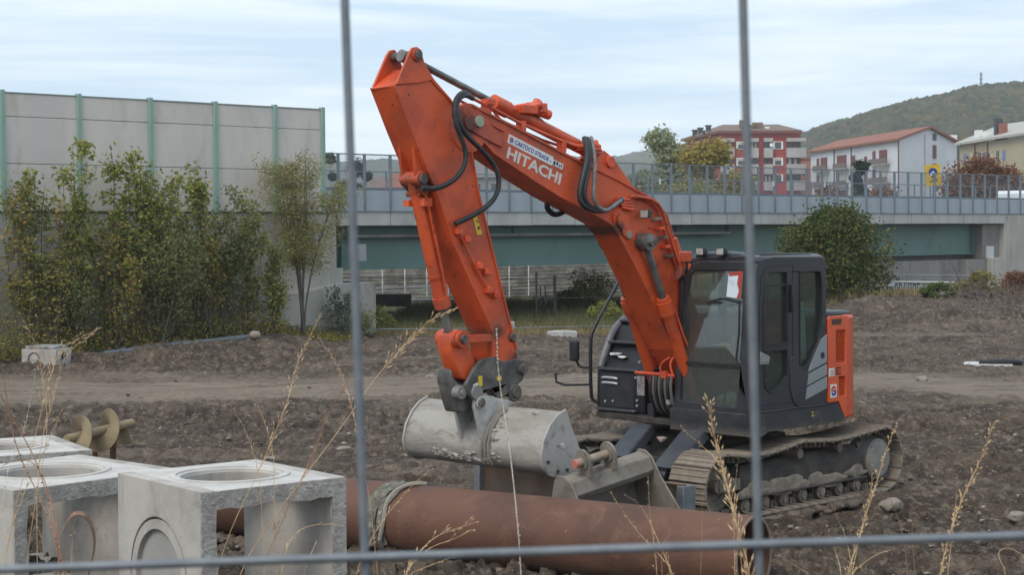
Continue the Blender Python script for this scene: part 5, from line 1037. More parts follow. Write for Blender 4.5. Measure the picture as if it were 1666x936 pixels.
# yellow sign leaning on the bridge
d = ray(1518, 300); kk = (P0.x * D.y - P0.y * D.x) / (d.x * D.y - d.y * D.x); pt = d * kk * 1.015
sg = empty('yellow_sign', (pt.x, pt.y, 3.72), R(0), label='tilted yellow road-works sign with a dark emblem on a post behind the bridge fence', cat='sign')
m_ = MB(); m_.cyl((0, .03, 0), (.0, .03, 1.6), .03, n=10); m_.build('sign_post', galv, sg)
Ms = Matrix.Translation((.0, 0, 1.63)) @ Matrix.Rotation(R(-6), 4, 'Y')
sf = lambda a, y, b: Ms @ Vector((a, -y, b))
m_ = MB(); m_.plate([(-.33, -.45), (.33, -.45), (.33, .45), (-.33, .45)], [], 0, .03, F=sf); sgp = m_.build('sign_board', mat('sign_yellow', (.62, .40, .015), .5, col2=(.5, .32, .02), nscale=4), sg, smooth=0)
cc = lambda r, n=24: [(r * math.cos(2 * math.pi * i / n), .12 + r * math.sin(2 * math.pi * i / n)) for i in range(n)]
m_ = MB(); m_.plate(cc(.19), [], .03, .035, F=sf); m_.build('emblem_disc', navy, sgp, smooth=0)
m_ = MB(); m_.plate([(-.14, .04), (-.05, .15), (.03, .18), (.06, .10), (.15, .09), (.12, .02), (-.0, .06), (-.1, -.05)], [], .035, .04, F=sf); m_.build('emblem_figure', whitep, sgp, smooth=0)
m_ = MB(); m_.plate([(-.10, -.08), (.0, -.01), (.04, -.06), (-.05, -.10)], [], .035, .04, F=sf)
for (a, b, w_, h_) in ((-.05, -.20, .22, .05), (-.18, -.28, .34, .05), (.06, -.27, .10, .04)): m_.plate([(a, b), (a + w_, b + .01), (a + w_, b + h_), (a, b + h_)], [], .03, .036, F=sf)
m_.build('sign_marks', inkb, sgp, smooth=0)
# van on the bridge
d = ray(1662, 322); kk = (P0.x * D.y - P0.y * D.x) / (d.x * D.y - d.y * D.x); pt = d * kk + NB * 3.2 + D * 7.0
vn = empty('white_van', (pt.x, pt.y, 3.55), BR, label='white van driving on the bridge, only its roof above the fence sheets', cat='van')
m_ = MB(); m_.plate([(-2.3, .3), (2.3, .3), (2.45, .5), (2.4, .85), (1.75, 1.02), (1.3, 1.28), (.9, 1.33), (-2.2, 1.33), (-2.35, 1.2)], [], -.85, .85); m_.build('body', mat('van_white', (.8, .8, .8), .35, coat=.3), vn, bevel=.06, seg=3)
m_ = MB(); m_.plate([(1.62, 1.0), (1.27, 1.22), (.5, 1.22), (.5, 1.0)], [], -.87, .87); m_.plate([(.35, 1.0), (.35, 1.22), (-2.1, 1.22), (-2.15, 1.0)], [], -.87, .87); m_.build('side_window', windowd, vn)
for x in (-1.5, 1.6):
    for y in (-.86, .86): m_ = MB(); m_.cyl((x, y - .1, .3), (x, y + .1, .3), .3, n=20); m_.build('wheel', black, vn)
# ------------------------------------------------------------------ behind the bridge
def hzb(name, label, cat, p, rz, **kw): return empty(name, p, rz, label=label, cat=cat, **kw)
# stepped stone retaining wall with white railing, seen under the bridge
w0, w1_ = at(560, 500, 74), at(960, 500, 86); wd = (w1_ - w0); sw_ = empty('stone_retaining_wall', (w0.x, w0.y, 0), math.atan2(wd.y, wd.x), label='grey-brown stepped stone wall seen under the bridge', cat='wall')
q = random.Random(14); slab_ms = [mat('course_stone_a', (.44, .385, .32), .95, col2=(.26, .22, .18), nscale=2, bump=.5, bscale=8), mat('course_stone_b', (.33, .285, .24), .95, col2=(.2, .17, .14), nscale=2, bump=.5, bscale=8)]
z = -.9
for i in range(17):
    h = .17; x = -4
    while x < wd.length + 6:
        w_ = q.uniform(.8, 2.4); m_ = MB(); m_.box(x, x + w_ - .03, .0 + i * .06 + q.uniform(-.04, .04), .8 + i * .06, z, z + h - q.uniform(.02, .05)); m_.build('stone', slab_ms[q.random() < .5], sw_, smooth=0); x += w_
    z += h
rw = empty('white_railing', (w0.x, w0.y, 0), math.atan2(wd.y, wd.x), label='white tubular railing in front of the stepped stone wall', cat='railing')
Lw = wd.length
m_ = MB(); m_.box(-.02, .02, -.62, -.58, -.3, 1.75); rp = m_.build('railing_post', whitep, rw); rp.location = (1.7, 0, 0)
for k in range(1, 8): inst(rp, rw, (1.7 + 1.35 * k, 0, 0))
m_ = MB(); m_.box(0, 9, -.62, -.59, .66, .70); m_.box(0, 9, -.62, -.595, .50, .53); m_.box(0, 5.5, -.62, -.595, .18, .2); m_.build('rail', whitep, rw)
gs = at(635, 498, 66); m_ = MB(); m_.box(-.75, .8, -.1, .3, .0, .46); m_.box(-.8, .8, -.14, -.1, -.02, .03); o = m_.build('mossy_block', mat('mossy_concrete', (.09, .095, .075), .95, col2=(.06, .06, .05), nscale=3), None, label='dark mossy concrete block by the left abutment under the bridge', cat='concrete block'); o.location = (gs.x, gs.y, gs.z)
gs = at(720, 500, 69); m_ = MB(); m_.box(-1.3, 1.6, -.2, .5, -.3, .33); o = m_.build('grey_ledge', mat('ledge_grey', (.26, .27, .28), .9), None, label='low pale grey ledge below the white railing', cat='ledge'); o.location = (gs.x, gs.y, gs.z)
# dark gate posts
gp0 = at(873, 512, 56); gpm = mat('dark_post', (.02, .02, .022), .7)
pw = empty('iron_gate', (gp0.x, gp0.y, g1(gp0.x, gp0.y)), R(8), label='dark iron posts with a broken gate standing in the weeds under the bridge', cat='gate')
m_ = MB(); m_.box(-.03, .03, -.03, .03, -.2, 1.75); m_.build('thin_post', gpm, pw)
m_ = MB(); m_.box(.56, .65, -.045, .045, -.2, 1.65); m_.build('thick_post', gpm, pw)
m_ = MB()
for x in (.13, .29): m_.tube([(x, 0, 1.3), (x, 0, 1.0), (x + .06, 0, .8), (x - .02, 0, .65)], .022, 6, 1)
m_.tube([(0, 0, 1.32), (.6, 0, 1.32)], .015, 6); m_.tube([(.1, 0, .93), (.35, 0, .98), (.56, 0, .9)], .018, 6); m_.build('gate_ironwork', gpm, pw)
# wire fence across, and the pale rails at the right
wf = empty('wire_fence', at(600, 500, 54), 0, label='thin strands of wire strung low across the site edge', cat='fence'); wf.location = (0, 0, 0)
def strand(p, q_, r, m, name='wire'): M_ = MB(); M_.tube([p, (Vector(p) + Vector(q_)) / 2 - Vector((0, 0, .03)), q_], r, 5); return M_.build(name, m, wf)
strand(at(598, 452, 56), at(990, 453, 56), .010, gpm); strand(at(835, 483, 56), at(1010, 484, 56), .012, gpm)
strand(at(600, 536, 50), at(1010, 530, 51), .014, galv)
rs = empty('roadside_rail', (0, 0, 0), 0, label='pale horizontal rails in front of the graffiti wall at the right', cat='railing')
for (xa, ya, xb, yb, r, m) in ((1395, 447, 1622, 449, .02, galv), (1395, 458, 1668, 461, .03, mat('pale_rail', (.5, .5, .48), .6)), (1395, 466, 1560, 468, .015, galvd), (1400, 476, 1600, 478, .014, galv), (1380, 489, 1545, 493, .03, mat('straw_rail', (.3, .27, .2), .8))):
    m_ = MB(); m_.tube([at(xa, ya, 61), at(xb, yb, 61)], r, 8); m_.build('rail', m, rs)
for x in (1400, 1475, 1555, 1640): a_ = at(x, 445, 61); m_ = MB(); m_.cyl((a_.x, a_.y, a_.z), (a_.x, a_.y, g1(a_.x, a_.y) - .2), .025, n=8); m_.build('rail_post', galvd, rs)

# ------------------------------------------------------------------ buildings
redm = mat('red_render', (.38, .045, .04), .85, col2=(.33, .04, .036), nscale=.15); creamb = mat('cream_render', (.42, .36, .24), .85, col2=(.38, .32, .21), nscale=.15)
balc = mat('grey_balcony', (.40, .38, .36), .8, col2=(.34, .32, .3), nscale=.3); whiteb = mat('white_render', (.66, .66, .67), .85, col2=(.58, .58, .59), nscale=.12)
tile_b = mat('brown_roof_tiles', (.20, .135, .105), .9, col2=(.15, .10, .08), nscale=.8); tile_r = mat('terracotta_tiles', (.30, .105, .065), .9, col2=(.22, .085, .055), nscale=1.2, dirt=(.17, .08, .055), dscale=1)
shut = mat('brown_shutter', (.16, .05, .035), .8); frw = mat('white_frame', (.75, .74, .72), .6); dark = mat('dark_opening', (.03, .03, .035), .4)
litw = mat('pale_blind', (.5, .46, .38), .7)
def span(px0, px1, Y): return (px1 - px0) / FPX * Y
S1 = 320 / FPX
def W_(Y, y): return at(833, y, Y).z        # height of a pixel row at depth Y near the centre (roll adds little)
# red building: front faces us, left flank turned away
YR = 320; o1 = at(1166, 300, YR); rb = hzb('red_building', 'red apartment block with grey balconies and a brown hipped roof, beyond the bridge', 'building', (o1.x, YR, 0), R(1.0))
def zr(y, x=1240): return at(x, y, YR).z
def xr(x): return (x - 1166) / FPX * YR
ztop = zr(217)
# walls: plan polygon
plan = [(xr(1172), 0), (xr(1303), 0), (xr(1303), 26), (-2.6, 27)]
m_ = MB(); m_.plate(plan, [], -3, ztop, F=lambda a, y, b: Vector((a, b, y))); m_.build('wall', redm, rb, smooth=0)
ov = [(xr(1171) - .6, -1.0), (xr(1304), -1.0), (xr(1304), 27.5), (-3.4, 28)]
m_ = MB(); m_.plate(ov, [], ztop, ztop + .5, F=lambda a, y, b: Vector((a, b, y))); m_.build('eaves', shut, rb, smooth=0)
zr2 = zr(202); rtop = [(xr(1184), 7), (xr(1277), 7), (xr(1277), 18), (xr(1184), 18)]
m_ = MB(); vs = [Vector((a, b, ztop + .5)) for a, b in ov] + [Vector((a, b, zr2 + .4)) for a, b in rtop]
m_.add(vs, [(i, (i + 1) % 4, 4 + (i + 1) % 4, 4 + i) for i in range(4)] + [(4, 5, 6, 7)]); rf = m_.build('roof', tile_b, rb, smooth=0)
for (x, y0, y1, yy) in ((1151, 203, 212, 18), (1157, 201, 210, 15), (1166, 199, 208, 11)): m_ = MB(); m_.box(xr(x) - .45, xr(x) + .45, yy, yy + 1, zr(y1), zr(y0)); m_.box(xr(x) - .6, xr(x) + .6, yy - .1, yy + 1.1, zr(y0), zr(y0) + .25); m_.build('chimney', dark, rf, smooth=0)
for (x, y0, y1, w_) in ((1236, 198, 214, .9), (1228, 203, 212, .8), (1211, 194, 206, .5), (1251, 205, 212, .4)): m_ = MB(); m_.box(xr(x) - w_, xr(x) + w_, 1.5, 3, zr(y1), zr(y0)); m_.build('chimney', tile_b if x != 1251 else frw, rf, smooth=0)
for (x, w_) in ((1150, .5), (1160, .5), (1168, .5)): m_ = MB(); m_.box(xr(x), xr(x) + w_, 6, 6.5, zr(216), zr(208)); m_.build('roof_window', dark, rf, smooth=0)
rows = [(225, 253), (258, 280), (285, 308)]   # storey bands: (underside of lintel band .. )
for k, yt in enumerate((226, 252.5, 279.5)):
    zt, zb_ = zr(yt), zr(yt + 26)
    for (xa, xb) in ((1172, 1194), (1220, 1233), (1242, 1256), (1279, 1303 + 7)):
        # loggia: dark opening, slab above, parapet below
        m_ = MB(); m_.box(xr(xa), xr(min(xb, 1303)) - .02, -.05, .5, zr(yt + 16), zr(yt + 5)); m_.build('loggia_opening', dark, rb, smooth=0)
        m_ = MB(); m_.box(xr(xa), xr(xb), -1.2, .3, zr(yt + 31), zr(yt + 15)); m_.build('balcony', balc, rb, smooth=0)
        for jx in (.2, .62): m_ = MB(); m_.box(xr(xa) + (xr(min(xb, 1300)) - xr(xa)) * jx, xr(xa) + (xr(min(xb, 1300)) - xr(xa)) * (jx + .2), -.12, -.04, zr(yt + 15), zr(yt + 6)); m_.build('balcony_door', [windowd, shut, litw][(k + int(xa)) % 3], rb, smooth=0)
        if k == 0: m_ = MB(); m_.box(xr(xa), xr(xb), -1.2, .3, zr(yt + 5), zr(yt - 1)); m_.build('balcony_canopy', balc, rb, smooth=0)
    for (xa, xb, mm) in ((1201, 1213, litw), (1261, 1271, [windowd, litw, windowd][k])):
        m_ = MB(); m_.box(xr(xa) - .35, xr(xb) + .35, -.16, .1, zr(yt + 17), zr(yt + 4)); wn = m_.build('window', frw, rb, smooth=0)
        m_ = MB(); m_.box(xr(xa), xr(xb), -.2, -.165, zr(yt + 16), zr(yt + (9 if mm is litw else 5))); m_.build('pane', windowd, wn, smooth=0)
        if mm is litw: m_ = MB(); m_.box(xr(xa), xr(xb), -.2, -.165, zr(yt + 8.7), zr(yt + 5)); m_.build('blind', litw, wn, smooth=0)
m_ = MB(); m_.cyl((xr(1253.5), -1.4, zr(236.5)), (xr(1253.5), -1.3, zr(236.5)), .38 * 1, n=16); m_.build('satellite_dish', frw, rb)
# brick-coloured low block between
lo = at(1318, 300, 345); b2 = hzb('low_brick_building', 'low salmon-coloured block between the red and the white buildings', 'building', (lo.x, 345, 0), 0)
zl = at(1318, 259, 345).z
m_ = MB(); m_.box(-3.5, 4.5, 0, 8, -2, zl); m_.build('wall', mat('salmon_render', (.36, .13, .09), .85), b2, smooth=0)
m_ = MB(); m_.box(-3.8, 4.8, -.3, 8.3, zl, zl + .3); m_.build('roof', tile_r, b2, smooth=0)
for x in (-1.5, 2): m_ = MB(); m_.box(x, x + 1, -.08, .1, zl - 3.2, zl - 1.8); m_.build('window', dark, b2, smooth=0)
# white building: long side recedes to the left, gable faces right
pc = at(1463, 260, 270); pL = at(1319, 260, 312); pR = at(1559, 260, 262 + 22)
lv = Vector((pL.x - pc.x, pL.y - pc.y, 0)); gv = Vector((pR.x - pc.x, pR.y - pc.y, 0)); Ll, Lg = lv.length, gv.length; lu, gu = lv / Ll, gv / Lg
wb = hzb('white_house', 'long white apartment house with terracotta roof and brown shutters, beyond the bridge', 'building', (pc.x, pc.y, 0), 0)
ze = at(1463, 228, 270).z; zp = at(1507, 209, 276).z
o2 = gu * Lg; Ms2 = lambda s, g, z: lu * s + gu * g + Vector((0, 0, z))
m_ = MB(); vs = [Ms2(0, 0, -3), Ms2(0, Lg, -3), Ms2(0, Lg, ze), Ms2(0, Lg / 2, zp), Ms2(0, 0, ze)] + [Ms2(Ll, 0, -3), Ms2(Ll, Lg, -3), Ms2(Ll, Lg, ze), Ms2(Ll, Lg / 2, zp), Ms2(Ll, 0, ze)]
m_.add(vs, [(0, 1, 2, 3, 4), (9, 8, 7, 6, 5), (0, 4, 9, 5), (1, 6, 7, 2), (4, 3, 8, 9), (3, 2, 7, 8)]); m_.build('wall', whiteb, wb, smooth=0)
m_ = MB()
for g0, g1__ in ((-.9, Lg / 2), (Lg + .9, Lg / 2)):
    zz0 = ze - .9 * (zp - ze) / (Lg / 2); vs = [Ms2(-.8, g0, zz0 + .1), Ms2(-.8, g1__, zp + .1), Ms2(Ll + .8, g1__, zp + .1), Ms2(Ll + .8, g0, zz0 + .1)]; vs += [v + Vector((0, 0, .35)) for v in vs]
    m_.add(vs, [(0, 1, 2, 3), (4, 7, 6, 5), (0, 4, 5, 1), (1, 5, 6, 2), (2, 6, 7, 3), (3, 7, 4, 0)])
m_.build('roof', tile_r, wb, smooth=0)
def face(s0, s1, z0, z1, name, m, off=.12, par=None, dpt=.1):
    M_ = MB(); n_ = -gu; vs = []
    for o_ in (off, off - dpt): vs += [Ms2(s0, 0, z0) + n_ * o_, Ms2(s1, 0, z0) + n_ * o_, Ms2(s1, 0, z1) + n_ * o_, Ms2(s0, 0, z1) + n_ * o_]
    M_.add(vs, [(0, 1, 2, 3), (4, 7, 6, 5), (0, 4, 5, 1), (1, 5, 6, 2), (2, 6, 7, 3), (3, 7, 4, 0)]); return M_.build(name, m, par or wb, smooth=0)
for k in range(4):
    zf = ze - 1.0 - 3.0 * k
    for (s0, s1) in ((.09, .28), (.53, .68), (.76, .93)):
        face(Ll * s0, Ll * s1, zf - 2.5, zf - 1.6, 'balcony', mat('brown_railing', (.16, .12, .11), .8) if k else MATS.get('brown_railing') or mat('brown_railing', (.16, .12, .11), .8), 1.2)
        face(Ll * s0, Ll * s1, zf - 2.65, zf - 2.5, 'balcony_slab', balc, 1.25, dpt=1.1)
        face(Ll * (s0 + .03), Ll * (s0 + .11), zf - 2.4, zf - .2, 'window', shut if k != 1 else litw, .12)
        face(Ll * (s1 - .04), Ll * (s1 - .01), zf - 2.4, zf - .2, 'shutter', shut, .12)
    face(Ll * .33, Ll * .36, zf - 2.2, zf - .9, 'window', shut); face(Ll * .46, Ll * .50, zf - 2.2, zf - .5, 'window', shut)
face(Ll * .0, Ll * .008, -3, ze, 'downpipe', shut, .2); face(Ll * .50, Ll * .507, -3, ze, 'downpipe', dark, .2); face(Ll * .70, Ll * .707, -3, ze, 'downpipe', dark, .2)
def gface(g0, g1x, z0, z1, name, m):
    M_ = MB(); n_ = -lu; vs = []
    for o_ in (.15, .0): vs += [Ms2(0, g0, z0) + n_ * o_, Ms2(0, g1x, z0) + n_ * o_, Ms2(0, g1x, z1) + n_ * o_, Ms2(0, g0, z1) + n_ * o_]
    M_.add(vs, [(0, 1, 2, 3), (4, 7, 6, 5), (0, 4, 5, 1), (1, 5, 6, 2), (2, 6, 7, 3), (3, 7, 4, 0)]); return M_.build(name, m, wb, smooth=0)
zg = lambda y: at(1520, y, 276).z
gface(Lg * .555, Lg * .615, zg(227), zg(216), 'window', dark); gface(Lg * .555, Lg * .615, zg(257), zg(235), 'window', shut); gface(Lg * .555, Lg * .615, zg(275), zg(265), 'window', shut)
gface(Lg * .42, Lg * .425, -3, zp - 1, 'wall_joint', balc); gface(Lg * .985, Lg, -3, ze, 'downpipe', dark)
m_ = MB(); p_ = Ms2(2, Lg, ze); m_.box(p_.x - .5, p_.x + .5, p_.y - .5, p_.y + .5, ze, ze + 1.6); m_.build('chimney', frw, wb, smooth=0)
# beige building at the right edge
pa = at(1562, 240, 262); pb_ = at(1666 + 60, 215, 235); vb = Vector((pb_.x - pa.x, pb_.y - pa.y, 0)); bb = hzb('beige_house', 'beige apartment house with blue-framed windows at the right edge', 'building', (pa.x, pa.y, 0), math.atan2(vb.y, vb.x))
zA = at(1562, 237, 262).z; zB = at(1666, 212, 242).z; Lb = vb.length
m_ = MB(); m_.box(0, Lb, .0, 14, -3, zA + .2); m_.build('wall', creamb, bb, smooth=0)
m_ = MB(); m_.add([(-.5, -.8, zA), (Lb + 1, -.8, zA + .8), (Lb + 1, 7, zA + 3.2), (-.5, 7, zA + 3), (-.5, -.8, zA + .35), (Lb + 1, -.8, zA + 1.15), (Lb + 1, 7, zA + 3.5), (-.5, 7, zA + 3.3)], [(3, 2, 1, 0), (4, 5, 6, 7), (0, 1, 5, 4), (1, 2, 6, 5), (2, 3, 7, 6), (3, 0, 4, 7)]); rf3 = m_.build('roof', mat('pale_eaves', (.4, .38, .34), .8), bb, smooth=0)
for x, h, m in ((2.5, 1.6, frw), (5, 1.2, frw), (8.2, 3.0, dark), (9.6, 2.2, tile_r)): m_ = MB(); m_.box(x, x + .8, 1, 2, zA, zA + h + .6); m_.build('chimney', m, rf3, smooth=0)
bluew = mat('blue_shutter', (.12, .2, .38), .6)
for k in range(4):
    for j, x in enumerate((1.2, 3.2, 5.6, 7.2, 9.0, 10.8, 12.6)):
        z0 = zA - 2.8 - 3 * k; m_ = MB(); m_.box(x, x + .7, -.1, .05, z0, z0 + 1.5); m_.build('window', [bluew, litw, windowd][(j + k) % 3], bb, smooth=0)
for x in (4.6, 8.3): m_ = MB(); m_.box(x, x + .15, -.2, .02, -3, zA); m_.build('downpipe', shut, bb, smooth=0)
# low houses at the left behind the fence
for (xa, xb, yt, Y, lab, m, mr) in ((628, 665, 281, 160, 'low house with a reddish roof behind the bridge, left of the arm', mat('house_brick', (.25, .13, .1), .9), tile_r), (762, 842, 268, 190, 'grey-roofed low house seen between arm and boom', mat('house_grey', (.28, .26, .24), .9), mat('grey_roof', (.2, .16, .15), .9)), (845, 905, 300, 210, 'small pale house low behind the bridge under the boom', whiteb, tile_r), (590, 640, 288, 220, 'far pale house beside the dark pines', whiteb, tile_b)):
    a_, b_ = at(xa, yt, Y), at(xb, yt, Y); w_ = b_.x - a_.x; hb_ = hzb('house', lab, 'house', (a_.x, Y, 0), 0, group='low houses beyond the bridge')
    m_ = MB(); m_.box(0, w_, 0, 7, -2, a_.z - 1.4); m_.build('wall', m, hb_, smooth=0)
    m_ = MB(); zz = a_.z - 1.4; m_.add([(-.4, -.4, zz), (w_ + .4, -.4, zz), (w_ + .4, 7.4, zz), (-.4, 7.4, zz), (.4, 3.5, zz + 1.5), (w_ - .4, 3.5, zz + 1.5)], [(0, 1, 5, 4), (2, 3, 4, 5), (1, 2, 5), (3, 0, 4), (3, 2, 1, 0)]); m_.build('roof', mr, hb_, smooth=0)
    for j in range(max(1, int(w_ / 2))): m_ = MB(); m_.box(.5 + j * 2, 1.3 + j * 2, -.06, .1, zz - 1.8, zz - .7); m_.build('window', windowd, hb_, smooth=0)

# ------------------------------------------------------------------ hills
def hill(name, prof, Y, depth, label, cols, seed, amp):
    """prof: photo pixels along the skyline at depth Y; the slope comes down towards us"""
    pts = [at(x, y, Y) for x, y in prof]; xs = np.array([p.x for p in pts]); zs = np.array([p.z for p in pts])
    gx = np.linspace(xs[0], xs[-1], cols); ridge = np.interp(gx, xs, zs) + (fbm(gx * .02, gx * 0 + 3, 4, seed) - .5) * 6 - (11 if Y < 1000 else 0)
    tt = np.linspace(0, 1, 90); G, T_ = np.meshgrid(gx, tt); Rz = np.interp(G, gx, ridge)
    Yg = Y - depth * T_; Zg = Rz * np.cos(T_ * math.pi / 2) ** .9 - 6 * T_
    cl = fbm(G / 9, Yg / 9, 3, seed + 3) ; cl2 = fbm(G / 3.2, Yg / 3.2, 2, seed + 8)
    Zg = Zg + amp * (1 - np.abs(cl - .5) * 2) + amp * .6 * cl2 + (fbm(G / 60, Yg / 60, 3, seed + 2) - .5) * 22 * np.sin(np.pi * T_)
    id_ = np.arange(G.size).reshape(G.shape); F_ = np.stack([id_[:-1, :-1], id_[:-1, 1:], id_[1:, 1:], id_[1:, :-1]], -1).reshape(-1, 4)
    # back side
    return npmesh(name, np.stack([G, Yg, Zg], -1).reshape(-1, 3), F_[:, ::-1], hillm, smooth=False, kind='structure', label=label)
hillm = bpy.data.materials.new('wooded_slope'); hillm.use_nodes = True; t = hillm.node_tree; b = t.nodes['Principled BSDF']; l = t.links.new; tcg = N(t, 'ShaderNodeTexCoord')
c = gmix(gramp(gnoise(.05, 8, .75), .35, .65), (.028, .04, .018), (.07, .068, .03)); c = gmix(gramp(gnoise(.09, 6, .8, 1), .55, .72), c, (.12, .075, .035)); c = gmix(gramp(gnoise(.3, 3, .7), .5, .7, 0, .6), c, (.018, .026, .014))
l(c, b.inputs['Base Color']); b.inputs['Roughness'].default_value = 1; b.inputs['Specular IOR Level'].default_value = .1
hill('wooded_hill', [(1190, 350), (1250, 240), (1300, 197), (1330, 186), (1390, 171), (1420, 163), (1450, 154), (1500, 147), (1560, 141), (1600, 148), (1640, 139), (1700, 133), (1900, 120), (2300, 100)], 900, 520, 'steep wooded hill in dull autumn green at the right', 900, 5, 4.2)
hill('far_hill', [(300, 300), (520, 275), (700, 272), (900, 268), (1000, 264), (1060, 258), (1130, 255), (1220, 250), (1330, 226), (1420, 215)], 1750, 500, 'distant blue-grey ridge behind the bridge', 260, 11, 5)
def canopy(prof, Y, depth, n, seed):
    rg = np.random.default_rng(seed); v, f = ico(0 + 1); pts = [at(x, y, Y) for x, y in prof]; xs = np.array([p.x for p in pts]); zs = np.array([p.z for p in pts])
    X = rg.uniform(xs[0], 345, n); T_ = rg.random(n) ** 1.3 * .62; ridge = np.interp(X, xs, zs) + (fbm(X * .02, X * 0 + 3, 4, 5) - .5) * 6 - 11
    Yg = Y - depth * T_; Z = ridge * np.cos(T_ * math.pi / 2) ** .9 - 6 * T_ + (fbm(X / 60, Yg / 60, 3, 7) - .5) * 22 * np.sin(np.pi * T_) + 2.5
    r = rg.uniform(1.7, 3.6, n); P = v[None] * (1 + rg.uniform(-.3, .3, (n, len(v), 1))) * r[:, None, None] * np.array([1, 1, .95]) + np.stack([X, Yg, Z], -1)[:, None]
    FF_ = f[None] + (np.arange(n) * len(v))[:, None, None]
    cm = mat('hill_crowns', (.1, .1, .1), 1.0, island=[(.018, .032, .018), (.036, .048, .022), (.024, .038, .02), (.075, .07, .03), (.10, .07, .03), (.016, .026, .014), (.06, .068, .028), (.085, .08, .03)], spec=.1)
    npmesh('hill_woodland', P.reshape(-1, 3), FF_.reshape(-1, 3), cm, smooth=True, kind='stuff', label='far-off autumn woodland covering the hillside')
canopy([(1190, 350), (1250, 240), (1300, 197), (1330, 186), (1390, 171), (1420, 163), (1450, 154), (1500, 147), (1560, 141), (1600, 148), (1640, 139), (1700, 133), (1900, 120), (2300, 100)], 900, 520, 24000, 8)
pA = at(1596, 150, 895); m_ = MB(); m_.cyl((0, 0, -6), (0, 0, at(1596, 117, 895).z - pA.z), .7, .4, n=6)
mast = empty('radio_mast', pA, 0, label='lattice radio mast on the hilltop at the right', cat='mast'); m_.build('mast_pole', galvd, mast)
for z, w_ in ((4, 1.8), (6.5, 1.5), (8.8, 1.3)): m_ = MB(); m_.box(-w_ / 2, w_ / 2, -.3, .3, z, z + .9); m_.build('antenna', galvd, mast, smooth=0)

# ------------------------------------------------------------------ vegetation
LEAFS = {}
def leafmat(key, cols, transl=.3): 
    return mat('leaves_' + key, (.1, .1, .1), .6, island=cols, transl=transl, spec=.3)
green = leafmat('green', [(.13, .17, .04), (.21, .25, .06), (.17, .21, .05), (.29, .31, .09), (.38, .35, .10), (.19, .23, .06), (.46, .38, .11), (.25, .29, .08)], .4)
autumn = leafmat('autumn', [(.12, .15, .035), (.22, .22, .055), (.36, .27, .07), (.15, .17, .045), (.40, .24, .07), (.19, .21, .055), (.10, .12, .035)])
bushm = leafmat('bush', [(.035, .062, .016), (.06, .095, .024), (.045, .075, .02), (.085, .12, .03), (.14, .15, .035), (.25, .19, .04), (.055, .085, .022), (.04, .07, .02)])
olive = leafmat('olive', [(0.242, 0.238, 0.083), (0.322, 0.301, 0.103), (0.202, 0.211, 0.068), (0.403, 0.329, 0.123)])
feather = leafmat('feather', [(.16, .185, .07), (.22, .235, .09), (.13, .155, .055), (.28, .265, .11), (.18, .20, .075)], .4)
poplar = leafmat('poplar', [(.26, .29, .16), (.36, .37, .22), (.22, .25, .13), (.42, .40, .25)])
yell = leafmat('yellow', [(0.341, 0.255, 0.062), (0.434, 0.315, 0.075), (0.248, 0.210, 0.056), (0.310, 0.300, 0.088)])
redl = leafmat('russet', [(0.248, 0.105, 0.056), (0.171, 0.083, 0.050), (0.310, 0.150, 0.075), (0.124, 0.068, 0.044)])
pinel = leafmat('pine', [(0.019, 0.038, 0.019), (0.031, 0.053, 0.025), (0.046, 0.068, 0.031)], .1)
bark = mat('grey_bark', (.09, .075, .06), .95, col2=(.14, .12, .1), nscale=6, bump=.5)
def leaves(name, P, size, m, parent, seed=0, aspect=.55, flat=.6, **kw):
    """one small folded leaf (4 vertices, 2 triangles) at every point of P"""
    rg = np.random.default_rng(seed); n = len(P); s_ = size * rg.uniform(.6, 1.35, n)[:, None]
    d = rg.normal(size=(n, 3)); d[:, 2] *= flat; d /= np.linalg.norm(d, axis=1)[:, None]; u = rg.normal(size=(n, 3)); u -= d * (u * d).sum(1)[:, None]; u /= np.linalg.norm(u, axis=1)[:, None]
    w = np.cross(d, u); A = P - d * s_ / 2; B = P + d * s_ / 2; Cc = P + u * s_ * aspect * .5 + w * s_ * .12; Dd = P - u * s_ * aspect * .5 + w * s_ * .12
    V = np.stack([A, Cc, B, Dd], 1).reshape(-1, 3); b_ = np.arange(n)[:, None] * 4
    F_ = np.concatenate([b_ + np.array([[0, 1, 2]]), b_ + np.array([[0, 2, 3]])], 1).reshape(-1, 3)
    return npmesh(name, V, F_, m, parent, **kw)
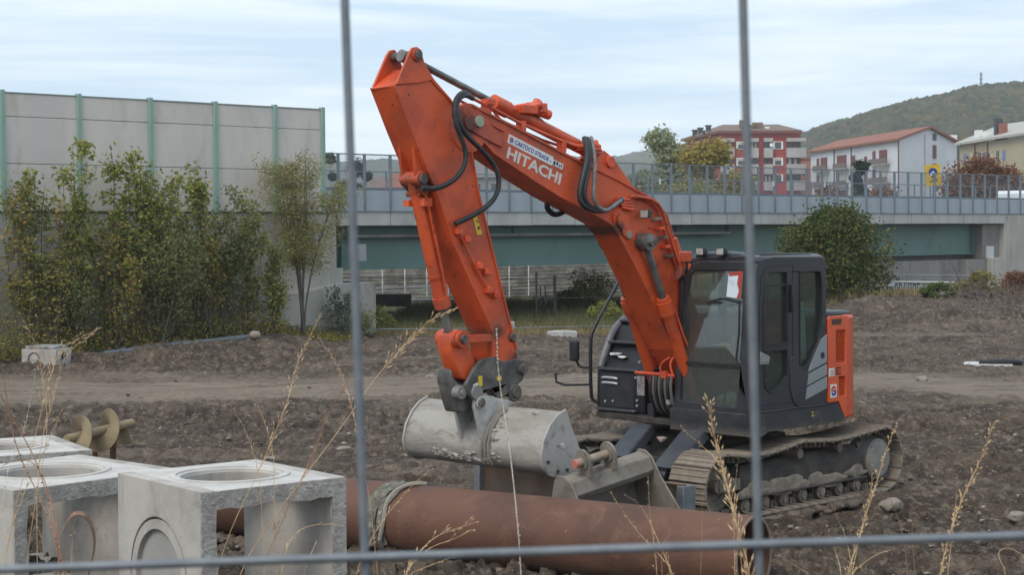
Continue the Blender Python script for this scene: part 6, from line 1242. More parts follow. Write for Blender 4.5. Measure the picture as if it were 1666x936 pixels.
def sapling(base, h, w, nstem, nleaf, lsize, m, label, seed, name='sapling', group='saplings in front of the left wall', low=.12, stemr=.02, up=1.0, clump=.16, haze_=1.0, top=.35):
    q = random.Random(seed); rg = np.random.default_rng(seed)
    t0 = empty(name, base, 0, label=label, cat='tree' if name != 'bush' else 'bush', group=group)
    mb = MB(); tips = []
    for i in range(nstem):
        a = q.random() * 6.28; lean = w * (q.random() ** .6) * .5; hh = h * (q.uniform(.55, 1) if i else 1)
        if not i: lean *= .3
        pts = [Vector((q.uniform(-.08, .08) * w, q.uniform(-.08, .08) * w, -.1))]
        for k in range(1, 6):
            u = k / 5; pts.append(Vector((math.cos(a) * lean * u ** .8 + q.uniform(-.04, .04) * w * u, math.sin(a) * lean * .6 * u ** .8 + q.uniform(-.04, .04) * w, hh * u)))
        mb.tube(pts, stemr * q.uniform(.7, 1.2), 5, 1, taper=.004)
        for k in range(int(9 * hh / h) + 3):
            u = q.uniform(low, 1); j = min(4, int(u * 5)); b0 = pts[j].lerp(pts[j + 1], u * 5 - j)
            aa = q.random() * 6.28; ln = w * q.uniform(.12, .34) * (1.15 - u * .75)
            e = b0 + Vector((math.cos(aa) * ln, math.sin(aa) * ln * .7, ln * q.uniform(.5, 1.4) * up)); mb.tube([b0, b0.lerp(e, .5) + Vector((0, 0, -.04 * ln)), e], stemr * .35, 3, 0, taper=.002, cap=False)
            for s_ in range(5): tips.append(b0.lerp(e, .35 + .65 * s_ / 4))
        for s_ in range(6): tips.append(pts[4].lerp(pts[5], s_ / 5 * top * 2 if top < .5 else s_ / 5))
    mb.build('trunk', bark, t0, smooth=60)
    T_ = np.array([p[:] for p in tips]); idx_ = rg.integers(0, len(T_), nleaf); P = T_[idx_] + rg.normal(size=(nleaf, 3)) * clump * np.array([1, .8, .8]); P = P[P[:, 2] > .02]
    leaves('crown', P, lsize, m, t0, seed)
    return t0
def wallpt(x, Yoff):               # a foot on the ground in front of the wall, under photo column x
    d = ray(x, 560); kk = (P0.x * D.y - P0.y * D.x) / (d.x * D.y - d.y * D.x); pt = d * kk; pt = pt - NB * Yoff; return Vector((pt.x, pt.y, g1(pt.x, pt.y)))
SAP = [
    (5, 1.6, 300, 1.4, 4, 1000, .10, autumn, 'half-cut yellowish sapling at the very left edge'),  # column, distance in front of the wall, top row, width, stems, leaves, leaf size, material, label
    (22, 1.4, 268, 1.5, 4, 900, .11, green, 'leafy sapling at the left edge of the picture, before the first green post'),
    (95, 1.6, 236, 1.7, 4, 1300, .12, green, 'tall sapling with dark leafy tip between the first two green posts'),
    (48, 2.3, 330, 1.9, 5, 1500, .10, autumn, 'yellowing low sapling near the concrete drain box'),
    (160, 1.6, 232, 1.8, 4, 1900, .12, green, 'tallest sapling, standing before the second green post'),
    (205, 2.3, 262, 1.7, 5, 2100, .11, green, 'bushy green sapling just right of the tallest one'),
    (140, 2.8, 360, 2.0, 5, 1500, .10, autumn, 'spreading shrub with yellow and brown leaves below the tallest sapling'),
    (245, 2.2, 300, 2.0, 6, 2300, .10, green, 'dense green sapling before the third green post'),
    (296, 1.6, 268, 1.4, 3, 1000, .13, green, 'thin large-leaved sapling in front of the pale panel between third and fourth posts'),
    (330, 2.2, 318, 2.2, 7, 3800, .085, feather, 'dense sapling before the fourth green post'),
    (368, 1.8, 318, 1.2, 5, 1500, .10, green, 'dark green sapling right of the fourth green post'),
    (290, 3.0, 370, 2.1, 6, 1900, .10, autumn, 'wide low shrub with orange-brown leaves in the middle of the thicket'),
    (398, 2.6, 400, 1.1, 5, 1500, .10, green, 'low green shrub at the right end of the thicket'),
    (85, 2.9, 420, 2.6, 7, 3200, .085, feather, 'low shrub behind the drain box'),
    (215, 3.2, 390, 3.0, 9, 5200, .085, feather, 'low dense green shrub above the blue-grey pipe'),
]
for k, (x, off, yt, w, ns, nl, ls_, m, lab) in enumerate(SAP):
    p = wallpt(x, .6 + .28 * off); h = at(x, yt, p.y).z - p.z; sapling(p, h, w * .95, ns + 1, int(nl * 1.15), ls_ * (1.2 if yt < 320 else 1.0), m, lab, 40 + k, clump=.12, low=.12 if yt > 340 else .2, stemr=.026, up=1.5)
# undergrowth strip at the foot of the wall
rg = np.random.default_rng(77); n = 17000; s_ = rg.uniform(-13, .2, n); off = rg.uniform(.05, 1.7, n) ** 1.0; hh = rg.random(n) ** 1.5 * (1.9 - .8 * off) * (.5 + fbm(s_ * .9, off * .9, 3, 4)) * np.where(s_ > -2.6, .22, 1)
PX = P0.x + D.x * s_ - NB.x * off; PY = P0.y + D.y * s_ - NB.y * off; keep = off < 3.5
P = np.stack([PX, PY, gz(PX, PY) + hh * .9], -1)[keep]
leaves('undergrowth', P, .085, autumn, None, 5, kind='stuff', label='low leafy undergrowth along the foot of the retaining wall')
# willow-like tree before the wall
p = wallpt(455, 1.1); h = at(455, 243, p.y).z - p.z
wt = empty('willow_tree', p, 0, label='slender many-stemmed tree with airy olive foliage beside the abutment', cat='tree')
q = random.Random(3); mb = MB(); tips = []
for i in range(9):
    a = q.uniform(-1, 1); pts = [Vector((q.uniform(-.06, .06), q.uniform(-.05, .05), -.1)), Vector((a * .10, q.uniform(-.1, .1), h * .18)), Vector((a * .38, q.uniform(-.2, .2), h * .42)), Vector((a * .85, q.uniform(-.3, .3), h * .66)), Vector((a * 1.05, q.uniform(-.3, .3), h * (.97 - .2 * a * a) * q.uniform(.92, 1)))]
    mb.tube(pts, .035, 6, 2, taper=.006)
    for k in range(26):
        u = q.uniform(.42, 1); j = min(3, int(u * 4)); b0 = pts[j].lerp(pts[j + 1], u * 4 - j); ln = q.uniform(.25, .6); aa = q.random() * 6.28
        e = b0 + Vector((math.cos(aa) * ln * .8, math.sin(aa) * ln * .6, ln * q.uniform(.1, .9))); mb.tube([b0, e], .006, 3, taper=.002, cap=False)
        for s_ in range(5): tips.append(b0.lerp(e, .2 + .8 * s_ / 4))
mb.build('trunk', bark, wt, smooth=60)
rg = np.random.default_rng(4); T_ = np.array([v[:] for v in tips]); P = T_[rg.integers(0, len(T_), 12000)] * np.array([1.25, 1.2, 1]) + rg.normal(size=(12000, 3)) * np.array([.14, .12, .10])
leaves('crown', P, .095, olive, wt, 6, aspect=.28)
# pale-leaved climbers at the abutment foot
p = wallpt(520, .9); sapling(p, 1.35, 1.1, 7, 900, .10, leafmat('pale_bramble', [(.16, .2, .14), (.1, .14, .08), (.22, .25, .2)]), 'pale-leaved bramble against the foot of the abutment', 81, name='bush', group=None, low=.05, clump=.1)
p = wallpt(560, .8); sapling(p, .7, 1.0, 6, 500, .09, green, 'small weed clump at the abutment corner', 82, name='bush', group=None, low=.05)

def crown(base, h, w, dpt, n, size, m, label, seed, name='tree', trunk=True, group=None, blobs=16, low=.0, cat='tree', shape=1.0, up=0, shell=.62, ref=None):
    """a crown made of many small leaves gathered in uneven clumps"""
    rg = np.random.default_rng(seed); q = random.Random(seed); t0 = empty(name, base, 0, label=label, cat=cat, group=group)
    cs = []; mb = MB()
    for i in range(blobs):
        while True:
            v = rg.uniform(-1, 1, 3)
            if (v ** 2).sum() < 1: break
        v /= max(.25, np.linalg.norm(v)) ** .45
        z = low * h + (h - low * h) * (.5 + .5 * v[2]) ; zz = (z / h - low) / (1 - low); wid = (1 - abs(2 * zz - .8) ** 2.2 * .55 * shape)
        c_ = np.array([v[0] * w / 2 * wid * .8, v[1] * dpt / 2 * wid * .8, z * .93]); cs.append((c_, rg.uniform(.16, .30) * min(w, h)))
    if trunk:
        mb.tube([(0, 0, -.2), (.02 * w, 0, h * .3), (-.01 * w, 0, h * .6)], max(.02, w * .022), 8, 1, taper=w * .008)
        for c_, r in cs[:blobs]: mb.tube([(0, 0, h * .25 * (.4 + .8 * q.random())), (c_[0] * .5, c_[1] * .5, c_[2] * .75), tuple(c_)], w * .008, 4, 1, taper=w * .003)
        mb.build('trunk', bark, t0, smooth=60)
    per = n // blobs; P = []
    for c_, r in cs:
        d = rg.normal(size=(per, 3)); d /= np.linalg.norm(d, axis=1)[:, None]; rad = r * (shell + (1 - shell) * rg.random(per)) * (1 + .35 * rg.normal(size=per) * .6)
        P.append(c_ + d * rad[:, None] * np.array([1, 1, .85]))
    P = np.concatenate(P); P = P[P[:, 2] > .02]
    leaves('crown', P, size, m, t0, seed)
    return t0
# big bush behind the excavator
p = onz(1355, 512, 0); p = Vector((p.x * 60 / p.y, 60, 0)); p.z = g1(p.x, p.y) - .1; h = at(1355, 336, 60).z - p.z
crown(p, h, 4.3, 3.6, 30000, .125, bushm, 'large round bush with green and yellow leaves behind the excavator cab', 9, name='bush', cat='bush', blobs=60, shape=.7, low=.02)
# weeds in the gap
straw_w = leafmat('straw_weed', [(.26, .2, .09), (.18, .17, .07), (.3, .24, .12)])
for k, (x, y, Y, w, h, m, lab) in enumerate(((958, 505, 63, 2.1, 1.75, green, 'green shrub under the bridge right of the gate posts'), (985, 525, 57, 1.3, .8, green, 'low green weeds by the boom cylinder'), (925, 500, 62, 1.2, 1.0, leafmat('lime', [(.12, .17, .04), (.09, .13, .03), (.16, .18, .05)]), 'bright green shrub beside the gate'), (615, 545, 52, 1.0, .8, green, 'low weeds at the corner of the left abutment'),
    (1528, 500, 58, 1.5, .55, MATS['leaves_lime'], 'bright green low shrub left of the brush pile'), (1590, 490, 60, 2.2, 1.0, autumn, 'brownish shrub behind the brush pile'), (1440, 505, 59, 2.0, .30, straw_w, 'straw-coloured weeds right of the big bush'), (1655, 480, 60, 1.2, 1.1, redl, 'reddish twiggy shrub at the right edge before the abutment'))):
    p = at(x, y, Y); p.z = g1(p.x, p.y) - .05; crown(p, h, w, 1.2, 4200, .09, m, lab, 60 + k, name='bush', cat='bush', blobs=22, shape=.5)
# brush pile
p = at(1612, 505, 56); p.z = g1(p.x, p.y); bpz = empty('brush_pile', p, 0, label='pile of grey cut branches on the mound at the right', cat='brush pile')
q = random.Random(5); brm = mat('dead_branch', (.15, .115, .10), .95, col2=(.1, .075, .07), nscale=5)
for i in range(60):
    a = Vector((q.uniform(-1.3, 1.6), q.uniform(-.6, .6), q.uniform(0, .3))); d = Vector((q.uniform(-1, 1), q.uniform(-.4, .4), q.uniform(-.05, .45))).normalized(); ln = q.uniform(.5, 1.4)
    m_ = MB(); m_.tube([a, a + d * ln * .5 + Vector((0, 0, .12)), a + d * ln], q.uniform(.012, .035), 5, 1, taper=.004)
    for k in range(3): b0 = a + d * ln * q.uniform(.3, .9) + Vector((0, 0, .08)); m_.tube([b0, b0 + Vector((q.uniform(-.4, .4), 0, q.uniform(0, .35)))], .007, 4, taper=.002)
    m_.build('branch', brm, bpz)
# trees beyond the bridge
for (x, yt, yb, Y, wpx, n, size, m, lab, bl) in ((1072, 212, 330, 110, 62, 5200, .30, poplar, 'pale grey-green tree beyond the bridge, left of the red building', 20), (1098, 240, 330, 118, 40, 2000, .30, poplar, 'lower pale tree tucked right of the tall pale one', 12), (1160, 228, 330, 105, 76, 5600, .28, yell, 'rounded yellow-leaved tree in front of the red building', 22),
    (1400, 252, 330, 120, 34, 2200, .26, pinel, 'small dark conifer in front of the white house', 14), (1605, 246, 335, 100, 112, 7000, .24, redl, 'russet tree in front of the beige house', 26),
    (535, 238, 330, 130, 30, 2200, .3, pinel, 'dark pine immediately right of the noise barrier end', 12), (575, 246, 330, 130, 36, 2600, .3, pinel, 'dark umbrella pine behind the left vertical wire', 12), (598, 268, 330, 135, 24, 1200, .3, pinel, 'smaller dark pine to the right of the umbrella pine', 9),
    (1345, 292, 335, 115, 60, 2500, .26, redl, 'dull brown shrub behind the fence below the white house', 16), (1130, 300, 335, 100, 110, 3500, .26, olive, 'low olive hedge behind the bridge fence below the yellow tree', 20), (1430, 296, 335, 115, 70, 2200, .26, redl, 'low brown shrub behind the fence right of the conifer', 14)):
    tp = at(x, yt, Y); base = Vector((tp.x, Y, 0)); w = wpx / FPX * Y; h = tp.z
    crown(base, h * (1.07 if m in (poplar, yell) else 1.0), w * (1.75 if m is poplar else 1.55 if m is yell else 1.3), w, int(n * 3.4), size * .9, m, lab, int(x), blobs=bl, low=.25 if yt < 300 else .4, shape=.8, group='trees beyond the bridge')
# grasses under the bridge and along the site edge
def tufts(n, xr_, yr_, hmin, hmax, m, name, label, seed, cond=None, nb_=7):
    rg = np.random.default_rng(seed); X = rg.uniform(*xr_, n); Y = rg.uniform(*yr_, n)
    if cond is not None: k = cond(X, Y, rg); X, Y = X[k], Y[k]; n = len(X)
    Z = gz(X, Y); V = []; 
    for j in range(nb_):
        a = rg.uniform(0, 6.28, n); h = rg.uniform(hmin, hmax, n); ln = h * rg.uniform(.15, .7, n); w = .010 + .004 * rg.random(n); ox, oy = rg.normal(size=n) * .05, rg.normal(size=n) * .05
        ca, sa = np.cos(a), np.sin(a); b0 = np.stack([X + ox - w, Y + oy, Z - .03], -1); b1 = np.stack([X + ox + w, Y + oy, Z - .03], -1); t_ = np.stack([X + ox + ca * ln, Y + oy + sa * ln, Z + h], -1)
        V.append(np.stack([b0, b1, t_], 1))
    V = np.concatenate(V).reshape(-1, 3); F_ = np.arange(len(V)).reshape(-1, 3)
    return npmesh(name, V, F_, m, kind='stuff', label=label)
straw = leafmat('straw', [(.30, .22, .10), (.22, .17, .08), (.36, .28, .15), (.13, .13, .05)], .2)
weedg = leafmat('weed', [(.05, .075, .02), (.08, .10, .03), (.13, .12, .05), (.18, .14, .07)], .2)
tufts(9000, (-4.5, 14), (50.5, 72), .12, .5, weedg, 'weeds', 'green and straw weeds under the bridge', 31, cond=lambda X, Y, rg: (X > -4.0) & (X < 5.0 + 3 * rg.random(len(X))))
tufts(3000, (-4, 5), (50, 54), .08, .32, straw, 'straw_grass', 'strip of straw-coloured grass at the site edge', 32)
tufts(5000, (6, 19), (52, 62), .1, .4, straw, 'straw_grass', 'dry grass on top of the mound at the right', 33, cond=lambda X, Y, rg: (Y > 57 + .35 * (X - 6) * .3 + 3 * rg.random(len(X))))

# earth pushed up against the pipe, the chambers and the tracks
rg = np.random.default_rng(19); v_, f_ = ico(1); pts_ = []
def along(a, b, n, w):
    t_ = rg.random(n)[:, None]; a, b = np.array(a[:2]), np.array(b[:2]); d = (b - a) / np.linalg.norm(b - a); nn = np.array([-d[1], d[0]])
    pts_.append(a + (b - a) * t_ + nn * rg.normal(size=(n, 1)) * w)
along((-3.2, 17.45), (1.9, 14.1), 420, .07); along((-3.2, 18.2), (1.9, 14.9), 200, .08)
for yy in (1.27, .74, -.74, -1.27):
    F_a = [EX.matrix_basis @ Vector((x, yy, 0)) if False else (Matrix.Translation(EX.location) @ EX.rotation_euler.to_matrix().to_4x4()) @ Vector((x, yy, 0)) for x in (-1.7, 1.7)]; along(F_a[0], F_a[1], 260, .06)
B_ = [(Matrix.Translation(EX.location) @ EX.rotation_euler.to_matrix().to_4x4()) @ Vector((2.52, y, 0)) for y in (-1.6, 1.6)]; along(B_[0], B_[1], 260, .09)
for c_ in (chA, chB, chC): P_c = [c_.location + Vector((math.cos(c_.rotation_euler.z + a_) * r_, math.sin(c_.rotation_euler.z + a_) * r_, 0)) for a_, r_ in ((0, 0), (0, 1.4), (math.pi / 2, 1.3))]; along(P_c[0], P_c[1], 120, .07); along(P_c[0], P_c[2], 120, .07)
XY = np.concatenate(pts_); n = len(XY); r = .02 + .06 * rg.random(n) ** 2
P = v_[None] * (1 + rg.uniform(-.25, .25, (n, len(v_), 1))) * r[:, None, None] * np.array([1.3, 1.3, .7]) + np.stack([XY[:, 0], XY[:, 1], gz(XY[:, 0], XY[:, 1]) + .01], -1)[:, None]
npmesh('banked_earth', P.reshape(-1, 3), (f_[None] + (np.arange(n) * len(v_))[:, None, None]).reshape(-1, 3), clod_m, smooth=True, kind='stuff', label='loose earth banked against the pipe, the chambers and the tracks')

# ------------------------------------------------------------------ dry grasses by the fence, near the camera
stm = mat('dry_stalk', (.44, .28, .14), .8, col2=(.58, .41, .24), nscale=30); stm2 = mat('russet_stalk', (.25, .12, .07), .8, col2=(.36, .2, .11), nscale=30); stm3 = mat('bleached_stalk', (.62, .54, .45), .8, col2=(.5, .42, .34), nscale=60)
def stalk(pts, Y, label, m=stm, r=.0016, head=(.6, 1.0), dens=26, hlen=.03, seed=0, twigs=0, foot=True, group='dry grass stalks by the wire fence', cat='grass stalk'):
    q = random.Random(seed); P = [at(x, y, Y + .04 * math.sin(i)) for i, (x, y) in enumerate(pts)]
    b = P[-1]; d = (P[-1] - P[-2]).normalized(); zg_ = g1(b.x, b.y)
    if foot: P.append(Vector((b.x + d.x * .25, b.y + .02, (b.z + zg_) / 2))); P.append(Vector((b.x + d.x * .3, b.y + .03, zg_ - .02)))
    P = P[::-1]; Q = P
    for _ in range(2):
        n_ = [Q[0]]
        for a, c_ in zip(Q, Q[1:]): n_ += [a * .75 + c_ * .25, a * .25 + c_ * .75]
        n_.append(Q[-1]); Q = n_
    mb = MB(); mb.tube(Q, r * 1.25, 5, 0, taper=r * .6)
    ln = [0]
    for a, c_ in zip(Q, Q[1:]): ln.append(ln[-1] + (c_ - a).length)
    vis = ln[-1]
    def pt(u):
        d_ = u * vis; k = max(j for j in range(len(ln) - 1) if ln[j] <= d_); w = (d_ - ln[k]) / max(1e-6, ln[k + 1] - ln[k]); return Q[k].lerp(Q[k + 1], w), (Q[k + 1] - Q[k]).normalized()
    for i in range(dens):
        u = head[0] + (head[1] - head[0]) * (i + q.random()) / dens; p_, d_ = pt(min(.9995, u)); side = Vector((q.uniform(-1, 1), q.uniform(-1, 1), q.uniform(-.6, .6))); e = (d_ * 1.3 + side * .7).normalized()
        L1 = hlen * q.uniform(.5, 1.2) * (1 - .5 * (u - head[0]) / max(1e-3, head[1] - head[0])); t_ = p_ + e * L1; w = d_.orthogonal().normalized() * r * 2.2; w2 = d_.cross(w).normalized() * r * 2.2; mid = p_.lerp(t_, .55)
        mb.tube([p_, mid], r * .35, 3, cap=False)
        mb.add([mid, mid.lerp(t_, .4) + w, mid.lerp(t_, .4) + w2, mid.lerp(t_, .4) - w, mid.lerp(t_, .4) - w2, t_], [(0, 1, 2), (0, 2, 3), (0, 3, 4), (0, 4, 1), (5, 2, 1), (5, 3, 2), (5, 4, 3), (5, 1, 4)])
    return mb.build('grass_stalk', m, None, label=label, cat=cat, group=group)
G = [
 ([(808, 535), (810, 600), (818, 660), (828, 720), (836, 790), (843, 860), (848, 936)], 3.6, 'bleached upright stalk crossing in front of the ditching bucket', stm3, .0035, (.4, 1), 90, .008, {}),
 ([(738, 503), (700, 520), (655, 565), (610, 615), (560, 690), (500, 770), (440, 850), (385, 936)], 4.2, 'long golden stalk slanting from the chamber up to the bucket cylinder', stm, .0026, (.86, 1), 40, .055, {}),
 ([(460, 355 + 260), (455, 600), (440, 650), (430, 720), (447, 800)], 4.0, 'thin stalk end', stm, .001, (.6, 1), 5, .02, {'skip': 1}),
 ([(520, 515), (500, 555), (480, 600), (470, 650), (425, 760), (380, 850), (350, 936)], 4.4, 'golden stalk with feathery head just left of the left wire', stm, .0022, (.72, 1), 44, .05, {}),
 ([(518, 548), (540, 580), (556, 612), (570, 650), (585, 720), (600, 800), (615, 936)], 4.8, 'drooping golden seed head beside the left wire', stm, .0018, (.75, 1), 30, .04, {}),
 ([(568, 615), (540, 665), (522, 700), (505, 750), (480, 800), (455, 860), (420, 936)], 4.3, 'reddish seed head before the bare earth, left of the left wire', stm2, .0018, (.68, 1), 46, .04, {}),
 ([(392, 615), (415, 650), (432, 690), (446, 740), (446, 800), (448, 870), (450, 936)], 4.6, 'thin stalk rising over the nearest chamber opening', stm, .0016, (.55, 1), 34, .03, {}),
 ([(372, 655), (395, 690), (415, 740), (425, 800), (430, 936)], 4.9, 'small pale seed head above the nearest chamber', stm, .0014, (.75, 1), 20, .035, {}),
 ([(38, 520), (58, 560), (68, 600), (80, 700), (60, 800), (40, 936)], 4.3, 'pale seed head standing before the drain box, at its left', stm, .0018, (.85, 1), 22, .04, {}),
 ([(158, 537), (120, 555), (95, 572), (80, 620), (55, 720), (25, 820), (5, 936)], 4.2, 'golden seed head reaching over the drain box', stm, .002, (.82, 1), 34, .045, {}),
 ([(150, 545), (105, 575), (90, 640), (60, 740), (60, 936)], 4.0, 'second golden head close beneath the one over the drain box', stm, .0018, (.82, 1), 30, .04, {}),
 ([(58, 600), (50, 650), (40, 700), (20, 740), (5, 800), (-5, 936)], 3.8, 'feathery pale stalk at the left edge', stm3, .0018, (.6, 1), 40, .03, {}),
 ([(5, 610), (15, 680), (30, 740), (60, 800), (85, 860), (110, 936)], 3.6, 'dark russet weed stem bending right at the left edge', stm2, .0034, (.3, .9), 40, .02, {}),
 ([(0, 640), (25, 690), (55, 740), (75, 800), (90, 860), (98, 936)], 3.5, 'russet weed stem crossing the second chamber', stm2, .0036, (.3, 1), 30, .025, {}),
 ([(2, 760), (30, 745), (60, 755), (80, 800), (95, 870), (100, 936)], 3.7, 'arching russet stem over the chamber lid', stm2, .003, (.5, 1), 14, .03, {}),
 ([(100, 668), (70, 740), (40, 800), (15, 870), (0, 936)], 4.4, 'pale slanting stalk in front of the rear chamber', stm, .0018, (.7, 1), 26, .04, {}),
 ([(120, 850), (118, 880), (115, 936)], 4.1, 'short pale head inside the second chamber opening', stm, .0018, (.3, 1), 26, .03, {}),
 ([(775, 850), (745, 860), (710, 872), (680, 900), (655, 936)], 3.4, 'dense golden head lying over the rusty pipe', stm, .0022, (.45, 1), 46, .06, {}),
 ([(768, 862), (740, 878), (700, 890), (668, 920), (660, 936)], 3.5, 'lower golden head before the rusty pipe', stm, .002, (.4, 1), 34, .05, {}),
 ([(745, 905), (715, 915), (690, 925), (660, 936)], 3.3, 'golden head under the horizontal wire below the pipe', stm, .002, (.3, 1), 30, .05, {}),
 ([(555, 855), (520, 853), (490, 860), (470, 880), (455, 936)], 4.1, 'golden spikelet across the chamber right post', stm, .0018, (.5, 1), 26, .04, {}),
 ([(700, 765), (670, 790), (640, 825), (610, 865), (575, 936)], 4.0, 'thin stalk slanting over the sling', stm, .0016, (.75, 1), 18, .035, {}),
 ([(992, 800), (1015, 835), (1040, 870), (1070, 900), (1100, 936)], 3.9, 'pale forked stalk left of the dry clump before the pipe', stm, .002, (.4, 1), 30, .03, {}),
 ([(1015, 805), (1040, 820), (1055, 845), (1075, 890), (1095, 936)], 4.0, 'bent golden stalk rising left of the dry clump', stm, .0018, (.5, 1), 22, .03, {}),
 ([(1055, 775), (1056, 820), (1062, 870), (1070, 936)], 4.1, 'upright golden stalk in front of the spare bucket', stm, .0016, (.5, 1), 30, .025, {}),
 ([(1125, 858), (1090, 868), (1075, 890), (1078, 936)], 3.9, 'short golden stalk of the clump before the pipe', stm2, .0016, (.4, 1), 30, .02, {}),
 ([(1100, 810), (1090, 850), (1085, 890), (1090, 936)], 4.0, 'thin reddish stalk of the clump before the pipe', stm2, .0016, (.3, 1), 34, .02, {}),
 ([(1143, 800), (1142, 860), (1140, 936)], 4.2, 'very thin straight stalk before the blade end', stm, .0010, (.9, 1), 6, .01, {}),
 ([(1152, 655), (1160, 700), (1172, 745), (1184, 800), (1200, 860), (1222, 936)], 3.8, 'tall golden stalk with an upright plume before the cab', stm, .0030, (.66, 1), 90, .06, {}),
 ([(1135, 662), (1150, 700), (1168, 740), (1180, 780)], 3.82, 'side plume', stm, .002, (.3, 1), 40, .04, {'skip': 1}),
 ([(1110, 697), (1140, 725), (1165, 745), (1180, 775), (1194, 830), (1210, 936)], 3.84, 'left side spray of the tall plume before the cab', stm, .0018, (.7, 1), 26, .035, {}),
 ([(1200, 755), (1195, 800), (1194, 850), (1196, 936)], 3.9, 'short golden stalk beside the tall plume, over the track', stm, .0016, (.55, 1), 22, .03, {}),
 ([(1457, 695), (1443, 730), (1425, 790), (1405, 850), (1390, 900), (1378, 936)], 3.8, 'golden stalk crossing the rear end of the track', stm, .0028, (.45, 1), 70, .045, {}),
 ([(1412, 748), (1420, 775), (1415, 820), (1400, 870), (1385, 936)], 3.85, 'shorter golden stalk before the rear of the track', stm, .002, (.5, 1), 34, .035, {}),
 ([(1617, 688), (1600, 740), (1575, 790), (1555, 840), (1545, 870), (1528, 936)], 3.7, 'tall golden seed head at the right, over open earth', stm, .0030, (.42, 1), 90, .045, {}),
 ([(1558, 772), (1556, 810), (1550, 860), (1542, 936)], 3.75, 'short companion stalk left of the tall seed head at the right', stm, .0018, (.5, 1), 20, .025, {}),
 ([(1352, 820), (1365, 850), (1375, 870), (1390, 936)], 3.9, 'small golden head at the foot of the track', stm, .0016, (.6, 1), 16, .025, {}),
 ([(1343, 855), (1352, 880), (1362, 905), (1370, 936)], 3.7, 'low golden stalk crossing the wire under the track', stm, .0018, (.5, 1), 16, .025, {}),
 ([(1445, 802), (1455, 830), (1468, 860), (1478, 936)], 3.9, 'thin reddish stalk right of the track end', stm2, .0014, (.6, 1), 16, .02, {}),
 ([(1505, 828), (1485, 848), (1483, 880), (1490, 936)], 4.0, 'thin forked weed on the earth at the right', stm2, .0014, (.3, 1), 18, .02, {}),
 ([(1455, 893), (1420, 905), (1390, 930), (1380, 936)], 3.5, 'bent straw lying low at the right below the wire', stm, .002, (.3, 1), 14, .02, {}),
 ([(1270, 905), (1300, 925), (1320, 936)], 3.4, 'short straw at the bottom below the cab', stm, .0016, (.2, 1), 14, .02, {}),
 ([(1666, 905), (1640, 890), (1620, 900), (1640, 936)], 3.6, 'bent straw in the bottom right corner', stm, .0018, (.3, 1), 18, .02, {}),
 ([(30, 800), (62, 850), (80, 936)], 4.3, 'straw slanting inside the second chamber', stm, .0014, (.3, .9), 12, .03, {}),
 ([(505, 905), (520, 870), (490, 936)], 3.6, 'thin straw at the chamber right corner', stm, .0014, (.2, .9), 8, .02, {}),
 ([(862, 935), (835, 890), (800, 850), (775, 815), (760, 790), (735, 745)], 4.4, 'thin curved straw', stm3, .001, (.9, 1), 4, .01, {'skip': 1}),
]
for k, (pts, Y, lab, m, r, hd, dn, hl, kw) in enumerate(G):
    if kw: continue
    stalk(pts, Y, lab, m, r * (.42 if m is not stm3 else .34), hd, int(dn * 1.3), hl * .9, seed=k, group='dry grass stalks by the wire fence')
# curled dead leaf before the second chamber
p0 = at(92, 880, 4.2); m_ = MB(); pts = [at(x, y, 4.2 + .03 * i) for i, (x, y) in enumerate(((92, 880), (108, 850), (122, 835), (140, 838), (152, 860), (155, 890), (148, 920), (140, 950)))]
for _ in range(2): pts = [pts[0]] + [w for a, b_ in zip(pts, pts[1:]) for w in (a * .75 + b_ * .25, a * .25 + b_ * .75)] + [pts[-1]]
for i, (a, b_) in enumerate(zip(pts, pts[1:])): w = .006 + .012 * math.sin(math.pi * i / len(pts)); m_.obox(a, b_ + (b_ - a) * .1, .002, w, up=(0, 1, .3))
m_.build('curled_leaf', mat('dead_leaf', (.30, .17, .10), .8, col2=(.2, .1, .06), nscale=40), None, label='broad curled brown dead leaf in front of the second chamber', cat='leaf')
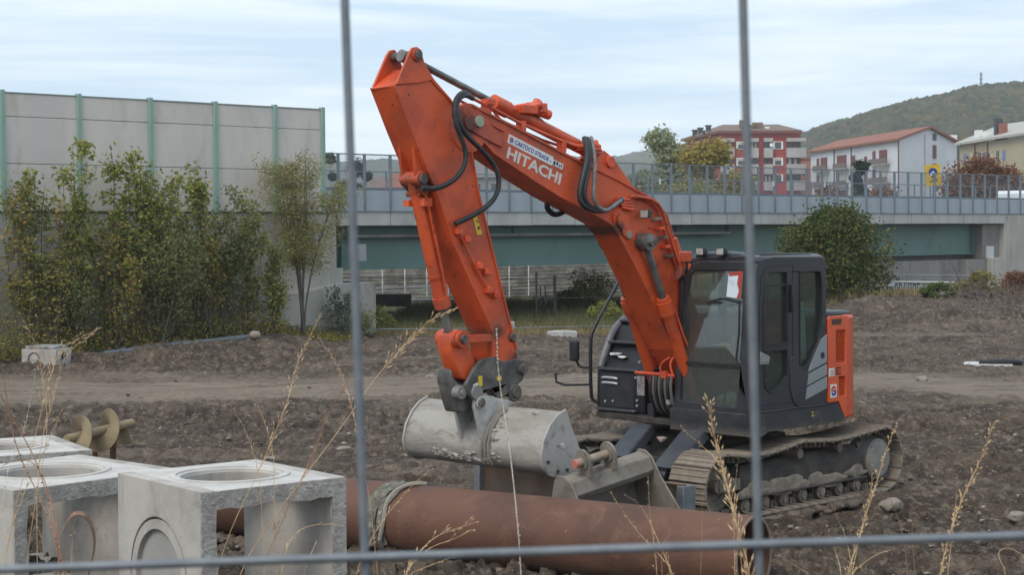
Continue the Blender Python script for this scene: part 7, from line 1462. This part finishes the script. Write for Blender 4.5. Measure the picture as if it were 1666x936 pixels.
# bank grass behind the fence, short, mostly below the picture
tufts(1500, (-2.2, 2.2), (3.0, 5.2), .2, .5, straw, 'bank_grass', 'short dry grass on the bank below the fence', 35, nb_=6)

# ------------------------------------------------------------------ the wire mesh fence right in front of us
FY = .875; mf = bpy.data.objects.new('mesh_fence_panel', None); COL.objects.link(mf)
cx_ = (at(578, 468, FY) + at(1222, 468, FY)) / 2; mf.matrix_world = Matrix.Translation(cx_) @ Matrix.Rotation(R(1.55), 4, 'Y').inverted() if False else Matrix.Translation(cx_) @ Matrix.Rotation(R(-1.5), 4, 'Y')
tag(mf, 'galvanised wire mesh fence panel close to the viewer, slightly leaning', 'fence')
wm = mat('galvanised_wire', (.15, .165, .18), .55, .3, col2=(.2, .215, .23), nscale=40, bump=.1, bscale=300)
sx = .2013; zh = at(833, 895, FY).z - cx_.z
m_ = MB(); m_.cyl((0, 0, -1.45 - .3), (0, 0, .55), .0023, n=12); wv_ = m_.build('vertical_wire', wm, mf)
wv_.location = (-sx / 2, 0, 0)
for k in range(-7, 9):
    if k != 0: inst(wv_, mf, (-sx / 2 + k * sx, 0, 0))
m_ = MB(); m_.cyl((-8 * sx, -.0048, 0), (8.5 * sx, -.0044, 0), .0023, n=12); wh = m_.build('horizontal_wire', wm, mf); wh.location = (0, 0, zh)
for k in (-5, -4, -3, -2, -1, 1, 2): inst(wh, mf, (0, 0, zh + k * .3))
for x in (-8 * sx, 8.5 * sx): m_ = MB(); m_.cyl((x, 0, -1.8), (x, 0, .8), .019, n=16); m_.build('frame_post', wm, mf)

# ------------------------------------------------------------------ the air
m_ = MB(); m_.box(-2300, 2300, -100, 2100, -20, 230); hz_m = bpy.data.materials.new('haze'); hz_m.use_nodes = True; t = hz_m.node_tree; t.nodes.clear()
_o, _v = N(t, 'ShaderNodeOutputMaterial'), N(t, 'ShaderNodeVolumePrincipled'); _v.inputs['Density'].default_value = .0003; _v.inputs['Color'].default_value = (.96, .98, 1, 1)
t.links.new(_v.outputs[0], _o.inputs['Volume']); m_.build('haze', hz_m, None, smooth=0, kind='stuff', label='thin autumn haze over the whole place')
